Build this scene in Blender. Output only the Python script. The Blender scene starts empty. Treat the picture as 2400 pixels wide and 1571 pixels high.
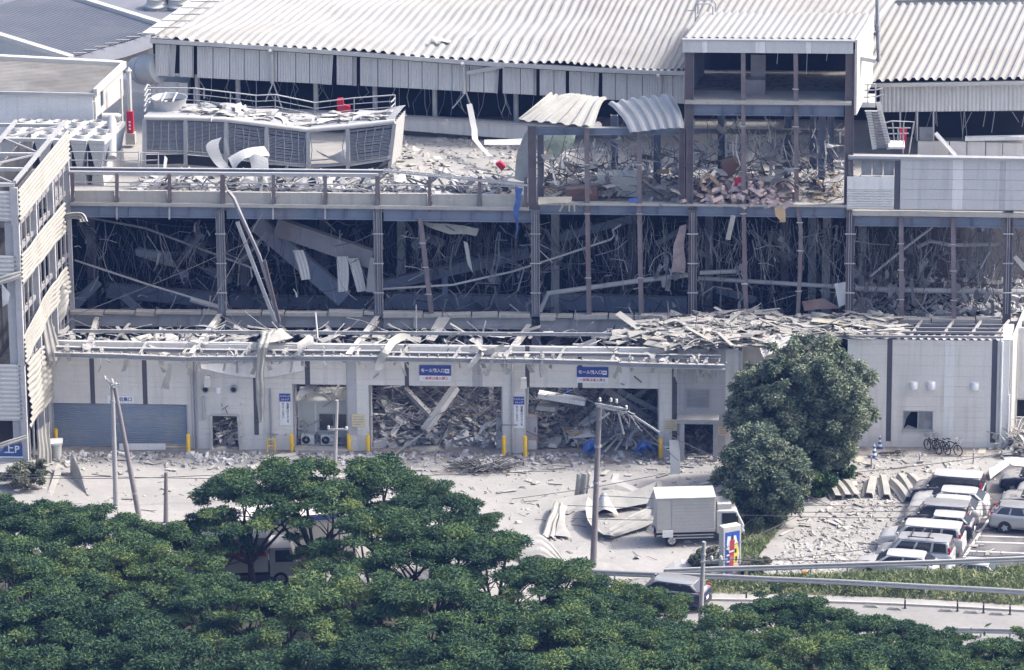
import bpy, math, random
from mathutils import Vector as V, Matrix, noise as NZ

# ------------------------------------------------------------------ camera, sky, sun, exposure
SC = bpy.context.scene
COL = SC.collection
FW, FH, DIST = 2400.0, 1571.0, 300.0
YAW, PITCH, ROLL = math.radians(3.7), math.radians(18.0), 0.008
FPX = 38.0 * DIST
AIM = V((0.0, 0.0, 5.24))
DIR = V((-math.sin(YAW) * math.cos(PITCH), math.cos(YAW) * math.cos(PITCH), -math.sin(PITCH)))
CAMP = AIM - DIR * DIST
_r0 = DIR.cross(V((0, 0, 1))).normalized()
_u0 = _r0.cross(DIR).normalized()
RIGHT = _r0 * math.cos(ROLL) + _u0 * math.sin(ROLL) * -1.0
UP = RIGHT.cross(DIR).normalized()
cam_data = bpy.data.cameras.new("camera")
cam = bpy.data.objects.new("camera", cam_data)
COL.objects.link(cam)
cam.matrix_world = Matrix((
    (RIGHT.x, UP.x, -DIR.x, CAMP.x),
    (RIGHT.y, UP.y, -DIR.y, CAMP.y),
    (RIGHT.z, UP.z, -DIR.z, CAMP.z),
    (0, 0, 0, 1)))
cam_data.sensor_width = 36.0
cam_data.lens = 36.0 * FPX / FW
cam_data.clip_start = 1.0
cam_data.clip_end = 6000.0
SC.camera = cam

SUN = V((0.66, 0.11, 0.74)).normalized()
world = bpy.data.worlds.new("World")
SC.world = world
world.use_nodes = True
_nt = world.node_tree
_bg = _nt.nodes["Background"]
_sky = _nt.nodes.new("ShaderNodeTexSky")
_sky.sky_type = 'NISHITA'
_sky.sun_disc = False
_sky.sun_elevation = math.asin(SUN.z)
_sky.sun_rotation = math.atan2(SUN.x, SUN.y)
_sky.dust_density = 5.0
_sky.ozone_density = 0.5
_sky.air_density = 1.0
_nt.links.new(_sky.outputs[0], _bg.inputs[0])
_bg.inputs[1].default_value = 0.15
sl = bpy.data.lights.new("sun", 'SUN')
sl.energy = 2.0
sl.angle = math.radians(6.0)
sl.color = (1.0, 0.97, 0.93)
so = bpy.data.objects.new("sun", sl)
COL.objects.link(so)
so.rotation_euler = SUN.to_track_quat('Z', 'Y').to_euler()
SC.view_settings.view_transform = 'Standard'
SC.view_settings.look = 'None'
SC.view_settings.gamma = 1.0
SC.view_settings.exposure = 1.3
SC.view_settings.use_curve_mapping = False
SC.render.engine = 'CYCLES'
SC.cycles.use_denoising = True
SC.cycles.max_bounces = 6
SC.cycles.diffuse_bounces = 3
SC.cycles.transparent_max_bounces = 6
SC.cycles.volume_bounces = 0

# ------------------------------------------------------------------ helpers
R = random.Random(11)
ZU = V((0, 0, 1))
BACK = V((math.sin(math.radians(8.5)), math.cos(math.radians(8.5)), 0))   # the building's depth direction


def ray(px, py):
    return (DIR * FPX + RIGHT * (px - FW / 2) - UP * (py - FH / 2)).normalized()


def at(px, py, Y):
    d = ray(px, py)
    return CAMP + d * ((Y - CAMP.y) / d.y)


def gr(px, py, z=0.0):
    d = ray(px, py)
    return CAMP + d * ((z - CAMP.z) / d.z)


def lerp(a, b, t):
    return a + (b - a) * t


def poly(pts, t):
    """Catmull-Rom point on a polyline, t in 0..1."""
    n = len(pts) - 1
    if n == 1:
        return pts[0].lerp(pts[1], t)
    f = min(max(t * n, 0), n - 1e-6)
    i = int(f)
    u = f - i
    p0, p1, p2, p3 = pts[max(i - 1, 0)], pts[i], pts[i + 1], pts[min(i + 2, n)]
    return 0.5 * ((2 * p1) + (p2 - p0) * u + (2 * p0 - 5 * p1 + 4 * p2 - p3) * u * u + (3 * p1 - p0 - 3 * p2 + p3) * u ** 3)


def nvec(p, s=1.0):
    return NZ.noise_vector(p * s)


class MB:
    def __init__(self):
        self.v = []
        self.f = []

    def face(self, pts):
        n = len(self.v)
        self.v += [tuple(p) for p in pts]
        self.f.append(tuple(range(n, n + len(pts))))

    def hexa(self, p):
        n = len(self.v)
        self.v += [tuple(q) for q in p]
        self.f += [(n, n + 3, n + 2, n + 1), (n + 4, n + 5, n + 6, n + 7), (n, n + 1, n + 5, n + 4),
                   (n + 1, n + 2, n + 6, n + 5), (n + 2, n + 3, n + 7, n + 6), (n + 3, n, n + 4, n + 7)]
        return self

    def box(self, x0, x1, y0, y1, z0, z1):
        return self.hexa([(x0, y0, z0), (x1, y0, z0), (x1, y1, z0), (x0, y1, z0),
                          (x0, y0, z1), (x1, y0, z1), (x1, y1, z1), (x0, y1, z1)])

    def obox(self, c, ax, ay, az):
        """box from centre and three half axes"""
        return self.hexa([c - ax - ay - az, c + ax - ay - az, c + ax + ay - az, c - ax + ay - az,
                          c - ax - ay + az, c + ax - ay + az, c + ax + ay + az, c - ax + ay + az])

    def beam(self, p, q, w, h, up=ZU):
        d = q - p
        L = d.length
        if L < 1e-5:
            return self
        d /= L
        s = d.cross(up)
        if s.length < 1e-3:
            s = d.cross(V((0, 1, 0)))
        s.normalize()
        u = s.cross(d)
        return self.obox((p + q) / 2, d * L / 2, s * w / 2, u * h / 2)

    def ibeam(self, p, q, w, h, tf=0.04, tw=0.03, up=ZU):
        d = (q - p).normalized()
        s = d.cross(up)
        if s.length < 1e-3:
            s = d.cross(V((0, 1, 0)))
        s.normalize()
        u = s.cross(d)
        self.beam(p + u * (h / 2 - tf / 2), q + u * (h / 2 - tf / 2), w, tf, up)
        self.beam(p - u * (h / 2 - tf / 2), q - u * (h / 2 - tf / 2), w, tf, up)
        self.beam(p, q, tw, h - 2 * tf - 0.002, up)
        return self

    def tube(self, pts, r, n=5, r2=None, cap=True):
        m = len(pts)
        base = len(self.v)
        ref = V((0.13, 0.31, 0.94))
        for i, p in enumerate(pts):
            t = (pts[min(i + 1, m - 1)] - pts[max(i - 1, 0)])
            if t.length < 1e-6:
                t = ZU.copy()
            t.normalize()
            a = t.cross(ref)
            if a.length < 0.1:
                a = t.cross(V((1, 0, 0)))
            a.normalize()
            b = t.cross(a)
            rr = r if r2 is None else lerp(r, r2, i / max(m - 1, 1))
            for k in range(n):
                c, s = math.cos(2 * math.pi * k / n), math.sin(2 * math.pi * k / n)
                self.v.append(tuple(p + a * (c * rr) + b * (s * rr)))
        for i in range(m - 1):
            for k in range(n):
                self.f.append((base + i * n + k, base + i * n + (k + 1) % n, base + (i + 1) * n + (k + 1) % n, base + (i + 1) * n + k))
        if cap:
            self.f.append(tuple(base + k for k in reversed(range(n))))
            self.f.append(tuple(base + (m - 1) * n + k for k in range(n)))
        return self

    def lathe(self, c, prof, n=16, ax=ZU, cap=True):
        """prof: list of (radius, height) turned round axis ax from c"""
        a = ax.cross(V((0.2, 1, 0.1))).normalized()
        b = ax.cross(a)
        base = len(self.v)
        for r, h in prof:
            for k in range(n):
                t = 2 * math.pi * k / n
                self.v.append(tuple(c + ax * h + a * (math.cos(t) * r) + b * (math.sin(t) * r)))
        m = len(prof)
        for i in range(m - 1):
            for k in range(n):
                self.f.append((base + i * n + k, base + i * n + (k + 1) % n, base + (i + 1) * n + (k + 1) % n, base + (i + 1) * n + k))
        if cap:
            self.f.append(tuple(base + k for k in reversed(range(n))))
            self.f.append(tuple(base + (m - 1) * n + k for k in range(n)))
        return self

    def prism(self, pts, d):
        """planar polygon extruded by vector d"""
        n = len(self.v)
        m = len(pts)
        self.v += [tuple(p) for p in pts] + [tuple(p + d) for p in pts]
        self.f.append(tuple(range(n, n + m)))
        self.f.append(tuple(n + m + k for k in reversed(range(m))))
        for k in range(m):
            self.f.append((n + k, n + m + k, n + m + (k + 1) % m, n + (k + 1) % m))
        return self

    def grid(self, P, thick=0.0):
        """P[i][j] points"""
        nu, nv = len(P), len(P[0])
        base = len(self.v)
        for row in P:
            self.v += [tuple(p) for p in row]
        for i in range(nu - 1):
            for j in range(nv - 1):
                a = base + i * nv + j
                self.f.append((a, a + 1, a + nv + 1, a + nv))
        return self

    def loft(self, A, B, nu=8, nv=4, waves=0, amp=0.0, along='u', crumple=0.0, cs=0.6, ragged=0.0):
        """sheet between edge lines A and B; folds run across ('u': waves counted along the edges) or along them ('v')"""
        if waves:
            if along == 'u':
                nu = 4 * waves
            else:
                nv = 4 * waves
        pa = [poly(A, i / nu) for i in range(nu + 1)]
        pb = [poly(B, i / nu) for i in range(nu + 1)]
        so = R.uniform(0, 90)
        P = []
        for i in range(nu + 1):
            row = []
            du = (pa[min(i + 1, nu)] - pa[max(i - 1, 0)] + pb[min(i + 1, nu)] - pb[max(i - 1, 0)])
            ab = pb[i] - pa[i]
            n = du.cross(ab)
            if n.length > 1e-9:
                n.normalize()
            if n.dot(-DIR + ZU * 0.8) < 0:
                n = -n
            rg = ragged * NZ.noise(V((i * 0.7, so, 3))) if ragged else 0
            for j in range(nv + 1):
                t = j / nv
                if ragged:
                    t = t * (1 + rg)
                p = pa[i].lerp(pb[i], t)
                k = i if along == 'u' else j
                if waves and k % 4 in (1, 2):
                    p = p + n * amp
                if crumple:
                    p = p + nvec(p + V((so, 0, 0)), cs) * crumple
                row.append(p)
            P.append(row)
        return self.grid(P)

    def build(self, name, mat, parent=None, local=False, smooth=False, bevel=0.0, **props):
        me = bpy.data.meshes.new(name)
        me.from_pydata(self.v, [], self.f)
        me.materials.append(mat)
        if smooth:
            me.shade_smooth()
            me.set_sharp_from_angle(angle=math.radians(40))
        me.update()
        o = bpy.data.objects.new(name, me)
        COL.objects.link(o)
        if parent is not None:
            o.parent = parent
            if not local:
                if parent.parent is None:
                    o.matrix_parent_inverse = parent.matrix_basis.inverted()
        if bevel:
            bm_ = o.modifiers.new("bevel", 'BEVEL')
            bm_.width = bevel
            bm_.segments = 3
            me.shade_smooth()
            me.set_sharp_from_angle(angle=math.radians(50))
        for k, w in props.items():
            o[k] = w
        return o


def tag(o, label, cat, group=None, kind=None):
    o["label"] = label
    o["category"] = cat
    if group:
        o["group"] = group
    if kind:
        o["kind"] = kind
    return o


def thing(name, label, cat, loc=(0, 0, 0), rz=0.0, group=None):
    o = bpy.data.objects.new(name, None)
    o.empty_display_size = 0.3
    COL.objects.link(o)
    o.location = V(loc)
    o.rotation_euler = (0, 0, rz)
    o.matrix_basis = Matrix.Translation(V(loc)) @ Matrix.Rotation(rz, 4, 'Z')
    return tag(o, label, cat, group)


def copy_tree(o, parent=None):
    c = o.copy()
    COL.objects.link(c)
    if parent is not None:
        c.parent = parent
    for ch in list(o.children):
        copy_tree(ch, c)
    return c


def struct(name, mb, mat, kind="structure", **kw):
    return mb.build(name, mat, kind=kind, **kw)


# ------------------------------------------------------------------ materials
MATS = {}
DUST = (0.33, 0.318, 0.30)


def mat(name, col, rough=0.8, var=0.12, scale=0.8, metal=0.0, dust=0.0, island=0.0, bump=0.0, stain=None, stain_amt=0.0, stain_scale=0.25, spec=0.35, col2=None, fine=9.0, streak=0.0):
    if name in MATS:
        return MATS[name]
    m = bpy.data.materials.new(name)
    m.use_nodes = True
    nt = m.node_tree
    N, L = nt.nodes, nt.links
    b = N["Principled BSDF"]
    b.inputs["Roughness"].default_value = rough
    b.inputs["Metallic"].default_value = metal
    b.inputs["Specular IOR Level"].default_value = spec
    geo = N.new("ShaderNodeNewGeometry")
    pos = geo.outputs["Position"]

    def noise(sc, detail=3.0):
        n = N.new("ShaderNodeTexNoise")
        n.inputs["Scale"].default_value = sc
        n.inputs["Detail"].default_value = detail
        n.inputs["Roughness"].default_value = 0.6
        L.new(pos, n.inputs["Vector"])
        return n.outputs["Fac"]

    def ramp(f, a, c):
        r = N.new("ShaderNodeMapRange")
        r.inputs["From Min"].default_value = a
        r.inputs["From Max"].default_value = c
        L.new(f, r.inputs["Value"])
        return r.outputs["Result"]

    def mixc(f, a, c):
        x = N.new("ShaderNodeMix")
        x.data_type = 'RGBA'
        for s, w in ((x.inputs[0], f), (x.inputs[6], a), (x.inputs[7], c)):
            if hasattr(w, "is_output"):
                L.new(w, s)
            elif isinstance(w, tuple):
                s.default_value = (*w, 1)
            else:
                s.default_value = w
        return x.outputs[2]
    lo = tuple(c * (1 - var) for c in col)
    hi = tuple(min(1, c * (1 + var)) for c in (col2 or col))
    c = mixc(ramp(noise(scale), 0.3, 0.7), lo, hi)
    c = mixc(ramp(noise(fine, 4), 0.35, 0.7), c, mixc(0.25, c, tuple(x * 0.55 for x in col)))
    if island:
        v = ramp(geo.outputs["Random Per Island"], 0, 1)
        c = mixc(v, mixc(island, c, tuple(x * 0.35 for x in col)), mixc(island, c, tuple(min(1, x * 1.7 + .05) for x in col)))
    if stain:
        c = mixc(ramp(noise(stain_scale, 5), 0.56 - 0.1 * stain_amt, 0.62), c, mixc(min(1, stain_amt), c, stain))
    if streak:
        sn = N.new("ShaderNodeTexNoise")
        sn.inputs["Scale"].default_value = 1.0
        sn.inputs["Detail"].default_value = 4
        vm = N.new("ShaderNodeVectorMath")
        vm.operation = 'MULTIPLY'
        vm.inputs[1].default_value = (3.2, 3.2, 0.22)
        L.new(pos, vm.inputs[0])
        L.new(vm.outputs[0], sn.inputs["Vector"])
        c = mixc(ramp(sn.outputs["Fac"], 0.52, 0.72), c, mixc(streak, c, tuple(x * 0.45 for x in col)))
    if dust:
        nm = N.new("ShaderNodeSeparateXYZ")
        L.new(geo.outputs["Normal"], nm.inputs[0])
        a = ramp(nm.outputs["Z"], 0.35, 0.9)
        mul = N.new("ShaderNodeMath")
        mul.operation = 'MULTIPLY'
        L.new(a, mul.inputs[0])
        L.new(ramp(noise(2.5, 4), 0.25, 0.5), mul.inputs[1])
        mul2 = N.new("ShaderNodeMath")
        mul2.operation = 'MULTIPLY'
        L.new(mul.outputs[0], mul2.inputs[0])
        mul2.inputs[1].default_value = dust
        c = mixc(mul2.outputs[0], c, DUST)
    L.new(c, b.inputs["Base Color"])
    if bump:
        bp = N.new("ShaderNodeBump")
        bp.inputs["Strength"].default_value = bump
        bp.inputs["Distance"].default_value = 0.05
        L.new(noise(fine * 0.6, 5), bp.inputs["Height"])
        L.new(bp.outputs[0], b.inputs["Normal"])
    MATS[name] = m
    return m


M = dict(
    ground=mat("dusty_ground", (0.305, 0.298, 0.284), 0.95, 0.10, 0.35, stain=(0.235, 0.226, 0.22), stain_amt=0.5, stain_scale=0.16, bump=0.5, fine=3.0),
    asphalt=mat("dusty_asphalt", (0.095, 0.095, 0.10), 0.95, 0.2, 0.5, stain=(0.2, 0.193, 0.183), stain_amt=0.7, stain_scale=0.3, fine=4),
    road=mat("pale_road", (0.24, 0.235, 0.225), 0.95, 0.1, 0.4, fine=3),
    line=mat("worn_white_paint", (0.55, 0.55, 0.55), 0.9, 0.1, 2, stain=(0.3, 0.3, 0.3), stain_amt=0.5, stain_scale=1.5),
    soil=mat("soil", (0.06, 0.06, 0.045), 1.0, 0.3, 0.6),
    dirt=mat("darker_ground", (0.22, 0.20, 0.18), 1.0, 0.3, 0.8, stain=(0.42, 0.4, 0.37), stain_amt=0.6, stain_scale=0.5),
    steel=mat("dusty_steel", (0.25, 0.245, 0.27), 0.75, 0.15, 0.7, dust=0.85, stain=(0.17, 0.13, 0.13), stain_amt=0.5),
    steelb=mat("blue_grey_steel", (0.19, 0.225, 0.30), 0.7, 0.15, 0.5, dust=0.9, stain=(0.22, 0.19, 0.19), stain_amt=0.5),
    steelp=mat("rusty_mauve_steel", (0.185, 0.16, 0.172), 0.8, 0.2, 0.9, dust=0.8, stain=(0.14, 0.10, 0.098), stain_amt=0.6),
    steell=mat("pale_steel", (0.40, 0.40, 0.42), 0.7, 0.12, 0.8, dust=0.9),
    galv=mat("galvanised_metal", (0.40, 0.405, 0.42), 0.55, 0.08, 1.0, metal=0.3, dust=0.5),
    galvd=mat("dull_galvanised_metal", (0.33, 0.34, 0.37), 0.6, 0.12, 1.0, metal=0.2, dust=0.5),
    white=mat("white_sheet_metal", (0.47, 0.465, 0.45), 0.6, 0.05, 0.5, stain=(0.6, 0.58, 0.52), stain_amt=0.35, stain_scale=0.4),
    roof=mat("white_folded_roof", (0.275, 0.274, 0.266), 0.7, 0.06, 0.25, stain=(0.22, 0.216, 0.205), stain_amt=0.6, stain_scale=0.18, bump=0.1),
    band=mat("dirty_white_corrugated", (0.30, 0.294, 0.272), 0.7, 0.08, 0.5, stain=(0.2, 0.19, 0.165), stain_amt=0.5, stain_scale=0.5),
    sheet=mat("torn_white_sheet", (0.345, 0.338, 0.317), 0.65, 0.10, 0.7, stain=(0.25, 0.243, 0.226), stain_amt=0.5, stain_scale=0.8),
    sheetg=mat("grey_sheet", (0.42, 0.43, 0.44), 0.7, 0.15, 0.7, dust=0.7, stain=(0.28, 0.28, 0.28), stain_amt=0.4),
    clad=mat("grey_cladding", (0.52, 0.525, 0.535), 0.7, 0.04, 0.3, stain=(0.47, 0.47, 0.47), stain_amt=0.4, stain_scale=0.3, streak=0.28),
    cladp=mat("pale_ribbed_cladding", (0.56, 0.555, 0.545), 0.65, 0.06, 0.4, stain=(0.46, 0.46, 0.46), stain_amt=0.5, streak=0.28),
    pan=mat("pale_grey_wall_panel", (0.65, 0.635, 0.61), 0.85, 0.05, 0.3, stain=(0.53, 0.515, 0.495), stain_amt=0.5, stain_scale=0.25, streak=0.28),
    panl=mat("light_wall_panel", (0.70, 0.70, 0.70), 0.85, 0.05, 0.3, streak=0.28),
    pand=mat("charcoal_wall_strip", (0.085, 0.085, 0.105), 0.8, 0.12, 0.4),
    panm=mat("mid_grey_wall_panel", (0.43, 0.425, 0.44), 0.85, 0.06, 0.3, streak=0.28),
    joint=mat("dark_joint", (0.30, 0.30, 0.30), 0.9),
    conc=mat("concrete", (0.42, 0.405, 0.375), 0.9, 0.12, 0.5, dust=0.5, stain=(0.3, 0.29, 0.27), stain_amt=0.6, stain_scale=0.5, streak=0.28),
    deck=mat("dusty_roof_deck", (0.31, 0.303, 0.288), 0.95, 0.12, 0.5, stain=(0.24, 0.24, 0.24), stain_amt=0.6, stain_scale=0.35),
    dark=mat("shade_dark_interior", (0.022, 0.023, 0.028), 0.95, 0.4, 0.3),  # near-black colour stands in for shade inside the building
    dark2=mat("shade_dark_slab", (0.06, 0.06, 0.066), 0.95, 0.3, 0.3, dust=0.5),  # dark tone painted for shade on inner slabs and under things
    roofg=mat("grey_seamed_roof", (0.15, 0.158, 0.18), 0.6, 0.08, 0.2, stain=(0.2, 0.2, 0.21), stain_amt=0.4),
    roofb=mat("brownish_seamed_roof", (0.22, 0.21, 0.19), 0.6, 0.25, 0.35, stain=(0.30, 0.29, 0.275), stain_amt=0.5),
    shut=mat("blue_shutter", (0.31, 0.36, 0.43), 0.6, 0.08, 0.5, stain=(0.4, 0.4, 0.4), stain_amt=0.5, stain_scale=0.7),
    yellow=mat("yellow_paint", (0.80, 0.50, 0.03), 0.6, 0.08, 2),
    red=mat("red_paint", (0.50, 0.02, 0.05), 0.5, 0.1, 2),
    blue=mat("sign_blue", (0.035, 0.06, 0.27), 0.5, 0.06, 2),
    blueb=mat("bright_blue", (0.05, 0.10, 0.30), 0.6, 0.15, 3),
    signw=mat("sign_white", (0.74, 0.75, 0.78), 0.5, 0.03, 2),
    signr=mat("sign_red", (0.45, 0.05, 0.07), 0.5, 0.05, 2),
    signk=mat("sign_black", (0.05, 0.05, 0.06), 0.5, 0.05, 2),
    signy=mat("notice_cream", (0.62, 0.55, 0.36), 0.7, 0.08, 4),
    pink=mat("print_pink", (0.72, 0.42, 0.48), 0.5, 0.05, 3),
    lemon=mat("print_yellow", (0.80, 0.66, 0.12), 0.5, 0.05, 3),
    navy=mat("print_blue", (0.04, 0.10, 0.42), 0.5, 0.05, 3),
    glass=mat("dusty_dark_glass", (0.03, 0.035, 0.045), 0.15, 0.3, 0.8, spec=0.6),
    glassd=mat("dust_filmed_glass", (0.22, 0.23, 0.25), 0.5, 0.3, 1.2),
    rubber=mat("tyre_rubber", (0.025, 0.025, 0.028), 0.9),
    rim=mat("alloy_rim", (0.55, 0.55, 0.57), 0.35, 0.05, 3, metal=0.6),
    black=mat("black_plastic", (0.03, 0.03, 0.035), 0.7),
    carw=mat("white_car_paint", (0.42, 0.42, 0.42), 0.3, 0.03, 1, dust=0.2, spec=0.5),
    carg=mat("silver_car_paint", (0.48, 0.49, 0.51), 0.3, 0.04, 1, metal=0.4, dust=0.6),
    cark=mat("navy_black_car_paint", (0.018, 0.02, 0.035), 0.25, 0.1, 1, dust=0.9, spec=0.5),
    carm=mat("maroon_black_car_paint", (0.03, 0.02, 0.03), 0.25, 0.1, 1, dust=0.9, spec=0.5),
    carb=mat("dark_blue_car_paint", (0.02, 0.025, 0.06), 0.25, 0.1, 1, dust=0.95, spec=0.5),
    cars=mat("silver_grey_car_paint", (0.42, 0.43, 0.44), 0.3, 0.04, 1, metal=0.5, dust=0.5),
    tail=mat("red_lens", (0.55, 0.02, 0.04), 0.2, 0.05, 3),
    lens=mat("clear_lens", (0.6, 0.62, 0.65), 0.15, 0.05, 3),
    pole=mat("concrete_pole", (0.33, 0.32, 0.32), 0.85, 0.1, 0.8, dust=0.4),
    poled=mat("brown_pole", (0.20, 0.18, 0.185), 0.8, 0.15, 0.8),
    wire=mat("black_wire", (0.07, 0.07, 0.08), 0.8),
    cable=mat("shade_dark_cables", (0.075, 0.075, 0.088), 0.9, 0.2, 2, island=0.75),  # darker copy of the cable tone, imitating shade deep inside
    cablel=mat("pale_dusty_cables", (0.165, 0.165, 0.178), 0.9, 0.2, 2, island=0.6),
    rub=mat("pale_rubble", (0.315, 0.303, 0.283), 0.95, 0.15, 2, island=0.35),
    rubg=mat("grey_rubble", (0.27, 0.27, 0.275), 0.95, 0.2, 2, island=0.8),
    rubd=mat("dark_rubble", (0.10, 0.098, 0.10), 0.95, 0.2, 2, island=0.85),
    card=mat("cardboard", (0.40, 0.30, 0.19), 0.9, 0.15, 1.5),
    brown=mat("brown_board", (0.17, 0.10, 0.085), 0.85, 0.2, 1.0, dust=0.4),
    insul=mat("cream_board", (0.40, 0.375, 0.305), 0.9, 0.12, 1.0, stain=(0.45, 0.43, 0.38), stain_amt=0.5),
    insp=mat("pinkish_insulation", (0.45, 0.36, 0.35), 1.0, 0.2, 2.0),
    green=mat("green_panel", (0.16, 0.20, 0.18), 0.8, 0.15, 1),
    orange=mat("orange_plastic", (0.7, 0.28, 0.03), 0.6),
    bark=mat("bark", (0.065, 0.055, 0.05), 0.95, 0.3, 3),
    truckbox=mat("dusty_truck_box", (0.43, 0.425, 0.41), 0.7, 0.06, 0.6, stain=(0.33, 0.32, 0.3), stain_amt=0.6, stain_scale=0.6),
    booth=mat("booth_beige", (0.46, 0.47, 0.44), 0.75, 0.05, 0.8),
    plastic=mat("white_plastic", (0.66, 0.66, 0.65), 0.6, 0.06, 2),
)


def leafmat(name, a, b, c, scale=0.5):
    m = bpy.data.materials.new(name)
    m.use_nodes = True
    nt = m.node_tree
    N, L = nt.nodes, nt.links
    bs = N["Principled BSDF"]
    bs.inputs["Roughness"].default_value = 0.65
    bs.inputs["Specular IOR Level"].default_value = 0.2
    geo = N.new("ShaderNodeNewGeometry")
    oi = N.new("ShaderNodeObjectInfo")
    no = N.new("ShaderNodeTexNoise")
    no.inputs["Scale"].default_value = scale
    no.inputs["Detail"].default_value = 3
    L.new(geo.outputs["Position"], no.inputs["Vector"])
    cr = N.new("ShaderNodeValToRGB")
    e = cr.color_ramp.elements
    e[0].position, e[0].color = 0.3, (*a, 1)
    e[1].position, e[1].color = 0.58, (*b, 1)
    x = cr.color_ramp.elements.new(0.74)
    x.color = (*c, 1)
    add = N.new("ShaderNodeMath")
    add.operation = 'MULTIPLY_ADD'
    L.new(geo.outputs["Random Per Island"], add.inputs[0])
    add.inputs[1].default_value = 0.24
    a2 = N.new("ShaderNodeMath")
    a2.operation = 'MULTIPLY_ADD'
    L.new(oi.outputs["Random"], a2.inputs[0])
    a2.inputs[1].default_value = 0.22
    a2.inputs[2].default_value = -0.22
    L.new(a2.outputs[0], add.inputs[2])
    sm = N.new("ShaderNodeMath")
    L.new(add.outputs[0], sm.inputs[0])
    L.new(no.outputs["Fac"], sm.inputs[1])
    L.new(sm.outputs[0], cr.inputs[0])
    L.new(cr.outputs[0], bs.inputs["Base Color"])
    tr = N.new("ShaderNodeBsdfTranslucent")
    L.new(cr.outputs[0], tr.inputs[0])
    mx = N.new("ShaderNodeMixShader")
    mx.inputs[0].default_value = 0.15
    L.new(bs.outputs[0], mx.inputs[1])
    L.new(tr.outputs[0], mx.inputs[2])
    L.new(mx.outputs[0], N["Material Output"].inputs[0])
    return m


M['leaf'] = leafmat("deep_green_leaves", (0.023, 0.054, 0.029), (0.056, 0.108, 0.046), (0.13, 0.175, 0.055))
M['leaf2'] = leafmat("grey_green_dusty_leaves", (0.085, 0.12, 0.085), (0.17, 0.205, 0.14), (0.29, 0.30, 0.21), 0.7)
M['grass'] = leafmat("dry_green_grass", (0.10, 0.14, 0.06), (0.19, 0.235, 0.11), (0.29, 0.31, 0.17), 0.6)
M['shrub'] = leafmat("dusty_shrub_leaves", (0.10, 0.12, 0.08), (0.16, 0.17, 0.12), (0.28, 0.27, 0.2), 0.9)
# ================================================================== setting
WY = -7.0          # plane of the loading wing's front wall
Z2 = 6.45          # second floor level
Z3 = 13.65         # roof deck level

g = MB()
n = 40
g.face([(-700, -500, 0), (700, -500, 0), (700, 900, 0), (-700, 900, 0)])
struct("ground", g, M['ground'])


def sheet(name, pix, z, m, kind="structure"):
    g = MB()
    g.face([gr(x, y, z) for x, y in pix])
    return g.build(name, m, kind=kind)


# asphalt of the car park; the road runs on a low embankment
RZ = 0.7
sheet("car_park", [(2010, 1420), (2075, 1330), (2215, 1205), (2330, 1090), (2760, 1100), (2760, 1420)], 0.004, M['asphalt'])
road_far = [(1200, 1500), (1290, 1440), (1420, 1406), (1560, 1392), (1700, 1390), (2100, 1400), (2760, 1436)]
g = MB()
near = [gr(x, 2100, RZ) for x, y in ((600, 0), (900, 0), (1300, 0), (1500, 0), (1750, 0), (2200, 0), (3000, 0))]
g.loft([gr(x, y, RZ) for x, y in road_far], near, nu=24, nv=3)
g.loft([gr(x, y, RZ) for x, y in road_far], [gr(x, y, RZ) + V((0, 1.2, -RZ + .002)) for x, y in road_far], nu=24, nv=1)
struct("road", g, M['road'])
g = MB()
g.loft([gr(x, y, RZ + .008) for x, y in road_far], [gr(x, y + 17, RZ + .008) for x, y in road_far], nu=24, nv=1)
struct("pavement", g, M['deck'])
kb = MB()
kp = [gr(x, y + 18, RZ) for x, y in road_far]
for i in range(24):
    kb.beam(poly(kp, i / 24) + ZU * .06, poly(kp, (i + 1) / 24) + ZU * .06, .18, .12)
struct("kerb", kb, M['conc'])
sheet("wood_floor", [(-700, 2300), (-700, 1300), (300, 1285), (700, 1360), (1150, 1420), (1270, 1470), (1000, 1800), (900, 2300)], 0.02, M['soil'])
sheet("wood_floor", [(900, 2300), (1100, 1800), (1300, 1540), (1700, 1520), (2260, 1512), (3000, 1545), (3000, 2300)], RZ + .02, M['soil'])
# strip of darker ground and shards along the foot of the wing
sheet("dark_ground_strip", [(120, 1085), (300, 1078), (470, 1070), (690, 1072), (860, 1078), (1240, 1086), (1700, 1090), (1700, 1066), (1240, 1040), (860, 1040), (480, 1060), (125, 1044)], 0.006, M['dirt'])
sheet("stain_on_ground", [(1010, 1108), (1080, 1088), (1190, 1092), (1230, 1102), (1150, 1118)], 0.009, M['dirt'])

# slotted drain across the yard
g = MB()
for i in range(60):
    a, b = poly([gr(1185, 1101), gr(1450, 1103), gr(1720, 1108)], i / 60), poly([gr(1185, 1101), gr(1450, 1103), gr(1720, 1108)], (i + .55) / 60)
    g.beam(a + ZU * .004, b + ZU * .004, .14, .012)
struct("yard_drain", g, M['dirt'])
# parking lines
pl = []
for a, b in (((2342, 1180), (2258, 1308)), ((2318, 1222), (2480, 1230)), ((2296, 1256), (2480, 1262)), ((2288, 1270), (2480, 1276)), ((2266, 1291), (2480, 1300)),
             ((2285, 1238), (2130, 1232)), ((2255, 1275), (2120, 1270))):
    p, q = gr(*a, 0.008), gr(*b, 0.008)
    d = (q - p).normalized().cross(ZU) * 0.075
    m = MB()
    m.face([p - d, q - d, q + d, p + d])
    m.build("parking_line", M['line'], kind="structure")

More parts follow.
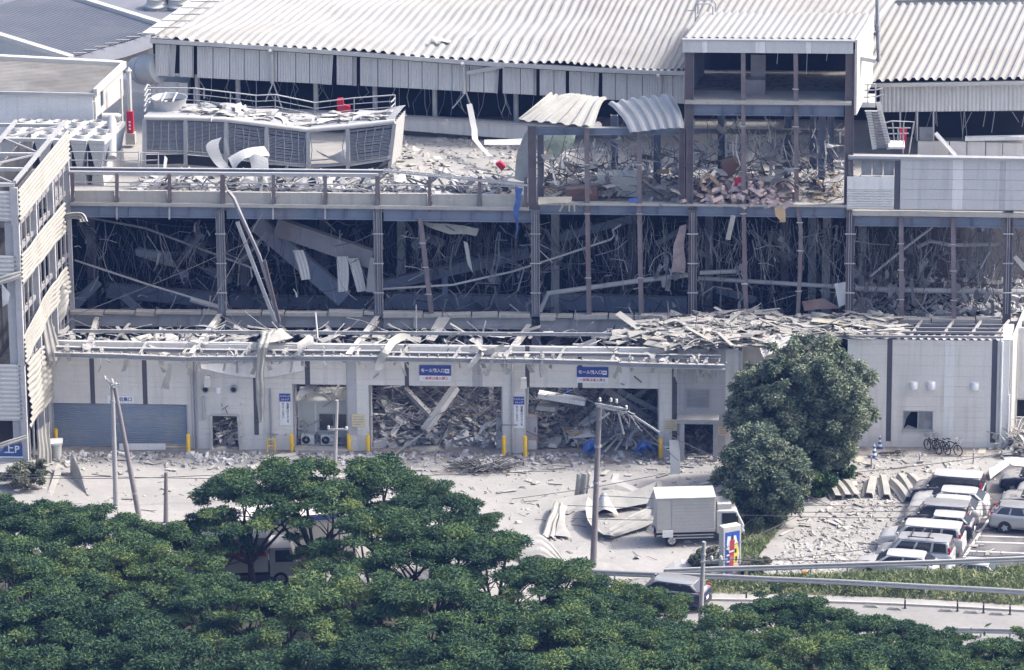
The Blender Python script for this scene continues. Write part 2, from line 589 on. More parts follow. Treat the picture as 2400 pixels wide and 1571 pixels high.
# grass bank between the two guard rails (a low swell with real blades)
def bank_pt(t, s):
    """t along, s across 0..1 (0 = foot on the lot side, .3 crest under the far rail, 1 road edge)"""
    a = poly([gr(1440, 1372), gr(1620, 1380), gr(1800, 1372), gr(2100, 1364), gr(2440, 1350)], t)
    c = poly([gr(1440, 1362, .8), gr(1620, 1364, .85), gr(1800, 1355, .9), gr(2100, 1348, .95), gr(2440, 1334, .95)], t)
    b = poly([gr(1440, 1400, RZ), gr(1620, 1392, RZ), gr(1800, 1394, RZ), gr(2100, 1402, RZ), gr(2440, 1424, RZ)], t)
    return a.lerp(c, s / .3) if s < .3 else c.lerp(b, (s - .3) / .7) + ZU * (.12 * math.sin(math.pi * (s - .3) / .7))


g = MB()
g.grid([[bank_pt(i / 40, j / 8) for j in range(9)] for i in range(41)])
struct("bank", g, mat("bank_soil", (0.20, 0.20, 0.12), 1, 0.3, 0.7))


def blades(pts_fn, count, h0, h1, wdt=0.045):
    g = MB()
    for _ in range(count):
        p, hs = pts_fn()
        if p is None:
            continue
        a = R.uniform(0, math.tau)
        d = V((math.cos(a), math.sin(a), 0))
        h = R.uniform(h0, h1) * hs
        lean = V((R.gauss(0, .3), R.gauss(0, .3), 1)).normalized()
        q = p + lean * h * 0.6
        g.face([p - d * wdt, p + d * wdt, q + d * wdt * .7, p + lean * h + V((R.gauss(0, .15), R.gauss(0, .15), -0.02)), q - d * wdt * .7])
    return g


def bp():
    t = R.random()
    s = R.random()
    p = bank_pt(t, s)
    dens = 0.15 + 0.85 * min(1, max(0, (t - 0.35) * 2.2))
    if R.random() > dens * (1.0 if s < .8 else .5):
        return None, 0
    return p, 0.5 + 0.7 * min(1, t * 1.5)


tag(blades(bp, 26000, .14, .42).build("bank_grass", M['grass'], kind="stuff"), "tall dry green grass on the bank between the guard rails", "grass")


def bp2():
    x, y = R.uniform(1735, 1850), R.uniform(1195, 1335)
    lim = 1735 + (1335 - y) * 0.75
    if x > lim + R.uniform(0, 25):
        return None, 0
    return gr(x, y), 1


tag(blades(bp2, 9000, .15, .5).build("verge_grass", M['grass'], kind="stuff"), "rough yellow green grass below the dusty tree by the pylon sign", "grass")

# ================================================================== main ruined building
mall = thing("ruined_mall", "blast-stripped mall building with an open steel frame and hollow dark floors", "building", (0, 0, 0))


def Xp(px, py, Y):
    return at(px, py, Y).x


def Zp(px, py, Y):
    return at(px, py, Y).z


def hcol(parent, px, py0, py1, Y, w, d, m, name="column", lean=0.0):
    """steel H column standing between picture heights py0 (top) and py1"""
    b = at(px, py1, Y)
    t = V((b.x + lean, Y, Zp(px, py0, Y)))
    g = MB()
    g.ibeam(b, t, d, w, 0.035, 0.05, up=V((1, 0, 0)))
    return g.build(name, m, parent)


# floors, slabs and back of the interior, coloured near black to stand for shade
Xl, Xr = Xp(150, 600, 0) - 1, Xp(2520, 600, 0)
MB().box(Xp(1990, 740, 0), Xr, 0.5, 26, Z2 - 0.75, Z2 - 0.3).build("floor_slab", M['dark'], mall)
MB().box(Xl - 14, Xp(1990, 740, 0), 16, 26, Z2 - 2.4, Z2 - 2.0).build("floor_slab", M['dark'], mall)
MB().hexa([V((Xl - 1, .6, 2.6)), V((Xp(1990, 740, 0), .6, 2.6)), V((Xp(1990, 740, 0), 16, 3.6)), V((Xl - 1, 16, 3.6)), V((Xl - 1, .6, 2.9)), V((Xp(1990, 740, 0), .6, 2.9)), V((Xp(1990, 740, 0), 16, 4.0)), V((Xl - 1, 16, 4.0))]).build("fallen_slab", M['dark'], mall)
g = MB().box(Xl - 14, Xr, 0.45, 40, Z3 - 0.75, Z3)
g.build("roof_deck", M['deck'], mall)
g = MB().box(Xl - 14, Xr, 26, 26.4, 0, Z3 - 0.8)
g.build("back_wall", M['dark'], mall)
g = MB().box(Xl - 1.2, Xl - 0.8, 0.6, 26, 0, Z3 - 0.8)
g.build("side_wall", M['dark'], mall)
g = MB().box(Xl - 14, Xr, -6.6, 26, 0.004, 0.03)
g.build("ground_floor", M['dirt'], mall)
MB().box(Xl, Xr, 3.0, 3.3, 0.04, 3.4).build("inner_wall", M['dark'], mall)  # coloured near black so the gap under the beam reads as shade

# main columns of the middle storey
for px, m in ((157, 'steelp'), (522, 'steel'), (889, 'steel'), (1256, 'steel'), (1623, 'steelp'), (1990, 'steelp'), (2359, 'steelp')):
    hcol(mall, px, 492, 742 if px < 1900 else 752, -0.1, 0.50, 0.45, M[m])
    # a pair of conduits clipped down the web
    b = at(px, 738, -0.3)
    z1 = Zp(px, 500, -0.3)
    for dx in (-.07, .07):
        c = MB().tube([V((b.x + dx, -0.16, b.z)), V((b.x + dx, -0.16, z1))], 0.035, 5)
        c.build("conduit", M['steell'], mall)
    for k in range(3):
        z = lerp(b.z, z1, 0.22 + 0.29 * k)
        MB().box(b.x - .33, b.x + .33, -0.42, -0.34, z - .03, z + .03).build("bracket", M['steell'], mall)
# ground storey columns behind the wing
for px in (157, 522, 889, 1256, 1623, 1990, 2359):
    b = at(px, 752, 0)
    MB().ibeam(V((b.x, 0, 0)), V((b.x, 0, Z2 - .6)), .45, .5, .035, .05, up=V((1, 0, 0))).build("column", M['steel'], mall)
# inner columns, dim behind the opening
for px, Y in ((215, 8), (575, 9), (940, 7), (1300, 6), (1660, 8), (1905, 6.5), (1935, 5.2), (2020, 7), (2300, 9), (760, 15), (1120, 15), (1480, 15), (1840, 15)):
    b = at(px, 650, Y)
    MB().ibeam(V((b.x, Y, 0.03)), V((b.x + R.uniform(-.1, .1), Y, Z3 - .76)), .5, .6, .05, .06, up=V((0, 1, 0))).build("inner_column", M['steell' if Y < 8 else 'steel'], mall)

# upper beam line
def hbeam(parent, x0, y0, x1, y1, ya, yb, Y, m, w=0.35, name="beam"):
    """I beam along the facade, its top at picture heights y0, y1 and depth (yb-ya) pixels"""
    p, q = at(x0, (y0 + y0 + yb - ya) / 2, Y), at(x1, (y1 + y1 + yb - ya) / 2, Y)
    h = (yb - ya) / 36.2
    g = MB()
    g.ibeam(p, q, w, h, 0.035, 0.03)
    # stiffeners
    L = (q - p).length
    k = int(L / 1.6)
    for i in range(1, k):
        c = p.lerp(q, i / k)
        g.box(c.x - .012, c.x + .012, Y - w / 2 + .01, Y + w / 2 - .01, c.z - h / 2 + .04, c.z + h / 2 - .04)
    return g.build(name, m, parent)


hbeam(mall, 165, 480, 513, 483, 480, 507, 0, M['steelb'])
hbeam(mall, 531, 484, 880, 487, 484, 511, 0, M['steelb'])
hbeam(mall, 899, 488, 1246, 492, 488, 516, 0, M['steelb'])
hbeam(mall, 1266, 479, 1613, 482, 479, 500, 0, M['steelb'])
hbeam(mall, 1633, 480, 1981, 484, 480, 505, 0, M['steelb'])
hbeam(mall, 2000, 506, 2349, 510, 506, 528, 0, M['steelb'])
hbeam(mall, 2369, 511, 2480, 512, 511, 533, 0, M['steelb'])
# slab edge above the right beams
p, q = at(1998, 498, -0.2), at(2480, 505, -0.2)
MB().beam(p, q, .5, .24).build("slab_edge", M['conc'], mall)
p, q = at(1262, 476, -0.1), at(1985, 481, -0.1)
MB().beam(p, q, .5, .14).build("slab_edge", M['conc'], mall)
p, q = at(165, 477, -0.2), at(1240, 489, -0.2)
MB().beam(p, q, .3, .2).build("slab_edge", M['conc'], mall)

# lower beam line at second floor level with torn concrete on top
for (x0, x1, yt, h) in ((166, 513, 735, 27), (531, 880, 737, 27), (899, 1246, 740, 28), (1266, 1613, 745, 30), (1633, 1981, 748, 28), (2000, 2349, 753, 20), (2369, 2480, 757, 20)):
    hbeam(mall, x0, yt, x1, yt + 2, 0, h, 0, M['steell'], 0.4)
    xa = x0
    while xa < x1 - 12:
        xb = min(x1, xa + R.uniform(35, 110))
        p, q = at(xa, yt - R.uniform(1, 5), -0.15), at(xb - 3, yt - R.uniform(1, 5), -0.15)
        MB().beam(p, q, R.uniform(.45, .75), R.uniform(.14, .3)).build("slab_fragment", M['conc'], mall)
        xa = xb

# slim mullion posts
for pts, m, w in (([(984, 512), (1011, 738)], 'steelp', .24), ([(1374, 300), (1376, 500), (1380, 742)], 'steelp', .24),
                  ([(1497, 300), (1498, 500), (1502, 742)], 'steelp', .24), ([(1741, 120), (1742, 500), (1748, 750)], 'steelp', .22),
                  ([(1864, 120), (1866, 470)], 'steelp', .22), ([(1868, 480), (1876, 540), (1874, 640), (1868, 752)], 'steelp', .2),
                  ([(2111, 508), (2112, 755)], 'steelp', .24), ([(2233, 510), (2235, 757)], 'steelp', .24)):
    g = MB()
    P = [at(x, y, -0.2) for x, y in pts]
    for a, b in zip(P, P[1:]):
        g.beam(a, b, w, w, up=V((0, 1, 0)))
        k = (b - a)
        g.beam(a + V((w * .62, -.03, 0)), b + V((w * .62, -.03, 0)), .05, .08, up=V((0, 1, 0)))
    g.build("mullion", M[m], mall)
    for t in (.25, .5, .78):
        c = poly(P, t)
        MB().box(c.x - .2, c.x + .2, -.36, -.3, c.z - .03, c.z + .03).build("bracket", M['steell'], mall)
for x in (640, 762, 274, 397):
    p, q = at(x, 486, -.25), at(x, 514, -.25)
    MB().beam(p, q, .1, .1, up=V((0, 1, 0))).build("mullion_stub", M['steell'], mall)

# roof-edge parapet: kerb panels between posts, rails
posts = [170, 274, 397, 522, 641, 762, 885, 1007, 1124, 1232]
for a, b in zip(posts, posts[1:]):
    dy = (a - 170) * 0.0105
    p, q = at(a + 6, 460 + dy, 0.02), at(b - 5, 460.5 + dy, 0.02)
    tilt = R.uniform(-.05, .05)
    q.z += tilt * .5
    MB().beam(p, q, .22, .78).build("parapet_panel", M['conc'], mall)
for a in posts:
    dy = (a - 170) * 0.0105
    g = MB()
    p, q = at(a, 404 + dy, -.15), at(a, 488 + dy, -.15)
    w = .27 if a in (522, 885) else .2
    g.ibeam(q, p, w, w, .03, .04, up=V((0, 1, 0)))
    g.build("parapet_post", M['steelp'], mall)
for y, r, x1 in ((427, .045, 1225), (436, .03, 880)):
    MB().tube([at(166, y, -.1), at(600, y + 3.5, -.1), at(x1, y + 10, -.1)], r, 6).build("rail", M['steell'], mall)
p, q = at(163, 405, -.12), at(886, 411, -.12)
MB().beam(p, q, .2, .22).build("top_rail", M['steell'], mall)
p, q = at(163, 397, 1.0), at(900, 403, 1.0)
g = MB().ibeam(p, q, .25, .25)
g.build("top_rail", M['steelb'], mall)
# fallen cable ladder at the right end of the parapet
lad = thing("cable_ladder", "fallen steel cable ladder sloping along the roof edge beside the blue rag", "cable ladder", at(1230, 432, -.5))
for d in (0, .32):
    MB().beam(at(898, 401, -.4) + V((0, d, 0)), at(1238, 437, -.4) + V((0, d, .05)), .05, .12).build("side_rail", M['steell'], lad)
for k in range(22):
    p = at(898, 401, -.4).lerp(at(1238, 437, -.4), (k + .5) / 22)
    MB().beam(p, p + V((0, .32, .02)), .05, .04).build("rung", M['galv'], lad)

# ------------------------------------------------------------------ stair tower box above the frame
tw = thing("stair_tower", "white roofed tower box with a stripped open room high on the frame", "tower", at(1790, 480, 0))
for px in (1614, 1988):
    hcol(tw, px, 118, 480, -0.1, .55, .5, M['steelp'])
    b = at(px + (-8 if px < 1700 else 8), 480, -.3)
zf = Zp(1800, 237, 0)
zr = Zp(1800, 93, 0)
xa, xb = Xp(1603, 180, 0), Xp(1998, 180, 0)
D7 = BACK * 7.0
hbeam(tw, 1626, 243, 1978, 246, 243, 268, 0, M['steelb'], .4)
p, q = at(1605, 238, -.25), at(1996, 241, -.25)
MB().beam(p, q, .5, .2).build("slab_edge", M['conc'], tw)
# floor, back, left inner wall, ceiling; dark tones imitate shade behind
def quadbox(a, b, d, th):
    """slab spanned by edge a-b and depth vector d, thickness th downwards"""
    g = MB()
    u = V((0, 0, th))
    g.hexa([a - u, b - u, b + d - u, a + d - u, a, b, b + d, a + d])
    return g


A, B = V((xa, 0.3, zf)), V((xb, .3, zf))
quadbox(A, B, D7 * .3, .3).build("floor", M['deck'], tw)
quadbox(A + D7 * .3, B + D7 * .3, D7 * .7, .3).build("floor", M['dark2'], tw)  # rear of the same floor, shade put into its colour
A2, B2 = V((xa, .1, zr - .75)), V((xb, .1, zr - .75))
quadbox(A2, B2, D7, .12).build("ceiling", M['dark'], tw)
quadbox(A + D7, B + D7, V((0, .2, 0)), -(zr - .7 - zf)).build("back_wall", M['dark'], tw)
quadbox(A + V((.1, .6, 0)), A + V((.25, .6, 0)), D7 * .8, -(zr - .9 - zf)).build("inner_wall", M['steelb'], tw)
MB().box(xa + 4.0, xa + 4.9, 2.2, 3.0, zf, zf + 2.3).build("cabinet", M['steel'], tw)
MB().box(xa + 3.6, xa + 4.9, 1.5, 2.2, zf, zf + .9).build("cabinet", M['steel'], tw)
# roof: front fascia, right white side wall, folded top
za, zb = Zp(1603, 92, 0), Zp(1603, 119, 0)
for i, (x0, x1, m) in enumerate(((1600, 1645, 'clad'), (1645, 1658, 'panl'), (1658, 1770, 'clad'), (1770, 1794, 'panl'), (1794, 1888, 'clad'), (1888, 1902, 'panl'), (1902, 2000, 'clad'))):
    X0, X1 = Xp(x0, 105, -.3), Xp(x1, 105, -.3)
    MB().box(X0 + .006, X1 - .006, -.42, -.2, zb, za).build("fascia_panel", M[m], tw)
MB().box(xa - .1, xb + .12, -.46, -.1, za + .003, za + .1).build("fascia_cap", M['galv'], tw)
g = MB()
fr0, fr1 = V((xa - .05, -.1, za + .05)), V((xb + .1, -.1, za + .05))
dr = D7 - ZU * .15
g.loft([fr0, fr1], [fr0 + dr, fr1 + dr], waves=22, amp=.12, along='u', nv=2)
g.build("folded_roof", M['roof'], tw)
g = MB()
sa, sb = V((xb + .13, -.3, za + .12)), V((xb + .13, -.3, Zp(1998, 270, -.3)))
g.hexa([sb, sb + V((.14, 0, 0)), sb + V((.14, 0, 0)) + D7 + ZU * .2, sb + D7 + ZU * .2, sa, sa + V((.14, 0, 0)), sa + V((.14, 0, 0)) + dr, sa + dr])
g.build("side_wall", M['white'], tw)
# hanging strips in the open room
for x, y0, y1 in ((1823, 125, 150), (1892, 126, 174), (1939, 126, 142)):
    p = at(x, y0, .6)
    MB().beam(p, at(x - 2, y1, .6), .11, .02).build("hanging_strip", M['signw'], tw)
# white security light on the side wall
p = sa + D7 * .25 + V((.15, 0, -1.6))
MB().obox(p + V((.4, -.1, 0)), V((.45, 0, -.08)), V((0, .28, 0)), V((.02, 0, .12))).build("wall_lamp", M['white'], tw)
# roof hatch hoop
hp = thing("roof_hatch_rail", "bent galvanised guard hoop on the tower roof", "railing", at(1650, 50, 6))
for dd in (0, .9):
    o = V((dd * .15, dd, 0))
    MB().tube([at(1630, 50, 6) + o, at(1630, 16, 6) + o, at(1634, 9, 6) + o, at(1666, 9, 6) + o, at(1671, 16, 6) + o, at(1671, 46, 6) + o], .05, 6).build("hoop", M['galv'], hp)
for x in (1630, 1671):
    MB().tube([at(x, 42, 6), at(x, 42, 6) + V((.135, .9, 0))], .04, 5).build("crossbar", M['galv'], hp)
MB().tube([at(1630, 25, 6), at(1608, 25, 6)], .04, 5).build("crossbar", M['galv'], hp)
# grey vent pipe beside the tower
vp = thing("vent_pipe", "grey vent pipe rising beside the white tower side", "pipe", at(2054, 145, 8))
MB().tube([at(2056, -10, 8), at(2057, 66, 8), at(2060, 145, 8)], .13, 8).build("pipe", M['galvd'], vp, smooth=True)
MB().tube([at(2057, 58, 8), at(2057, 72, 8)], .2, 8).build("collar", M['galvd'], vp)
for y in (80, 140):
    MB().beam(at(2047, y, 8), at(2060, y, 8), .12, .18).build("bracket", M['steel'], vp)

# ------------------------------------------------------------------ low annex roof with torn folded sheets, left of the tower
an = thing("roof_annex", "wrecked rooftop plant room frame between the parapet and the tower", "building", at(1420, 480, 0))
for px, t in ((1248, 296), (1600, 300)):
    hcol(an, px, t, 480, -.1, .5, .45, M['steelp'])
hcol(an, 1268, 305, 480, 1.2, .4, .4, M['steel'])
hbeam(an, 1256, 299, 1603, 299, 299, 315, 0, M['steelb'], .35)
hbeam(an, 1290, 300, 1640, 300, 300, 314, 3.5, M['steel'], .3)
hbeam(an, 1630, 300, 1985, 304, 300, 312, 5.5, M['steel'], .3)
for px, Y in ((1540, 5), (1690, 6), (1845, 6), (1905, 4), (1925, 3), (1945, 5), (1440, 6)):
    hcol(an, px, 270, 445, Y, .45, .4, M['steelb'])

def sheetobj(name, label, cat, A, B, m, parent=None, group=None, **kw):
    g = MB()
    g.loft(A, B, **kw)
    o = g.build(name, m, parent)
    if parent is None:
        tag(o, label, cat, group)
    return o


# A = far/top edges, B = near edges (pixel, depth)
def PP(*a):
    return [at(x, y, Y) for x, y, Y in a]


sheetobj("torn_roof_sheet", "cream folded roof sheet draped over the annex beam, left one of the two", "roof sheet",
         PP((1213, 283, -.8), (1250, 262, 0), (1300, 232, 1.5), (1335, 226, 2.5)), PP((1390, 330 - 30, -.7), (1400, 275, 0), (1412, 240, 1.4), (1425, 234, 2)),
         M['sheet'], waves=6, amp=.16, along='v', nu=14, crumple=.12, cs=.5)
sheetobj("torn_roof_sheet", "grey folded roof sheet curling over the annex beam against the tower", "roof sheet",
         PP((1478, 312, -.8), (1462, 280, -.3), (1440, 255, .8), (1425, 245, 1.6)), PP((1604, 298, -.7), (1596, 262, -.1), (1580, 232, .8), (1570, 226, 1.6)),
         M['sheetg'], waves=6, amp=.16, along='v', nu=14, crumple=.14, cs=.5)
sheetobj("torn_roof_sheet", "narrow white folded strip sticking up behind the annex roof", "roof sheet",
         PP((1213, 282, -.6), (1262, 240, .8), (1287, 222, 2.6)), PP((1245, 282, -.6), (1290, 246, .8), (1312, 228, 2.6)), M['sheet'], waves=2, amp=.18, along='v', nu=8, crumple=.1)

# ------------------------------------------------------------------ right parapet cladding
pc = thing("parapet_cladding", "pale grey clad parapet wall with one louvred panel at the roof edge", "wall", at(2200, 492, -.2))
ytop, ybot = 373, 491
zt, zb_ = Zp(2200, ytop, -.3), Zp(2200, ybot, -.3)
rows = 5
for (x0, x1, m) in ((2110, 2232, 'clad'), (2232, 2257, 'panl'), (2257, 2343, 'clad'), (2343, 2356, 'panm'), (2356, 2500, 'clad')):
    X0, X1 = Xp(x0, 430, -.3), Xp(x1, 430, -.3)
    for k in range(rows):
        z0, z1 = lerp(zb_, zt, k / rows), lerp(zb_, zt, (k + 1) / rows)
        MB().box(X0 + .004, X1 - .004, -.36, -.22, z0 + .008, z1 - .008).build("cladding_panel", M[m], pc)
MB().box(Xp(2096, 430, -.3), Xp(2500, 430, -.3), -.215, -.1, zb_ + .01, zt).build("backing", M['joint'], pc)
MB().box(Xp(2096, 430, -.3), Xp(2109, 430, -.3), -.34, -.22, zb_ - .05, zt).build("cladding_panel", M['pand'], pc)
X0, X1 = Xp(1985, 450, -.3), Xp(2095, 450, -.3)
za_, zc_ = Zp(2040, 414, -.3), Zp(2040, 490, -.3)
MB().box(X0, X1, -.42, -.3, lerp(zc_, za_, .62), za_).build("cladding_panel", M['panl'], pc)
for k in range(8):
    z0, z1 = lerp(zc_, za_, .62 * k / 8), lerp(zc_, za_, .62 * (k + 1) / 8)
    MB().obox(V(((X0 + X1) / 2, -.36, (z0 + z1) / 2)), V(((X1 - X0) / 2, 0, 0)), V((0, .03, .01)), V((0, -.025, (z1 - z0) / 2 - .02))).build("louvre", M['panl'], pc)
MB().box(X0 + .02, X1 - .02, -.29, -.2, zc_ + .02, za_ - .02).build("backing", M['joint'], pc)
# dusty glazing above the louvred panel
for k in range(3):
    a, b = lerp(2018, 2096, k / 3), lerp(2018, 2096, (k + 1) / 3)
    MB().box(Xp(a, 390, -.2) + .03, Xp(b, 390, -.2) - .03, -.2, -.17, Zp(2050, 411, -.2), Zp(2050, 376, -.2)).build("pane", M['glassd'], pc)
p, q = at(1988, 366, -.3), at(2500, 374, -.3)
MB().beam(p, q, .5, .16).build("coping", M['galv'], pc)
MB().beam(at(1988, 371, -.25), at(2108, 373, -.25), .4, .12).build("lintel", M['steelb'], pc)
MB().beam(at(1993, 375, -.1), at(1995, 415, -.1), .3, .3, up=V((0, 1, 0))).build("post", M['steelp'], pc)

# ------------------------------------------------------------------ rooftop hall, left wing: ribbed wall, window band, folded white roof
def YP(px):
    return 15.0 - (px - 935) * 0.0039


hall = thing("rooftop_hall", "long rooftop hall with a white folded roof and blown-out window band", "building", at(980, 310, 14.5))
eave = [(355, 93), (500, 101), (640, 110), (800, 121), (960, 133), (1120, 145), (1280, 154), (1400, 161), (1520, 166), (1620, 169)]
eaveP = [at(x, y, YP(x)) for x, y in eave]
band = [(362, 177), (640, 191), (960, 207), (1120, 216), (1280, 224), (1400, 232), (1520, 239), (1620, 244)]
bandP = [at(x, y, YP(x)) for x, y in band]


def edge(pts, px):
    """point on an eave-like polyline (list of (x,y)) at picture x"""
    for (x0, y0), (x1, y1) in zip(pts, pts[1:]):
        if px <= x1:
            t = (px - x0) / (x1 - x0)
            return lerp(y0, y1, t)
    return pts[-1][1]


# ribbed wall sheets, each a panel of its own; some hang loose with dark gaps
gaps = [420, 461, 788, 843, 1177, 1264, 1333, 1411]
x = 364
while x < 1612:
    w = R.uniform(26, 44)
    xe = min(x + w, 1618)
    for gp in gaps:
        if x < gp - 6 < xe:
            xe = gp - 6
            break
    loose = any(abs(xe - (gp - 6)) < .1 for gp in gaps)
    ta, tb = at(x, edge(eave, x) + 10, YP(x)), at(xe - 1, edge(eave, xe) + 10, YP(xe))
    ba, bb = at(x, edge(band, x), YP(x)), at(xe - 1, edge(band, xe), YP(xe))
    if loose:
        sh = R.choice((-.05, -.1, 0))
        bb = bb + V((sh, -.1, 0))
        ba = ba + V((sh, -.05, 0))
    g = MB().loft([ta, tb], [ba, bb], waves=max(2, int(w / 6)), amp=.03, along='u', nv=1)
    g.build("ribbed_sheet", M['cladp'], hall)
    x = xe + (7 if loose else 0.4)
# dark lining behind the gaps, gutter, pale columns, sill wall
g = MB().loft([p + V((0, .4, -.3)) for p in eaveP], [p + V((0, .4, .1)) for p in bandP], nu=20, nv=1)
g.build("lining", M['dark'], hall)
for a, b in zip(eaveP, eaveP[1:]):
    MB().beam(a + V((0, -.35, .02)), b + V((0, -.35, .02)), .3, .27).build("gutter", M['white'], hall)
sill_t = [(440, 253), (740, 264), (935, 275), (1100, 284), (1240, 293), (1330, 300)]
sill_b = [(440, 282), (740, 294), (935, 305), (1100, 318), (1240, 328), (1330, 334)]
for (x0, y0), (x1, y1), (_, b0), (_, b1) in zip(sill_t, sill_t[1:], sill_b, sill_b[1:]):
    g = MB()
    P = [at(x0, y0, YP(x0)), at(x1, y1, YP(x1)), at(x1, b1, YP(x1)), at(x0, b0, YP(x0))]
    g.prism(P, V((0, .25, 0)))
    g.build("sill_wall", M['pan'], hall)
    MB().beam(P[0] + V((0, .1, .05)), P[1] + V((0, .1, .05)), .45, .1).build("sill_cap", M['galv'], hall)
for px in (465, 742, 1020, 1210, 560, 880):
    b = at(px, edge(sill_b, px) if px > 440 else 282, YP(px) + 1)
    t = at(px, edge(band, px) - 8, YP(px) + 1)
    MB().lathe(V((b.x, b.y, b.z)), [(.17, 0), (.17, t.z - b.z + 1)], 10).build("column", M['white'] if px in (742, 1020, 465) else M['steell'], hall, smooth=True)
for _ in range(46):   # bent sash posts and hanging ceiling strips in the window band
    px = R.uniform(450, 1330)
    Y = YP(px) + R.uniform(.1, 4)
    t = at(px, edge(band, px) - 4, Y)
    b = at(px + R.gauss(0, 14), lerp(edge(band, px), edge(sill_t, px), R.uniform(.5, 1.1)), Y)
    mid = t.lerp(b, .5) + V((R.gauss(0, .25), 0, 0))
    g = MB()
    w = R.uniform(.05, .16)
    g.beam(t, mid, w, .03).beam(mid, b, w, .03)
    g.build("bent_sash", M[R.choice(('steell', 'steel', 'panm', 'sheetg'))], hall)
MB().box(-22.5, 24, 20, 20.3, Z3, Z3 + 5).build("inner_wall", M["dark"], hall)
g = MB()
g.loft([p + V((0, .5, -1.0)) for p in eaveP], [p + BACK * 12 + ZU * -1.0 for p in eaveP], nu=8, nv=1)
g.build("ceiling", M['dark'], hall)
# folded white roof
back_px = [(540, -34), (700, -34), (830, -34), (975, -34), (1105, -34), (1240, -34), (1385, -34), (1500, -34), (1618, -34), (1730, -34)]
front = [p + V((0, -.45, .18)) for p in eaveP]
backP = [at(x, y, YP(e[0]) + 15.5) for (x, y), e in zip(back_px, eave)]
g = MB()
so_ = 3.3
nu, nv = 4 * 63, 14
Pg = []
for i in range(nu + 1):
    a, b = poly(front, i / nu), poly(backP, i / nu)
    row = []
    for j in range(nv + 1):
        p = a.lerp(b, j / nv)
        k = i % 4
        p = p + ZU * (.175 if k in (1, 2) else 0)
        p = p + ZU * (NZ.noise(V((p.x * .18, p.y * .3, 5))) * .22 + NZ.noise(V((p.x * .6, p.y * .9, 9))) * .07)
        row.append(p)
    Pg.append(row)
g.grid(Pg)
g.build("folded_roof", M['roof'], hall)
# white verge with snow bars on the left edge
a, b = front[0] + ZU * .32, backP[0] + ZU * .32
MB().beam(a + V((-.1, 0, 0)), b + V((-.1, 0, 0)), .9, .1).build("verge_cap", M['white'], hall)
for k in range(8):
    c = a.lerp(b, .05 + k * .12)
    MB().tube([c + V((-.2, 0, .25)), c + V((1.7, .05, .25))], .05, 5).build("snow_bar", M['galvd'], hall)
for px, y0, y1 in ((637, 118, 196), (1087, 148, 220), (1546, 176, 238)):
    P = PP((px - 4, y0, YP(px) - .6), (px, y0 + 8, YP(px) - .25), (px + 1, y1, YP(px) - .2))
    MB().tube(P, .11, 8).build("downpipe", M['white'], hall, smooth=True)
p = at(1094, 172, YP(1094) - .3)
MB().beam(p, at(1180, 155, YP(1180) - .3), .05, .25).build("loose_flashing", M['white'], hall)
for px, dx, dy in ((640, -18, 48), (640, 22, 66), (1092, 10, 30), (1092, -32, 40)):
    p = at(px, edge(band, px) + 2, YP(px) - .2)
    MB().tube([p, at(px + dx, edge(band, px) + dy, YP(px) - .4)], .05, 5).build("hanging_pipe", M['galv'], hall)
# bent flashing lying on the roof
fl = thing("roof_flashing", "bent steel flashing blown onto the white roof", "flashing", at(1070, 95, 17))
rz = [p for p in ()]
sheetobj("wing", "", "", PP((1012, 84, 17), (1045, 92, 17.2), (1085, 100, 17.5)), PP((1014, 92, 16.6), (1046, 99, 16.8), (1086, 104, 17.2)), M['steell'], fl, nu=6, nv=2)
sheetobj("wing", "", "", PP((1078, 95, 17.3), (1117, 69, 18.2)), PP((1086, 104, 17.2), (1118, 76, 18.0)), M['sheetg'], fl, nu=2, nv=1)

# right wing of the hall
rw = thing("rooftop_hall_wing", "right wing of the rooftop hall behind the clad parapet", "building", at(2250, 360, 10))
YR = 10.0
e0, e1 = at(2040, 196, YR), at(2500, 188, YR)
b0, b1 = at(2060, 264, YR), at(2500, 259, YR)
x = 2062
while x < 2490:
    w = R.uniform(26, 40)
    xe = min(2490, x + w)
    ta, tb = at(x, lerp(203, 195, (x - 2060) / 430), YR), at(xe - .5, lerp(203, 195, (xe - 2060) / 430), YR)
    ba, bb = at(x, lerp(263, 258, (x - 2060) / 430), YR), at(xe - .5, lerp(263, 258, (xe - 2060) / 430), YR)
    MB().loft([ta, tb], [ba, bb], waves=max(2, int(w / 8)), amp=.035, along='u', nv=1).build("ribbed_sheet", M['cladp'], rw)
    x = xe
MB().beam(e0 + V((0, -.4, 0)), e1 + V((0, -.4, 0)), .3, .22).build("gutter", M['white'], rw)
fr_ = [e0 + V((-2.4, -.5, .18)), e1 + V((0, -.5, .18))]
bk_ = [at(2052, 15, YR + 13), at(2575, 8, YR + 13)]
g = MB()
nu, nv = 4 * 27, 8
Pg = []
for i in range(nu + 1):
    a, b = poly(fr_, i / nu), poly(bk_, i / nu)
    Pg.append([a.lerp(b, j / nv) + ZU * ((.175 if i % 4 in (1, 2) else 0) + NZ.noise(a.lerp(b, j / nv) * .3) * .1) for j in range(nv + 1)])
g.grid(Pg)
g.build("folded_roof", M['roof'], rw)
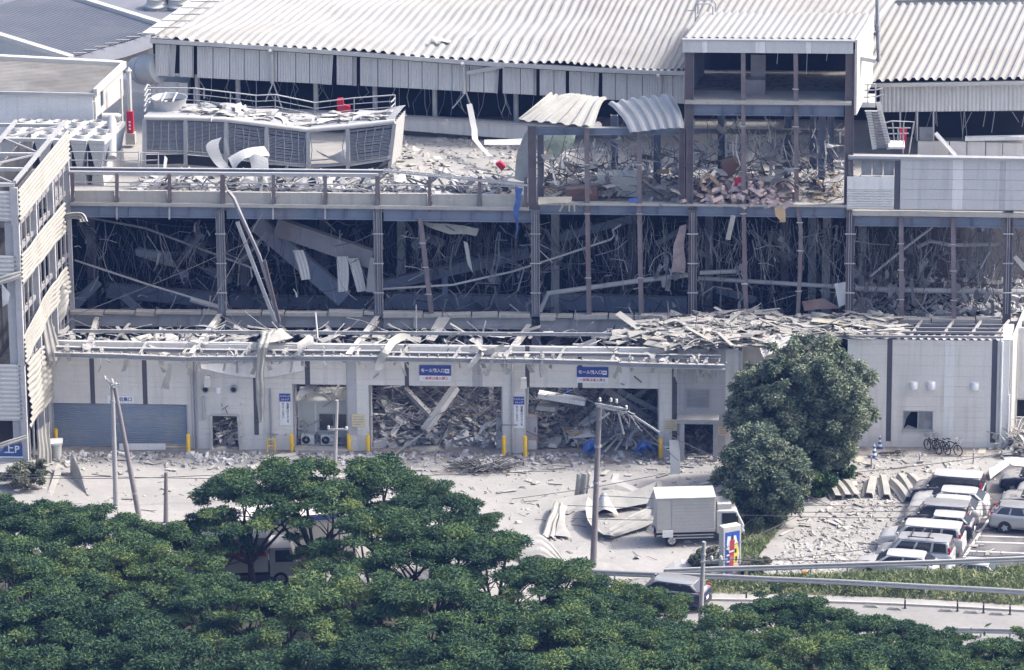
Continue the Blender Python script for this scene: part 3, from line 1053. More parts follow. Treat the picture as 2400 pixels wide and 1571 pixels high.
# slope between tower and wing roofs, and the higher roof beyond
g = MB()
nu = 4 * 22
A_ = [at(1640, 60, 9.5), at(2062, 52, 9.5)]
B_ = [at(1700, -40, 20), at(2130, -40, 20)]
g.loft(A_, B_, waves=22, amp=.22, along='u', nv=3)
g.build("folded_roof", M['roof'], rw)
MB().beam(at(2060, 9, YR + 14), at(2560, 3, YR + 14), .35, .3).build("gutter", M['white'], rw)
MB().beam(at(2060, 14, YR + 14.4), at(2560, 9, YR + 14.4), .3, .4).build("wall_strip", M['steel'], rw)
g = MB().loft([at(1900, 2, YR + 13.8), at(2560, -2, YR + 13.8)], [at(1960, -60, YR + 22), at(2620, -60, YR + 22)], waves=30, amp=.2, along='u', nv=2)
g.build("folded_roof", M['roof'], rw)
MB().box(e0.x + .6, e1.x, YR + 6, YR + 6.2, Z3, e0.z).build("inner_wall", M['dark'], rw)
g = MB().loft([b0 + V((0, .2, .3)), b1 + V((0, .2, .3))], [b0 + V((1, 6, .3)), b1 + V((1, 6, .3))], nu=2, nv=1)
g.build("ceiling", M['dark2'], rw)
MB().beam(at(2080, 258, YR + .3), at(2500, 256, YR + .3), .3, .2).build("lintel", M['dark2'], rw)
for x0, x1 in ((2150, 2225), (2225, 2266), (2266, 2310), (2310, 2350), (2350, 2398), (2398, 2460)):
    MB().box(Xp(x0, 345, YR) + .03, Xp(x1, 345, YR) - .03, YR - .1, YR + .1, Zp(2250, 366, YR), Zp(2250, 331, YR) + R.uniform(-.1, .05)).build("sill_panel", M['pan'], rw)
MB().beam(at(2262, 325, YR - .1), at(2480, 321, YR - .1), .4, .22).build("sill_cap", M['panl'], rw)
MB().beam(at(2192, 312, YR - .5), at(2240, 366, YR - 1.0), .5, .08).build("fallen_cap", M['panl'], rw)
for px in (2110, 2150, 2188):
    MB().beam(at(px, 258, YR), at(px, 330, YR), .1, .1, up=V((0, 1, 0))).build("sash_post", M['steell'], rw)
MB().box(Xp(2153, 310, YR) + .05, Xp(2186, 310, YR), YR - .02, YR + .01, Zp(2170, 330, YR), Zp(2170, 298, YR)).build("pane", M['glassd'], rw)
for _ in range(16):
    px = R.uniform(2110, 2440)
    p = at(px, 262, YR + R.uniform(.5, 4))
    MB().tube([p, p + V((R.gauss(0, .3), 0, -R.uniform(.6, 1.9)))], .025, 4).build("hanging_rod", M['steell'], rw)
# ================================================================== loading wing in front of the frame
wing = thing("loading_wing", "grey panelled loading wing with open delivery bays and a blue shutter", "building", at(900, 1062, WY))
ztop = Zp(900, 806, WY)


def panel_wall(parent, x0, x1, z0, z1, Y, opens, stripes, rowh=0.655, base='pan', rng=R, th=0.09):
    """panel courses with recessed joints; opens: (xa, xb, za, zb); stripes: (xa, xb, za, zb, material)"""
    xs = {x0, x1}
    zs = {z0, z1}
    z = z0
    while z < z1 - .2:
        zs.add(z)
        z += rowh
    for a in opens:
        xs |= {a[0], a[1]}
        zs |= {a[2], a[3]}
    for s in stripes:
        xs |= {s[0], s[1]}
        zs |= {s[2], s[3]}
    xs = sorted(v for v in xs if x0 - .001 <= v <= x1 + .001)
    zs = sorted(v for v in zs if z0 - .001 <= v <= z1 + .001)
    # merge near duplicates
    zs = [v for i, v in enumerate(zs) if i == 0 or v - zs[i - 1] > .06]
    xs = [v for i, v in enumerate(xs) if i == 0 or v - xs[i - 1] > .03]
    back = MB()
    for xa, xb in zip(xs, xs[1:]):
        for za, zb in zip(zs, zs[1:]):
            cx, cz = (xa + xb) / 2, (za + zb) / 2
            if any(a[0] < cx < a[1] and a[2] < cz < a[3] for a in opens):
                continue
            m = base
            for s in stripes:
                if s[0] < cx < s[1] and s[2] < cz < s[3]:
                    m = s[4]
            d = rng.uniform(-.004, .004)
            MB().box(xa + .003, xb - .003, Y + d, Y + th, za + .004, zb - .004).build("wall_panel", M[m], parent)
            back.box(xa, xb, Y + th + .001, Y + .22, za, zb)
    back.build("wall_core", M['joint'], parent)


def wx(px):
    return Xp(px, 950, WY)


def wz(py, px=900):
    return Zp(px, py, WY)


def rect(x0, y0, x1, y1, Y=WY):
    """picture rectangle on the plane Y -> xa, xb, za, zb"""
    xm, ym = (x0 + x1) / 2, (y0 + y1) / 2
    return (Xp(x0, ym, Y), Xp(x1, ym, Y), max(0.0, Zp(xm, y1, Y)), Zp(xm, y0, Y))


opens = [rect(122, 946, 442, 1066), rect(497, 974, 560, 1080), rect(687, 901, 815, 1080), rect(865, 905, 1178, 1080),
         rect(1232, 909, 1545, 1080), rect(1604, 992, 1678, 1090)]
opens = [(a, b, 0.0, d) for a, b, c, d in opens]
stripes = [rect(210, 800, 221, 946) + ('pand',), rect(333, 800, 344, 947) + ('pand',), rect(594, 848, 605, 1020) + ('pand',), rect(714, 800, 726, 899) + ('pand',),
           rect(948, 800, 958, 903) + ('pand',), rect(1231, 800, 1241, 906) + ('pand',), rect(1354, 800, 1365, 908) + ('pand',), rect(1575, 800, 1587, 1042) + ('pand',),
           rect(812, 845, 836, 1020) + ('panm',), rect(1107, 845, 1131, 903) + ('panm',), rect(1451, 800, 1476, 908) + ('panl',), rect(1587, 800, 1700, 1066) + ('panm',)]
panel_wall(wing, wx(113), wx(1730), 0.0, ztop, WY, opens, stripes)
# reveals of the bays (side cheeks run back)
for a, b, c, d in opens[2:5]:
    for x in (a - .001, b - .099):
        MB().box(x, x + .1, WY + .23, WY + 1.3, 0, d).build("bay_cheek", M['panm'], wing)
    MB().box(a + .1, b - .1, WY + .23, WY + .9, d, d + .25).build("lintel", M['steel'], wing)
# left return wall and roof remains
MB().box(wx(113) - .25, wx(113) - .002, WY + .02, -.5, 0, ztop - .3).build("side_wall", M['panm'], wing)
MB().box(wx(1730) + .002, wx(1730) + .2, WY + .02, -.4, 0, ztop - .2).build("side_wall", M['panm'], wing)
# long roof beams from the frame down to the canopy edge, pale
for (xa, ya), (xb, yb) in (((515, 742), (447, 834)), ((885, 747), (815, 836)), ((1240, 766), (1182, 843)), ((1612, 772), (1551, 852)), ((228, 748), (203, 826))):
    MB().ibeam(at(xa, ya, -.3), at(xb, yb, WY - 1.7), .3, .35, .04, .03).build("roof_beam", M['white' if xa > 300 else 'steell'], wing)
# roof purlins behind the wall top
for k, yy in enumerate((790,)):
    Y = -5.2
    MB().ibeam(at(170 - k * 14, yy - 14, Y), at(1700, yy - 4, Y), .12, .2, .02, .02).build("roof_purlin", M['steell'], wing)

# canopy along the wall
can = thing("canopy_frame", "stripped pale steel canopy frame along the top of the loading wing", "canopy", at(900, 845, WY - 1.5))
out = [(128, 829), (300, 834), (450, 839), (640, 837), (900, 840), (1200, 845), (1450, 851), (1700, 858)]
inn = [(132, 814), (300, 817), (470, 820), (640, 823), (900, 826), (1200, 829), (1450, 830), (1690, 836)]
for P_, Y, m, h in ((out, WY - 1.75, 'steell', .26), (inn, WY - .75, 'steell', .2)):
    for (x0, y0), (x1, y1) in zip(P_, P_[1:]):
        g = MB()
        a, b = at(x0, y0 + R.uniform(-1.5, 2), Y + R.uniform(-.08, .08)), at(x1, y1 + R.uniform(-1.5, 2), Y + R.uniform(-.08, .08))
        g.beam(a, b, .12, h)
        g.beam(a + V((0, -.1, h * .5)), b + V((0, -.1, h * .5)), .26, .03)
        g.beam(a + V((0, -.1, -h * .5)), b + V((0, -.1, -h * .5)), .26, .03)
        g.build("longitudinal_beam", M['steell'], can)
for x0, x1 in ((224, 203), (344, 326), (470, 447), (590, 566), (715, 690), (844, 814), (957, 939), (1082, 1062), (1200, 1182), (1325, 1306), (1446, 1432), (1585, 1551), (1668, 1650)):
    a, b = at(x0, edge(inn, x0) - 14, WY + .1), at(x1, edge(out, x1) + 1, WY - 1.8)
    MB().ibeam(a, b, .16, .24, .03, .03).build("rib", M['galv'], can)
for k in range(70):
    px = 150 + k * 22.5
    a = at(px, edge(out, px) - 4, WY - 1.75)
    MB().box(a.x - .03, a.x + .03, WY - 1.85, WY - 1.65, a.z, a.z + R.uniform(.05, .2)).build("clip", M['galv'], can)
for x0, x1 in ((150, 440), (480, 690), (720, 930), (960, 1180), (1245, 1430)):   # remains of gutter boards behind
    MB().beam(at(x0, edge(inn, x0) - 8, WY - .12), at(x1, edge(inn, x1) - 8, WY - .12), .05, R.uniform(.3, .5)).build("fascia_board", M['pan'], can)

# roller shutter
sh = thing("roller_shutter", "blue grey roller shutter bulged at the left of the loading wing", "shutter", at(282, 1055, WY))
a, b, c, d = opens[0]
g = MB()
nz = 24
Pg = []
for i in range(nz * 2 + 1):
    z = lerp(0.02, d, i / (nz * 2))
    row = []
    for j in range(25):
        x = lerp(a + .05, b - .05, j / 24)
        bulge = -.12 * math.sin(j / 24 * math.pi) * math.sin(min(1, i / nz) * 1.4) + .05 * NZ.noise(V((x * .6, z, 1)))
        sag = .10 * math.sin(j / 24 * math.pi * 1.5) * (1 - i / nz / 2)
        row.append(V((x, WY + .12 + bulge + (.1 if i % 2 else 0), max(.01, z - sag + (.1 if j > 16 and i < 2 else 0)))))
    Pg.append(row)
g.grid(Pg)
g.build("slat_curtain", M['shut'], sh)
for x in (a + .001, b - .101):
    MB().box(x, x + .1, WY + .02, WY + .3, 0, d).build("guide_rail", M['steell'], sh)
MB().box(a, b, WY + .02, WY + .1, 0.0, .06).build("bottom_bar", M['galv'], sh) if False else None

# doorway frame, right lean-to frame
dr_ = thing("door_frame", "bent pale steel door frame left of the first delivery bay", "door frame", at(528, 1064, WY))
a, b, c, d = opens[1]
MB().beam(V((a - .05, WY - .05, 0)), V((a, WY - .05, d)), .14, .2, up=V((0, 1, 0))).build("jamb", M['white'], dr_)
MB().beam(V((b + .1, WY - .08, 0)), V((b, WY - .05, d)), .14, .2, up=V((0, 1, 0))).build("jamb", M['white'], dr_)
MB().beam(V((a, WY - .05, d + .05)), V((b, WY - .05, d + .05)), .14, .1).build("head", M['white'], dr_)
lp = thing("side_porch", "small grey steel porch frame beside the yellow notice by the tree", "porch", at(1640, 1075, WY - 1.2))
Y = WY - 1.1
for x0, x1 in ((1593, 1604), (1671, 1681)):
    r = rect(x0, 994, x1, 1076, Y)
    MB().box(r[0], r[1], Y, Y + .25, 0, r[3]).build("post", M['steell'], lp)
r = rect(1586, 984, 1684, 994, Y)
MB().box(r[0], r[1], Y - .05, Y + 1.1, r[2], r[3]).build("roof", M['galv'], lp)
r = rect(1551, 1043, 1592, 1075, Y + .6)
MB().box(r[0], r[1], Y + .5, Y + 1.05, 0, r[3]).build("plinth", M['panm'], lp)

# ------------------------------------------------------------------ right wall of the wing
rwall = thing("side_wing", "grey panelled wall with a broken window beside the tall dusty tree", "building", at(2200, 1053, -5.0))
RY = -5.0
xs0, xs1 = Xp(1985, 950, RY), Xp(2342, 950, RY)
zt_ = Zp(2170, 797, RY)
win = rect(2116, 963, 2187, 1008, RY)
panel_wall(rwall, xs0, xs1, 0, zt_, RY, [win], [rect(2078, 790, 2090, 1034, RY) + ('pand',), rect(2323, 790, 2336, 1038, RY) + ('pand',), rect(2212, 790, 2237, 1040, RY) + ('panl',)])
wf = thing("wall_window", "sliding window with shattered glass in the grey side wall", "window", at(2150, 1008, RY))
a, b, c, d = win
for x in (a, (a + b) / 2 - .03, b - .06):
    MB().box(x, x + .06, RY - .02, RY + .1, c, d).build("sash_stile", M['galvd'], wf)
for z in (c, d - .06):
    MB().box(a + .061, b - .061, RY - .018, RY + .1, z, z + .06).build("sash_rail", M['galvd'], wf)
MB().box(a - .05, b + .05, RY - .08, RY - .021, c - .07, c - .003).build("sill", M['galv'], wf)
g = MB()
m_ = (a + b) / 2
g.face([V((a + .06, RY + .05, c + .06)), V((a + .06, RY + .05, d - .06)), V((a + .5, RY + .05, d - .06)), V((a + .2, RY + .05, c + .7))])
g.face([V((a + .06, RY + .052, c + .05)), V((a + .3, RY + .052, c + .3)), V((m_ - .1, RY + .052, c + .12)), V((m_ - .03, RY + .052, c + .05))])
g.build("broken_pane", M['glassd'], wf)
MB().box(m_ + .031, b - .06, RY + .06, RY + .066, c + .06, d - .06).build("pane", M['glassd'], wf)
MB().box(a, b, RY + .6, RY + .65, c - .2, d + .2).build("dark_backing", M['dark'], wf)  # dark sheet set behind the broken window
# corner pilaster, downpipes, set-back wall at the picture's edge
MB().hexa([V((xs1, RY - .02, 0)), V((xs1 + .55, RY - .02, 0)), V((xs1 + .9, RY + 3, 0)), V((xs1 + .3, RY + 3, 0)), V((xs1, RY - .02, zt_ + .1)), V((xs1 + .55, RY - .02, zt_ + .1)), V((xs1 + .9, RY + 3, zt_ + .1)), V((xs1 + .3, RY + 3, zt_ + .1))]).build("corner_pier", M['panl'], rwall)
MB().hexa([V((xs1 + .6, RY + .2, 0)), V((xs1 + .75, RY + .2, 0)), V((xs1 + 1.75, RY + 6.5, 0)), V((xs1 + 1.6, RY + 6.5, 0)), V((xs1 + .6, RY + .2, zt_)), V((xs1 + .75, RY + .2, zt_)), V((xs1 + 1.75, RY + 6.5, zt_)), V((xs1 + 1.6, RY + 6.5, zt_))]).build("return_wall", M['white'], rwall)
win2 = rect(2384, 936, 2440, 980, -2.4)
panel_wall(rwall, xs1 + 1.2, xs1 + 6, 0, zt_, -2.4, [win2], [])
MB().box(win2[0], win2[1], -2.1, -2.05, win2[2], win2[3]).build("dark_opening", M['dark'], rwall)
for z in (win2[2] - .03, win2[3] - .03):
    MB().box(win2[0] - .05, win2[1], -2.46, -2.4, z, z + .07).build("window_rail", M['galv'], rwall)
for px, r_, y0 in ((2343, .07, 800), (2362, .05, 925)):
    p = at(px, 1060, RY - .15)
    MB().tube([V((p.x, RY - .12, 0.05)), V((p.x, RY - .12, Zp(px, y0, RY - .12)))], r_, 8).build("downpipe", M['panl'], rwall, smooth=True)
# open roof grid behind the wall head
for k, yy in enumerate((760, 769, 778, 788)):
    MB().beam(at(1990, yy, -1.2 - 1.5 * k), at(2352, yy + 3, -1.2 - 1.5 * k), .1, .14).build("roof_purlin", M['steel'], rwall)
for x0, x1 in ((2085, 2050), (2160, 2130), (2235, 2205), (2300, 2270), (2365, 2330)):
    MB().beam(at(x0, 752, -.4), at(x1, 793, RY + .1), .12, .16).build("roof_rafter", M['steell'], rwall)
MB().box(xs0, xs1, RY + .3, -.6, zt_ - 1.2, zt_ - 1.0).build("ceiling_deck", M['dark'], rwall)
g = MB().loft([at(1985, 786, RY + .4), at(2345, 791, RY + .4)], [at(1983, 794, RY - .02), at(2343, 799, RY - .02)], waves=20, amp=.12, along='u', nv=1)
g.build("closure_sheet", M['sheetg'], rwall)
# closed wall between the two wings, mostly behind the tree, with an open alley
panel_wall(rwall, wx(1735), xs0 - 1.6, 0, zt_ - .5, RY + 2.0, [], [])
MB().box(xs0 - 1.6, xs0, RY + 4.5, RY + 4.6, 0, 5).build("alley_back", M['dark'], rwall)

# wall fittings: bracketed lamps, vents, hoods
def fitting(name, label, cat, px, py, Y, kind, s=1.0):
    p = at(px, py, Y)
    t = thing(name, label, cat, p)
    if kind == 'hood':
        g = MB()
        g.lathe(p + V((0, -.03, -.22 * s)), [(.22 * s, 0), (.24 * s, .1 * s), (.24 * s, .34 * s), (.17 * s, .45 * s)], 12)
        g.build("hood", M['signw'], t, smooth=True)
        MB().box(p.x - .26 * s, p.x + .26 * s, Y - .02, Y - .001, p.z - .28 * s, p.z + .27 * s).build("back_plate", M['panl'], t)
    elif kind == 'lamp':
        MB().box(p.x - .05, p.x + .05, Y - .35, Y - .001, p.z + .15, p.z + .22).build("arm", M['steel'], t)
        MB().hexa([V((p.x - .2, Y - .75, p.z - .3)), V((p.x + .2, Y - .75, p.z - .3)), V((p.x + .16, Y - .3, p.z - .35)), V((p.x - .16, Y - .3, p.z - .35)),
                   V((p.x - .16, Y - .6, p.z + .3)), V((p.x + .16, Y - .6, p.z + .3)), V((p.x + .14, Y - .3, p.z + .3)), V((p.x - .14, Y - .3, p.z + .3))]).build("lamp_head", M['white'], t)
    elif kind == 'vent':
        MB().lathe(p + V((0, -.001, 0)), [(.24, 0), (.24, .2), (.17, .22), (.17, .1)], 12, ax=V((0, -1, 0)), cap=False).build("ring", M['galvd'], t)
        MB().lathe(p + V((0, -.12, 0)), [(.165, 0), (.165, .02)], 12, ax=V((0, -1, 0))).build("throat", M['black'], t)
    return t


for px, py, lb in ((2141, 903, "white hood vent left of a pair above the broken window"), (2183, 903, "white hood vent right of a pair above the broken window"), (2285, 905, "single white hood vent near the charcoal strip on the side wall")):
    fitting("vent_hood", lb, "vent", px, py, RY, 'hood')
fitting("wall_lamp", "dusty white floodlight on the wall above the pipe vents", "lamp", 489, 888, WY, 'lamp')
fitting("wall_lamp", "white floodlight on the pier between the two large delivery bays", "lamp", 1229, 891, WY, 'lamp')
fitting("pipe_vent", "round dark wall vent over a broken downpipe", "vent", 482, 911, WY, 'vent')
fitting("vent_hood", "small grey hood vent between two round dark vents", "vent", 511, 914, WY, 'hood', .8)
fitting("pipe_vent", "round dark wall vent right of the small grey hood", "vent", 548, 911, WY, 'vent')
# louvre grille on the wall by the tree
lg = thing("louvre_grille", "grey louvred grille on the wall above the side porch", "grille", at(1635, 955, WY))
a, b, c, d = rect(1608, 912, 1663, 955)
for x in (a, b - .08):
    MB().box(x, x + .08, WY - .08, WY - .01, c, d).build("frame_stile", M['galvd'], lg)
for z in (c, d - .08):
    MB().box(a + .081, b - .081, WY - .08, WY - .01, z, z + .08).build("frame_rail", M['galvd'], lg)
for k in range(11):
    z = lerp(c + .08, d - .08, (k + .5) / 11)
    MB().obox(V(((a + b) / 2, WY - .05, z)), V(((b - a) / 2 - .09, 0, 0)), V((0, .02, .01)), V((0, -.02, .035))).build("slat", M['galvd'], lg)
# downpipes on the wing
for k, (px, y0, y1) in enumerate(((455, 850, 1062), (462, 850, 1062), (1201, 850, 1060), (636, 912, 1050), (478, 930, 985))):
    p = at(px, y1, WY - .15)
    dp = MB().tube([V((p.x, WY - .12, max(.05, p.z))), V((p.x, WY - .12, Zp(px, y0, WY - .12)))], .07, 8).build("downpipe", M['galvd' if k % 2 else 'steell'], wing, smooth=True)
# loose fascia sheet over the doorway
MB().loft(PP((470, 853, WY - .25), (590, 850, WY - .3), (712, 848, WY - .35)), PP((470, 862, WY - .4), (592, 885, WY - .5), (714, 868, WY - .4)), nu=8, nv=3, crumple=.08).build("loose_fascia", M['panl'], wing)

# ------------------------------------------------------------------ left stair and ramp block, seen on its corner
lb = thing("ramp_block", "steel ramp block with torn corrugated bands and open mullions at the left edge", "building", at(50, 1125, -13))
YC = -13.0
cF = at(49, 800, YC)
xC = cF.x
YB = 0.0
dS = V((Xp(163, 600, YB) - xC, YB - YC, 0))     # along the side, front corner -> back


def sp(t, z, off=0.0):
    """point on the block's right side, t 0 front .. 1 back"""
    return V((xC + dS.x * t + off, YC + dS.y * t, z))


def zc(py, t=0.0):
    """height at the front corner for picture y (t: along the side)"""
    px = lerp(49, 163, t)
    return Zp(px, py, YC + dS.y * t)


zL = [zc(y) for y in (447, 524, 598, 670, 756, 830, 872, 985, 1040, 1072, 1120)]
# side columns and mullions
for k in range(13):
    t = k / 12
    big = k % 4 == 0
    g = MB().beam(sp(t, 0.02), sp(t, zL[1] + .5 - (0 if k < 9 else R.uniform(0, .4))), .36 if big else .09, .36 if big else .14, up=V((0, 1, 0)))
    g.build("side_column" if big else "side_mullion", M['steell' if big else 'galv'], lb)
for z in (zL[1] - .3, zL[2] + .1, zL[3] - .2, zL[4] + .3, zL[6], zL[7]):
    MB().beam(sp(0, z, -.1), sp(1, z, -.1), .2, .25).build("side_girt", M['steel'], lb)
MB().hexa([V((xC - 12, YC + .6, 0)), V((xC - .6, YC + .6, 0)), V((xC + dS.x - .8, YB, 0)), V((xC - 12, YB, 0)), V((xC - 12, YC + .6, .1)), V((xC - .6, YC + .6, .1)), V((xC + dS.x - .8, YB, .1)), V((xC - 12, YB, .1))]).build("floor", M['dark2'], lb)
for z in (zL[1] - .4, zL[3] - .3, zL[6] - .2):
    MB().hexa([V((xC - 12, YC + .4, z - .25)), V((xC - .5, YC + .4, z - .25)), V((xC + dS.x - .6, YB, z - .25)), V((xC - 12, YB, z - .25)), V((xC - 12, YC + .4, z)), V((xC - .5, YC + .4, z)), V((xC + dS.x - .6, YB, z)), V((xC - 12, YB, z))]).build("floor_slab", M['dark2'], lb)
# inner dark core
MB().box(xC - 12, xC - 2.5, YC + 5, YC + 5.2, 0, zL[0]).build("inner_wall", M['dark'], lb)
g = MB()
a, b = sp(0.12, 0, -2.2), sp(1, 0, -2.2)
g.hexa([a, a + V((.1, 0, 0)), b + V((.1, 0, 0)), b, a + ZU * zL[0], a + V((.1, 0, zL[0])), b + V((.1, 0, zL[0])), b + ZU * zL[0]])
g.build("inner_wall", M['dark2'], lb)


def side_band(t0, t1, za0, zb0, za1, zb1, waves, off=.18, crumple=0.0, flare=0.0, m='band', mid=None):
    A = [sp(t0, za0, off), sp((t0 + t1) / 2, (za0 + za1) / 2 + (mid or 0), off + flare * .3), sp(t1, za1, off + flare)]
    B = [sp(t0, zb0, off), sp((t0 + t1) / 2, (zb0 + zb1) / 2 + (mid or 0), off + flare * .3), sp(t1, zb1, off + flare)]
    MB().loft(A, B, waves=waves, amp=.11, along='v', nu=16, crumple=crumple, cs=.5).build("corrugated_band", M[m], lb)


side_band(0, 1, zL[0], zL[1], zL[0] + .1, zL[1] + .15, 7)
side_band(0, .86, zL[2], zL[3], zL[2] - .05, zL[3] - .1, 7, .2, .1)
side_band(0, .88, zL[4] - .9, zL[5] - .7, zL[4] - .1, zL[5] + .2, 6, .25, .22, mid=.6)
side_band(0.02, .52, zL[6] + .6, zL[7] - .9, zL[6] - .1, zL[7] - .6, 11, .25, .2)
# curled end of the middle band, hanging sheets
MB().loft(PP((140, 503, -2), (170, 497, -2.2), (196, 500, -2.6), (207, 520, -3)), PP((146, 520, -2), (168, 514, -2.2), (185, 515, -2.6), (186, 522, -3)), waves=3, amp=.08, along='v', nu=10, crumple=.05).build("curled_sheet", M['sheet'], lb)
MB().loft(PP((128, 700, -4), (146, 664, -3.8), (152, 672, -3.6)), PP((112, 770, -4.2), (150, 740, -3.8), (160, 710, -3.4)), waves=4, amp=.08, along='v', nu=8, crumple=.15).build("curled_sheet", M['sheet'], lb)
MB().loft(PP((95, 770, -8), (108, 740, -7.6), (124, 760, -7.4)), PP((112, 845, -8), (130, 846, -7.6), (146, 835, -7.2)), waves=3, amp=.08, along='u', nv=6, crumple=.1).build("hanging_sheet", M['sheet'], lb)
MB().loft(PP((88, 1010, -10.5), (102, 1000, -10), (116, 985, -9.5)), PP((84, 1090, -11), (104, 1092, -10.5), (121, 1090, -10)), waves=4, amp=.1, along='u', nv=8, crumple=.15).build("hanging_sheet", M['band'], lb)
# front face: siding bands, column, window voids
for y0, y1 in ((447, 518), (598, 648), (853, 985), (1072, 1100)):
    za, zb = Zp(25, y0, YC), Zp(25, y1, YC)
    MB().loft([V((xC - 12, YC - .1, za)), V((xC - .05, YC - .1, za))], [V((xC - 12, YC - .1, zb)), V((xC - .05, YC - .1, zb))], waves=max(3, int((y1 - y0) / 10)), amp=.08, along='v', nu=6).build("siding_band", M['cladp'], lb)
MB().box(xC - .28, xC + .18, YC - .2, YC + .02, zL[1] - .1, zL[0] + .2).build("corner_flashing", M['steell'], lb)
MB().box(xC - .7, xC - .1, YC + .02, YC + .5, .1, zL[1]).build("corner_column", M['steell'], lb)
MB().box(xC - 4.2, xC - 3.7, YC + .5, YC + 1, .1, zL[1]).build("corner_column", M['steel'], lb)
# loose siding strips across the front
MB().loft(PP((-30, 660, YC - .6), (20, 642, YC - .5), (50, 636, YC - .3)), PP((-30, 676, YC - .8), (20, 662, YC - .7), (50, 648, YC - .5)), waves=2, amp=.06, along='v', nu=8, crumple=.06).build("loose_siding", M['sheet'], lb)
MB().loft(PP((-30, 1050, YC - 1), (20, 1032, YC - .8), (62, 1018, YC - .5)), PP((-30, 1062, YC - 1.1), (22, 1044, YC - .9), (64, 1028, YC - .6)), waves=2, amp=.06, along='v', nu=8, crumple=.05).build("loose_siding", M['sheet'], lb)
MB().loft(PP((4, 660, YC - .9), (25, 690, YC - .9)), PP((8, 720, YC - 1), (20, 712, YC - 1)), nu=4, nv=4, crumple=.15).build("hanging_sheet", M['sheetg'], lb)
MB().loft(PP((-30, 1092, YC - 1.2), (20, 1085, YC - 1.0), (85, 1078, YC - .6)), PP((-30, 1104, YC - 1.6), (20, 1108, YC - 1.5), (84, 1092, YC - 1)), nu=8, nv=4, crumple=.2).build("loose_siding", M['sheet'], lb)
# open truss roof
for t in (0, .25, .5, .75, 1):
    p = sp(t, zL[0] + .35)
    MB().beam(p, p + V((-12, 0, .0)), .18, .2).build("roof_truss_beam", M['white'], lb)
for dx in (0, -3.0, -6, -9):
    MB().beam(sp(0, zL[0] + .5, dx), sp(1, zL[0] + .6, dx), .2, .2).build("roof_truss_beam", M['galv'], lb)
for k in range(4):
    for dx in (0, -3, -6):
        a, b = sp(k / 4, zL[0] + .42, dx), sp((k + 1) / 4, zL[0] + .42, dx - 3)
        if (k + int(dx)) % 2:
            a, b = sp((k + 1) / 4, zL[0] + .42, dx), sp(k / 4, zL[0] + .42, dx - 3)
        MB().beam(a, b, .1, .1).build("roof_brace", M['galv'], lb)

# ------------------------------------------------------------------ sheds and roofs at the top left
shed = thing("roof_shed", "white rooftop shed with a brownish seamed roof", "building", at(110, 330, 10))
YS = 9.0
f0, f1 = at(-60, 213, YS), at(220, 219, YS)
k0, k1 = at(-20, 140, YS + 6.5), at(288, 156, YS + 6.5)
MB().loft([f0, k0], [f1, k1], waves=22, amp=.1, along='u', nv=3).build("seamed_roof", M['roofb'], shed)
MB().beam(k0 + ZU * .15, k1 + ZU * .15, .5, .35).build("ridge_cap", M['white'], shed)
MB().beam(f1 + V((.1, -.1, .12)), k1 + V((.1, .1, .12)), .25, .4).build("verge", M['white'], shed)
MB().prism([f0 + V((0, .05, -.2)), f1 + V((-.1, .05, -.2)), V((f1.x - .1, YS + .05, Z3)), V((f0.x, YS + .05, Z3))], V((0, .15, 0))).build("front_wall", M['panl'], shed)
MB().beam(f0 + V((0, -.15, -.05)), f1 + V((0, -.15, -.05)), .2, .2).build("gutter", M['galv'], shed)
q0, q1 = f1 + V((0, .3, -.2)), k1 + V((0, -.1, -.2))
MB().hexa([V((q0.x - .2, q0.y, q0.z - 1.5)), V((q0.x, q0.y, q0.z - 1.5)), V((q1.x, q1.y, q1.z - 1.7)), V((q1.x - .2, q1.y, q1.z - 1.7)), V((q0.x - .2, q0.y, q0.z)), q0, q1, V((q1.x - .2, q1.y, q1.z))]).build("gable_wall", M['white'], shed)
for t, w in ((.02, .5), (.93, .5)):
    c = q0.lerp(q1, t)
    MB().box(c.x - .2, c.x + .03, c.y - w / 2, c.y + w / 2, Z3, c.z - .4).build("gable_pier", M['white'], shed)
MB().box(q0.x - .6, q0.x - .5, q0.y, q1.y, Z3, q0.z - .3).build("inner_wall", M['steelb'], shed)
c = q0.lerp(q1, .25)
MB().box(c.x + .001, c.x + .1, c.y - .3, c.y + .1, c.z - 1.0, c.z - .1).build("vent_louvre", M['steelb'], shed)

far = thing("far_roof_block", "far block with a dull grey seamed roof and white edges", "building", at(180, 130, 30))
cs_ = [at(-120, 48, 34), at(168, 137, 26), at(395, 68, 34), at(110, -20, 46)]
MB().loft([cs_[0], cs_[3]], [cs_[1], cs_[2]], waves=34, amp=.07, along='u', nv=2).build("seamed_roof", M['roofg'], far)
MB().beam(cs_[0] + V((0, -.2, .1)), cs_[1] + V((0, -.2, .1)), .5, .3).build("edge_flashing", M['white'], far)
MB().beam(cs_[3] + ZU * .2, cs_[2] + ZU * .2, .5, .3).build("ridge_flashing", M['white'], far)
MB().prism([cs_[0] + V((0, .1, -.2)), cs_[1] + V((0, .1, -.2)), cs_[1] + V((0, .1, -3)), cs_[0] + V((0, .1, -3))], V((0, .2, 0))).build("wall", M['clad'], far)
MB().prism([cs_[1] + V((0, .1, -.2)), cs_[2] + V((0, .1, -.2)), cs_[2] + V((0, .1, -2.6)), cs_[1] + V((0, .1, -2.6))], V((0, .2, 0))).build("wall", M['panm'], far)
g = MB().loft([cs_[1], cs_[2]], [cs_[1] + V((.5, -1.4, -.5)), cs_[2] + V((.5, -1.4, -.5))], nu=10, nv=2, crumple=.1)
g.build("drooping_eave", M['roofg'], far)
for k in range(7):
    c = cs_[1].lerp(cs_[2], .02 + k * .11) + V((-.1, .4, .2))
    MB().tube([c, c + V((.9, .1, 0))], .05, 4).build("snow_bar", M['steel'], far)
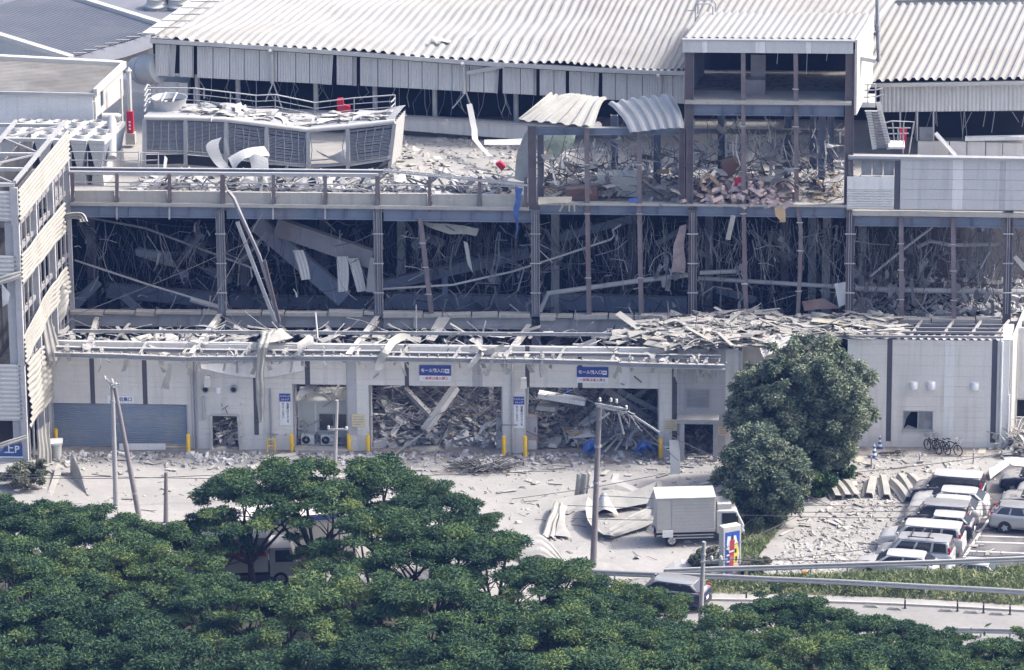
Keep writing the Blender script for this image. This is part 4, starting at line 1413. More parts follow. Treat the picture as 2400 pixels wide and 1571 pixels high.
for k in range(4):
    c = cs_[0].lerp(cs_[3], .4 + k * .13)
    MB().tube([c + ZU * .1, c + ZU * 1.3], .05, 4).build("rail_post", M['steel'], far)
plain = MB().box(-140, 40, 62, 140, 0, Z3 + 2.5)
o = plain.build("far_hall", M['roofg'])
tag(o, "plain grey flat roofed hall at the top left corner", "building")
fb = MB().box(-60, 90, 36, 60, 0, Z3 + 1)
tag(fb.build("rear_block", M['roofg']), "grey rear block behind the white roofed hall", "building")

# round roof coolers on the far roof
def cooler(px, py, Y, lab, s=1.0):
    p = at(px, py, Y)
    t = thing("roof_cooler", lab, "cooling unit", p, group="round cooling units on the far roof")
    MB().lathe(p, [(1.0 * s, 0), (1.0 * s, 1.0 * s)], 14).build("casing", M['galvd'], t, smooth=True)
    MB().lathe(p + ZU * 1.0 * s, [(1.05 * s, 0), (.85 * s, .18 * s), (.82 * s, .5 * s), (.95 * s, .62 * s)], 16, cap=False).build("fan_cowl", M['white'], t, smooth=True)
    MB().lathe(p + ZU * 1.25 * s, [(.8 * s, 0), (.8 * s, .03)], 14).build("fan_grille", M['galvd'], t)


for px, py, lbn in ((370, 42, "round white topped cooler, rear one at the grey roof corner"), (419, 42, "round white topped cooler nearest the white roof verge, rear"),
                    (383, 58, "round white topped cooler in front of the rear pair"), (428, 52, "round cooler half hidden by the white roof verge")):
    cooler(px, py, 44, lbn, .9)
# large silver duct bend
du = thing("round_duct", "fat pale round duct end beside the ribbed wall", "duct", at(345, 180, 17))
MB().tube([at(325, 168, 19), at(345, 162, 18), at(372, 160, 17.5)], .95, 16).build("duct", M['sheetg'], du, smooth=True)
MB().tube([at(340, 163, 18.2), at(343, 163, 18.1)], 1.0, 16).build("flange", M['galv'], du, smooth=True)
# service wall and low block under the ducts
sv = thing("service_wall", "low white service wall beneath the duct at the roof corner", "wall", at(330, 240, 18))
MB().prism([at(285, 186, 18), at(440, 195, 18), at(440, 225, 18), at(285, 214, 18)], V((0, 1.5, 0))).build("wall", M['panl'], sv)
for x in (300, 356, 368, 416):
    MB().tube([at(x, 192, 17.5), at(x, 232, 17.5)], .06, 5).build("pipe", M['steell'], sv)
# red cabinet on pole
rc = thing("red_cabinet", "tall red equipment cabinet on a concrete foot by the shed gable", "cabinet", at(307, 335, 12))
b0_ = at(307, 333, 12.0)
bx_ = lambda px, py: at(px, py, 12.0)
MB().box(b0_.x - .3, b0_.x + .3, 11.7, 12.3, b0_.z - .1, bx_(307, 311).z).build("concrete_foot", M['conc'], rc)
MB().box(b0_.x - .2, b0_.x + .2, 11.8, 12.2, bx_(307, 311).z + .003, bx_(307, 260).z).build("cabinet", M['red'], rc)
MB().box(b0_.x - .15, b0_.x + .12, 11.77, 11.797, bx_(307, 308).z, bx_(307, 277).z).build("door", M['red'], rc)
for k in range(3):
    z = lerp(bx_(307, 300).z, bx_(307, 284).z, k / 2)
    MB().box(b0_.x - .07, b0_.x + .05, 11.75, 11.768, z - .06, z + .06).build("white_mark", M['signw'], rc)
MB().tube([V((b0_.x, 12, bx_(307, 262).z)), V((b0_.x, 12, bx_(306, 166).z))], .15, 8).build("pole", M['white'], rc, smooth=True)
MB().lathe(V((b0_.x, 12, bx_(306, 166).z)), [(.22, 0), (.1, .12), (.03, .25)], 8).build("cap", M['white'], rc)

# torn strips drooping along the canopy edge
g = MB()
for _ in range(80):
    px = R.uniform(140, 1690)
    if 955 < px < 1075 or 1325 < px < 1440:
        continue
    a = at(px, edge(out, px) - R.uniform(0, 16), WY - 1.8 + R.uniform(0, .9))
    L = R.uniform(.3, 1.3)
    w = R.uniform(.06, .3)
    d = V((R.gauss(0, .35), -.15, -1)).normalized()
    q = [a + V((R.gauss(0, .2), .5, .15)), a + V((0, -.05, .12)), a + d * L * .5 + V((R.gauss(0, .08), -.1, 0)), a + d * L]
    g.loft(q, [p + V((w, R.gauss(0, .05), R.gauss(0, .06))) for p in q], nu=7, nv=2, crumple=.06, cs=1.5)
tag(g.build("canopy_shreds", M['sheet'], kind="stuff"), "small torn strips drooping along the canopy edge", "debris")
# ================================================================== debris
def chip(g, p, s, flat=1.0, el=1.0):
    """one irregular fragment"""
    a = R.uniform(0, math.tau)
    t1, t2 = R.gauss(0, .35), R.gauss(0, .35)
    rot = Matrix.Rotation(a, 3, 'Z') @ Matrix.Rotation(t1, 3, 'X') @ Matrix.Rotation(t2, 3, 'Y')
    hx, hy, hz = s * el * R.uniform(.6, 1.2), s * R.uniform(.4, 1), s * flat * R.uniform(.3, .8)
    pts = []
    for sz in (-1, 1):
        for sx, sy in ((-1, -1), (1, -1), (1, 1), (-1, 1)):
            k = .75 if sz > 0 else 1
            pts.append(p + rot @ V((sx * hx * k * R.uniform(.7, 1), sy * hy * k * R.uniform(.7, 1), sz * hz)) + ZU * hz * .6)
    g.hexa(pts)


def board(g, p, L, w, t, tilt=.25, az=None):
    a = R.uniform(0, math.tau) if az is None else az + R.gauss(0, .3)
    d = V((math.cos(a), math.sin(a), R.gauss(0, tilt))).normalized()
    s = d.cross(ZU).normalized()
    s = (s + ZU * R.gauss(0, tilt * 1.5)).normalized()
    u = d.cross(s).normalized()
    c = p + ZU * (abs(d.z) * L / 2 + t)
    g.obox(c, d * L / 2, s * w / 2, u * t / 2)


def strip(g, p, L, w, az=None):
    """a bent, twisted ribbon of sheet"""
    a = R.uniform(0, math.tau) if az is None else az + R.gauss(0, .4)
    d = V((math.cos(a), math.sin(a), 0))
    s = d.cross(ZU)
    n = 6
    A, B = [], []
    ben, tw, lift = R.gauss(0, .5), R.gauss(0, .5), R.uniform(0, .25)
    for i in range(n + 1):
        u = i / n - .5
        c = p + d * L * u + s * (ben * u * u * L) + ZU * (lift + L * (R.choice((.5, -.35)) * 0 + .45 * abs(ben) * (.25 - u * u)) + .04 * R.random())
        ss = s * math.cos(tw * u * 3) + ZU * math.sin(tw * u * 3)
        A.append(c - ss * w / 2)
        B.append(c + ss * w / 2)
    P = [[a_, a_.lerp(b_, .5) + ZU * .05 * R.random(), b_] for a_, b_ in zip(A, B)]
    g.grid(P)


def stick(g, p, L, r, tilt=.35, bend=.15):
    a = R.uniform(0, math.tau)
    d = V((math.cos(a), math.sin(a), R.gauss(0, tilt))).normalized()
    q = p + d * L
    m_ = p.lerp(q, .5) + V((R.gauss(0, bend), R.gauss(0, bend), R.gauss(0, bend))) * L * .5
    if q.z < p.z:
        q.z = p.z + .05
    g.tube([p, m_, q], r, 4, cap=False)


# ================================================================== rooftop plant
ct = thing("cooling_tower", "long louvred cooling tower sagging in the middle with a torn fan deck", "cooling tower", at(630, 400, 6))
YT = 6.0
topl = [(338, 276), (435, 277), (530, 281), (625, 293), (722, 305), (815, 297), (925, 285)]
botl = [(338, 356), (435, 357), (530, 366), (625, 379), (722, 388), (815, 383), (912, 372)]
for i, ((x0, y0), (x1, y1), (u0, v0), (u1, v1)) in enumerate(zip(topl, topl[1:], botl, botl[1:])):
    torn = i == 4
    P = [at(x0 + 5, y0 + 8, YT), at(x1 - 5, y1 + 8, YT), at(u1 - 5, v1, YT), at(u0 + 5, v0, YT)]
    n = 24
    for k in range(n):
        if torn and (k > 3 or R.random() < .4):
            continue
        if R.random() < .05 and i > 1:
            continue
        a, b = P[3].lerp(P[0], (k + .5) / n), P[2].lerp(P[1], (k + .5) / n)
        sag = V((0, 0, R.uniform(-.05, .03) if i > 1 else 0))
        g = MB()
        m_ = a.lerp(b, .5) + sag
        g.beam(a, m_, .13, .035, up=V((0, .6, 1))).beam(m_, b, .13, .035, up=V((0, .6, 1)))
        g.build("louvre_slat", M['galvd'], ct)
    for k in range(6):
        t = k / 5
        a, b = P[3].lerp(P[2], t), P[0].lerp(P[1], t)
        if torn and 0 < k < 5:
            continue
        MB().tube([a + V((R.gauss(0, .06), -.1, 0)), a.lerp(b, .5) + V((R.gauss(0, .1) if i > 1 else 0, -.12, 0)), b + V((0, -.1, 0))], .03, 5).build("louvre_stay", M['galv'], ct)
    MB().tube([at(x0, y0, YT - .1), at(x1, y1, YT - .1)], .17, 10).build("top_duct", M['white'], ct, smooth=True)
    MB().beam(at(u0, v0 + 2, YT), at(u1, v1 + 2, YT), .15, .12).build("bottom_rail", M['galv'], ct)
    # cold water basin below, coloured dark as the shaded gap there
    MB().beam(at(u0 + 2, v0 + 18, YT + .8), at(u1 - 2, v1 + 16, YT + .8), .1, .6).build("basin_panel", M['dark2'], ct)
    if not torn:
        MB().prism([p + V((0, .35, 0)) for p in P], V((0, .05, 0))).build("fill_pack", M['steelb'], ct)
    # deck behind the front edge
    dk = MB().loft([at(x0, y0 - 4, YT), at(x1, y1 - 4, YT)], [at(x0, y0 - 4, YT) + BACK * 3.0, at(x1, y1 - 4, YT) + BACK * 3.0], nu=6, nv=6, crumple=.25 if i > 0 else .05)
    dk.build("fan_deck", M['galvd' if i != 2 else 'steel'], ct)
for (x0, y0), (u0, v0) in zip(topl, botl):
    MB().beam(at(x0, y0 + 4, YT - .12), at(u0, v0 + 30, YT - .12), .22, .2, up=V((0, 1, 0))).build("tower_post", M['galv'], ct)
g = MB()
P = [at(925, 285, YT), at(915, 390, YT)]
g.loft([P[0], P[0] + BACK * 2.9], [P[1], P[1] + BACK * 2.9], waves=6, amp=.06, along='u', nv=2)
g.build("end_wall", M['white'], ct)
# fan stack rings
p = at(398, 262, YT + 2)
MB().lathe(p, [(1.1, 0), (1.0, .35), (1.05, .7), (1.15, .95), (1.08, .93), (.95, .6)], 24, cap=False).build("fan_stack", M['galv'], ct, smooth=True)
MB().lathe(p + ZU * .3, [(.2, 0), (.2, .35), (.1, .4)], 10).build("fan_hub", M['black'], ct)
for k in range(4):
    a = k * math.pi / 2 + .4
    MB().beam(p + ZU * .45, p + V((math.cos(a) * .95, math.sin(a) * .95, .48)), .22, .03).build("fan_blade", M['white'], ct)
for dx in (-.35, .35):
    MB().beam(p + V((dx, -1.1, .95)), p + V((dx, 1.1, .95)), .08, .06).build("motor_bar", M['white'], ct)
p2 = at(515, 268, YT + 2)
MB().lathe(p2, [(.9, -.2), (.85, .1)], 20, cap=False).build("fan_stack", M['galv'], ct, smooth=True)
MB().lathe(p2 + ZU * .2, [(.18, 0), (.18, .35)], 10).build("fan_hub", M['black'], ct)
MB().beam(p2 + V((-1.2, 0, .25)), p2 + V((1.0, .1, .3)), .2, .12).build("motor_bar", M['white'], ct)
MB().loft(PP((565, 240, 8), (572, 262, 8), (566, 272, 8)), PP((548, 246, 7.4), (553, 262, 7.4), (552, 274, 7.4)), nu=5, nv=3).build("torn_fan_stack", M['white'], ct)
MB().loft(PP((556, 256, 7.5), (610, 282, 7.5)), PP((548, 266, 7), (600, 292, 7)), nu=4, nv=2).build("torn_deck_plate", M['white'], ct)
for k in range(80):
    x = R.uniform(440, 905)
    y = edge(topl, x) - R.uniform(4, 26)
    p = at(x, y, YT + (edge(topl, x) - y) / 12)
    g = MB()
    if k % 3 == 0:
        g.obox(p, V((R.uniform(.3, .8), R.gauss(0, .2), R.gauss(0, .1))), V((0, R.uniform(.1, .35), .05)), V((0, 0, .03)))
        g.build("hole_shade_plate", M['dark2'], ct)  # dark plates stand in for shaded holes in the deck
    else:
        strip(g, p, R.uniform(.6, 2.2), R.uniform(.1, .4), R.uniform(-.5, .5))
        g.build("torn_deck_plate", M[R.choice(('white', 'sheetg', 'sheet'))], ct)
# railings round the fan deck
hr = [(345, 206), (455, 207), (540, 217), (600, 224), (645, 222), (738, 241), (830, 230), (926, 223)]
for dy, r_ in ((0, .045), (14, .03), (28, .03)):
    MB().tube([at(x, y + dy, YT + 4) for x, y in hr], r_, 5).build("hand_rail", M['galv'], ct)
for x, y in hr:
    MB().tube([at(x, y, YT + 4), at(x, y + 44, YT + 4)], .04, 5).build("rail_post", M['galv'], ct)
for k in range(5):
    MB().tube(PP((338, 262 - k * 12, YT + .6), (346, 246 - k * 12, YT + 2), (352, 238 - k * 9, YT + 3.6)), .05, 5).build("hand_rail", M['galv'], ct)
for k in range(5):
    MB().tube(PP((926, 230 + 12 * k, YT + 3.5), (916, 240 + 12 * k, YT + 1.5)), .045, 5).build("hand_rail", M['galv'], ct)
MB().lathe(at(935, 270, YT + 3), [(.5, 0), (.5, .05)], 12, cap=False).build("cage_ring", M['galv'], ct)
# torn middle panel: peeled slats
for k in range(14):
    a = at(742 + k * 4.5, 355 + k * 2.2, YT - .3)
    MB().loft([a, a.lerp(at(790, 380, YT - .8), .6), at(808 + k * 1.2, 352 + k * 3, YT - .9)], [a + ZU * .06, a.lerp(at(790, 378, YT - .8), .6) + ZU * .06, at(808 + k * 1.2, 350 + k * 3, YT - .9)], nu=6, nv=1).build("peeled_slat", M['galv'], ct)

# chillers with V-shaped coils
def chiller_module():
    t = thing("chiller_module", "x", "chiller", (0, 0, 0), group="row of V-coil chillers")
    w, d = 1.06, 4.6
    MB().box(-w / 2 + .01, w / 2 - .01, 0, d, 2.05, 2.25).build("top_deck", M['white'], t, local=True)
    for k in range(3):
        MB().lathe(V((0, .8 + k * 1.5, 2.25)), [(.48, 0), (.44, .16), (.4, .17), (.38, .05)], 14, cap=False).build("fan_cowl", M['white'], t, local=True, smooth=True)
        MB().lathe(V((0, .8 + k * 1.5, 2.256)), [(.4, 0), (.4, .02)], 14).build("fan_grille", M['steel'], t, local=True)
    for s in (-1, 1):
        g = MB().hexa([V((s * .1, .05, .85)), V((s * .2, .05, .85)), V((s * .2, d, .85)), V((s * .1, d, .85)), V((s * .40, .05, 2.04)), V((s * .51, .05, 2.04)), V((s * .51, d, 2.04)), V((s * .40, d, 2.04))])
        g.build("coil", M['steelb'], t, local=True)
    MB().prism([V((-.5, -.02, 2.04)), V((.5, -.02, 2.04)), V((.12, -.02, .8)), V((-.12, -.02, .8))], V((0, .05, 0))).build("end_panel", M['white'], t, local=True)
    MB().hexa([V((-.4, 0, 0)), V((.4, 0, 0)), V((.4, d, 0)), V((-.4, d, 0)), V((-.3, 0, .84)), V((.3, 0, .84)), V((.3, d, .84)), V((-.3, d, .84))]).build("base_cabinet", M['white'], t, local=True)
    MB().box(-.06, .06, -.012, -.001, .5, .58).build("nameplate", M['black'], t, local=True)
    return t


ch0 = chiller_module()
names = ["V-coil chiller beside the grey pipe elbow, last of the row", "V-coil chiller second from the pipe elbow", "V-coil chiller third from the pipe elbow", "V-coil chiller fourth from the pipe elbow",
         "V-coil chiller fifth from the pipe elbow", "V-coil chiller cut by the picture's left edge"]
b = at(228, 388, 3.2)
ang = -math.radians(8.5)
for k in range(6):
    o = ch0 if k == 0 else copy_tree(ch0)
    o.location = V((b.x - k * 1.12, 3.2 + k * .02, Z3))
    o.rotation_euler = (0, 0, ang)
    o.scale = (1, 1, 1.28)
    o["label"] = names[k]
pe = thing("pipe_elbow", "white lagged pipe elbow at the end of the chillers", "pipe", at(262, 380, 4))
MB().tube(PP((240, 273, 6), (275, 273, 6), (282, 276, 6)), .22, 10).build("header", M['white'], pe, smooth=True)
MB().tube(PP((262, 275, 6), (262, 370, 4)), .3, 10).build("riser", M['steell'], pe, smooth=True)
# roof-edge rails at left
rl = thing("roof_guard_rail", "thin grey guard rail along the plant deck left of the cooling tower", "railing", at(300, 395, 2))
for y in (356, 376):
    MB().tube(PP((166, y, 2), (325, y + 1, 2)), .04, 5).build("rail", M['galv'], rl)
for x in (166, 205, 245, 285, 325):
    MB().tube(PP((x, 355, 2), (x, 394, 2)), .04, 5).build("post", M['galv'], rl)
gt = thing("pipe_gate", "bent pipe gate under the left end of the cooling tower", "railing", at(350, 395, 3))
MB().tube(PP((330, 395, 3), (330, 358, 3), (371, 358, 3), (371, 395, 3)), .05, 5).build("frame", M['galv'], gt)
MB().tube(PP((330, 377, 3), (371, 375, 3)), .04, 5).build("crossbar", M['galv'], gt)

# escape stair right of the tower
st = thing("escape_stair", "rubble strewn steel escape stair at the tower's white side", "stair", at(2090, 365, 2.5))
YE = 4.0
MB().box(Xp(2010, 250, YE), Xp(2052, 250, YE), YE, YE + 2, Zp(2030, 252, YE), Zp(2030, 240, YE)).build("landing", M['panl'], st)
for k in range(14):
    p = at(lerp(2046, 2070, k / 13), lerp(262, 345, k / 13), YE - .5)
    MB().box(p.x - .5, p.x + .5, p.y - .15, p.y + .15, p.z, p.z + .05).build("tread", M['galvd'], st)
for x0, y0, x1, y1 in ((2058, 240, 2085, 350), (2036, 262, 2050, 350)):
    MB().beam(at(x0, y0, YE - .6), at(x1, y1, YE - .6), .06, .3).build("stringer", M['pan'], st)
MB().box(Xp(2082, 340, YE - .8), Xp(2120, 340, YE - .8), YE - 1.4, YE, Zp(2100, 335, YE), Zp(2100, 330, YE)).build("landing", M['panl'], st)
for P_ in (((2010, 248), (2010, 199), (2052, 197)), ((2012, 213), (2052, 211)), ((2013, 229), (2052, 227)), ((2052, 240), (2052, 196)), ((2034, 242), (2034, 198)), ((2052, 211), (2070, 207)),
           ((2052, 228), (2070, 222)), ((2068, 290), (2090, 284), (2142, 286), (2130, 360)), ((2080, 300), (2135, 300)), ((2080, 314), (2130, 313)), ((2092, 286), (2096, 330)), ((2118, 286), (2116, 360)), ((2105, 300), (2104, 332))):
    MB().tube([at(x, y, YE - .9) for x, y in P_], .045, 5).build("hand_rail", M['galv'], st)
rd = tag(MB().prism([at(2108, 302, YE + .4), at(2126, 301, YE + .4), at(2124, 330, YE + .4), at(2122, 352, YE + .4), at(2118, 352, YE + .4)], V((0, .06, 0))).build("red_sheet", M['red']), "torn red door behind the escape stair railing", "door")
rd2 = tag(MB().prism([at(789, 233, 13.6), at(803, 231, 13.6), at(806, 247, 13.6), at(820, 250, 13.6), at(820, 270, 13.6), at(791, 272, 13.6)], V((0, .3, 0))).build("red_locker", M['red']), "broken red hose cabinet in the window band behind the cooling tower rail", "cabinet")
tag(MB().prism([at(1161, 385, 2.4), at(1172, 380, 2.4), at(1185, 392, 2.4), at(1176, 402, 2.4)], V((0, .4, 0))).build("red_box", M['red']), "small crushed red box on the roof deck beside the white frames", "box")

def scatter(name, label, m, fn, n, smin, smax, flat=1.0, power=2.2, el=1.3):
    g = MB()
    for _ in range(n):
        p = fn()
        if p is None:
            continue
        s = lerp(smin, smax, R.random() ** power)
        chip(g, p, s, flat, el)
    o = g.build(name, m, kind="stuff")
    return tag(o, label, "rubble")


def lot():
    x, y = R.uniform(60, 1760), R.uniform(1066, 1345)
    d = .25 + .75 * math.exp(-(y - 1066) / 45) + (.5 if 1180 < x < 1700 and y < 1300 else 0)
    if NZ.noise(V((x * .012, y * .03, 2))) + .55 < R.random() * 1.1 or R.random() > d:
        return None
    return gr(x, y)


scatter("lot_rubble", "pale chips and grit strewn over the white dusted yard", M['rub'], lot, 8000, .02, .2, .45, 4.5)
scatter("lot_dark_rubble", "darker fragments strewn along the foot of the loading wing", M['rubg'], lambda: gr(R.uniform(120, 1700), 1062 + abs(R.gauss(0, 16))), 2600, .03, .24, .6, 3.6)


def right_lot():
    x, y = R.uniform(1800, 2400), R.uniform(1062, 1345)
    if x > 2050 + (y - 1100) * -.1 + R.uniform(0, 300):
        return None
    if x < 1960 - (y - 1150) * .9:
        return None
    return gr(x, y)


scatter("car_park_rubble", "pale gravelly rubble on the ground left of the parked cars", M['rub'], right_lot, 9000, .02, .2, .45, 4.5)
g = MB()
for _ in range(260):
    x, y = R.uniform(100, 2400), R.uniform(1075, 1340)
    stick(g, gr(x, y, .03), R.uniform(.3, 1.4), R.uniform(.01, .022), .02, .15)
tag(g.build("lot_twigs", M['rubd'], kind="stuff"), "thin dark rods and twigs scattered on the yard", "rubble")
g = MB()
for _ in range(90):
    x, y = R.uniform(100, 1760), 1072 + abs(R.gauss(0, 70))
    board(g, gr(x, y, .02), R.uniform(.3, 1.1), R.uniform(.1, .4), .03, .05)
tag(g.build("lot_boards", M['rub'], kind="stuff"), "small pale boards lying about the yard", "rubble")
g = MB()
for _ in range(80):
    x, y = R.uniform(1840, 2330), R.uniform(1065, 1340)
    board(g, gr(x, y, .02), R.uniform(.3, 1.1), R.uniform(.1, .35), .03, .05)
tag(g.build("car_park_boards", M['rub'], kind="stuff"), "small pale boards lying around the parked cars", "rubble")

# rubble heaps filling the delivery bays
def bay(x0, x1, label, seed, depth=6.0, hmax=3.0):
    r = random.Random(seed)
    gA, gB, gC = MB(), MB(), MB()

    def hp():
        x = r.uniform(wx(x0), wx(x1))
        d = r.random() ** .8 * depth
        hmx = hmax * (d / depth) ** .8 * (.55 + .6 * NZ.noise(V((x * .5, d * .4, seed))) + .2)
        return V((x, WY + .9 + d, max(.02, hmx)))
    for _ in range(2200):
        p = hp()
        chip(gA, p, .05 + .42 * r.random() ** 3.2, .7, 1.4)
    for _ in range(150):
        board(gB, hp() + ZU * r.uniform(-.1, .3), r.uniform(.4, 2.0), r.uniform(.1, .55), .03, .4)
    for _ in range(60):
        strip(gB, hp() + ZU * r.uniform(0, .6), r.uniform(.6, 2.2), r.uniform(.08, .4))
    for _ in range(520):
        stick(gC, hp() + ZU * r.uniform(0, 1.6), r.uniform(.6, 3.2), r.uniform(.01, .035), .6, .2)
    for g_, nm, m in ((gA, "bay_rubble", 'rubg'), (gB, "bay_boards", 'rubg'), (gC, "bay_rods", 'cablel')):
        tag(g_.build(nm, M[m], kind="stuff"), label[nm], "rubble")


for (x0, x1, nm, sd, hm) in ((690, 812, "the bay with the site booth", 3, 1.0), (868, 1176, "the delivery bay under the left blue sign", 4, 2.3), (1234, 1543, "the delivery bay under the right blue sign", 5, 2.1), (500, 558, "the small doorway", 6, 2.6), (1606, 1676, "the porch doorway by the tree", 7, 2.4)):
    bay(x0, x1, {"bay_rubble": "grey rubble heaped inside " + nm, "bay_boards": "broken dusty boards tumbled inside " + nm, "bay_rods": "bent rods and cables tangled inside " + nm}, sd, hmax=hm)
# ceiling wreckage hanging in the bays
g = MB()
for _ in range(150):
    px = R.choice((R.uniform(690, 812), R.uniform(870, 1175), R.uniform(1236, 1540)))
    p = V((wx(px), WY + R.uniform(.6, 6), R.uniform(3.4, 5.2)))
    if R.random() < .5:
        stick(g, p, R.uniform(1, 4), R.uniform(.02, .07), .6, .2)
    else:
        board(g, p, R.uniform(.6, 3), R.uniform(.1, .5), .03, .5)
tag(g.build("bay_ceiling_wreckage", M['rubg'], kind="stuff"), "ceiling rods and strips hanging in the delivery bays", "rubble")

# big individual pieces in the bays
def plank(name, label, cat, a, b, w, h, m, up=ZU, i=False, group=None):
    g = MB()
    (g.ibeam(a, b, w, h) if i else g.beam(a, b, w, h, up))
    o = g.build(name, m)
    return tag(o, label, cat, group)


plank("fallen_beam", "pale grey beam leaning down leftwards in the left delivery bay", "beam", at(1068, 908, -4), at(995, 1010, -6), .5, .35, M['steell'])
plank("fallen_beam", "long grey beam slanting down rightwards in the left delivery bay", "beam", at(950, 912, -3), at(1010, 975, -5), .28, .28, M['steell'])
plank("fallen_beam", "thin pale bar across the rubble of the left delivery bay", "beam", at(1035, 984, -4.5), at(1100, 1006, -6), .12, .12, M['galv'])
sheetobj("mesh_curtain", "grey torn mesh curtain fanning down in the left delivery bay", "curtain", PP((890, 935, -3.5), (915, 1000, -4.6)), PP((935, 945, -3), (985, 1035, -5.5)), M['panm'], nu=8, nv=8, crumple=.15, ragged=.3)
plank("pale_pole", "white pole leaning out of the left delivery bay onto the yard", "pole", at(925, 1064, -8), at(993, 1015, -6), .08, .08, M['galv'])
sheetobj("curled_trim", "curled pale trim strip standing in the left delivery bay", "trim", PP((1118, 1032, -6.5), (1128, 1000, -6.2), (1150, 986, -6)), PP((1124, 1032, -6.5), (1134, 1002, -6.2), (1158, 990, -6)), M['galv'], nu=8, nv=1)
plank("fallen_beam", "thick duct beam slanting up rightwards in the right delivery bay", "beam", at(1385, 1010, -4.5), at(1450, 930, -3), .6, .5, M['steell'])
plank("fallen_beam", "dark roof beam sloping down from the right delivery bay's head", "beam", at(1420, 912, -5), at(1530, 990, -4), .35, .4, M['steel'])
plank("fallen_beam", "second roof beam sloping under the right bay's head near the pier", "beam", at(1450, 915, -4), at(1545, 965, -3.4), .25, .3, M['steell'])
plank("fallen_beam", "pale angle bar rising leftwards behind the right bay's rubble", "beam", at(1450, 955, -3.6), at(1512, 915, -3.2), .2, .2, M['galv'])
sheetobj("fallen_sheeting", "large grey ceiling panel tipped over in the right delivery bay", "panel", PP((1332, 1010, -5.4), (1375, 985, -4.4)), PP((1332, 1028, -6.0), (1400, 1024, -5.6)), M['pan'], nu=3, nv=2)
sheetobj("fallen_sheeting", "curved grey duct plate resting on the right bay's heap", "panel", PP((1340, 1000, -4.9), (1370, 982, -4.6), (1410, 940, -4)), PP((1352, 1012, -5.2), (1382, 1000, -4.9), (1425, 955, -4.3)), M['sheetg'], nu=8, nv=3)
for k, (x0, y0, x1, y1, lb_) in enumerate(((1262, 924, 1372, 942, "pale board wedged high in the right delivery bay"), (1262, 952, 1305, 956, "thin pale shelf at the left of the right delivery bay"),
                                           (1282, 1046, 1345, 1056, "pale slab on the floor of the right delivery bay"), (1290, 1030, 1312, 1040, "pale block on the heap's edge in the right delivery bay"),
                                           (1045, 1032, 1080, 1050, "tilted white slab at the front of the left delivery bay"), (1138, 1034, 1158, 1050, "white block beside the dusty cabinet in the left bay"))):
    p, q = at(x0, y0, -5.6), at(x1, y1, -5.8)
    plank("fallen_board", lb_, "board", p, q, .8, .28, M['conc' if k % 2 else 'panl'])
for k in range(7):   # loose pipes radiating from the right bay's heap
    a, b = at(1445 + k * 9, 1018 + k * 2, -5.6), at(1390 + k * 26, 1062 - k * 3, -7.6)
    plank("loose_pipe", ["grey pipe spilling out of the right delivery bay, lowest of the fan", "grey pipe in the spilled fan, second from the left", "grey pipe in the spilled fan, third from the left", "grey pipe in the spilled fan, fourth from the left",
                          "grey pipe in the spilled fan, third from the yellow post", "grey pipe in the spilled fan, second from the yellow post", "grey pipe in the spilled fan nearest the yellow post"][k], "pipe", a, b, .1, .1, M['steell'], group="pipes spilling from the right bay")
for px, py, lb_ in ((1372, 1050, "crumpled blue duct at the pole in the right bay"), (1498, 1050, "crumpled blue and white sheet by the yellow post")):
    g = MB()
    for k in range(3):
        p = at(px + R.uniform(-10, 8), py + R.uniform(-4, 8), -7.6)
        g.loft([p, p + V((.3, .1, .5)), p + V((.7, .2, .3))], [p + V((.1, -.4, -.2)), p + V((.5, -.5, .3)), p + V((.9, -.3, -.2))], nu=6, nv=4, crumple=.25, cs=1.5)
    tag(g.build("blue_sheet", M['blueb']), lb_, "plastic sheet")
tag(MB().lathe(at(1330, 920, -5), [(.02, -.2), (.16, -.12), (.2, .05), (.12, .2), (.02, .24)], 10).build("blue_bucket", M['blueb'], smooth=True), "small blue bucket hanging under the right bay's head", "bucket")

# cabinets and the booth
def cabinet(label, x0, y0, x1, y1, Y, m, d=.7):
    a, b, c, e = rect(x0, y0, x1, y1, Y)
    t = thing("vending_cabinet", label, "cabinet", ((a + b) / 2, Y, 0))
    MB().box(a, b, Y, Y + d, 0, e).build("body", m, t)
    MB().box(a + .04, b - .04, Y - .03, Y - .002, e * .45, e - .06).build("door", M['panm'], t)
    MB().box(a + .06, b - .06, Y - .03, Y - .002, .1, e * .3).build("lower_panel", M['pan'], t)
    MB().box(b - .15, b - .1, Y - .05, Y - .031, e * .55, e * .7).build("handle", M['black'], t)


cabinet("dusty pinkish cabinet beside the pier in the right delivery bay", 1236, 978, 1259, 1062, WY + .5, M['insp'])
cabinet("dusty grey cabinet beside the pier in the left delivery bay", 1163, 978, 1179, 1064, WY + .6, M['panm'])
bt = thing("site_booth", "small beige prefab booth standing inside the first delivery bay", "booth", at(757, 1060, WY + 1.2))
Yb = WY + 1.2
a, b, c, d = rect(699, 944, 830, 1060, Yb)
MB().box(a, b, Yb, Yb + 2.4, 0.05, d).build("walls", M['booth'], bt)
MB().box(a - .12, b + .1, Yb - .12, Yb + 2.6, d + .002, d + .14).build("roof", M['booth'], bt)
for x in (a - .02, a + (b - a) * .3, b - .08):
    MB().box(x, x + .1, Yb - .03, Yb - .002, .05, d - .01).build("corner_post", M['pan'], bt)
w_ = rect(747, 969, 816, 1010, Yb)
MB().box(w_[0], w_[1], Yb - .02, Yb - .004, w_[2], w_[3]).build("window_frame", M['galv'], bt)
xm = (w_[0] + w_[1]) / 2
for xa_, xb_ in ((w_[0] + .05, xm - .02), (xm + .02, w_[1] - .05)):
    MB().box(xa_, xb_, Yb - .03, Yb - .021, w_[2] + .05, w_[3] - .05).build("pane", M['glass'], bt)
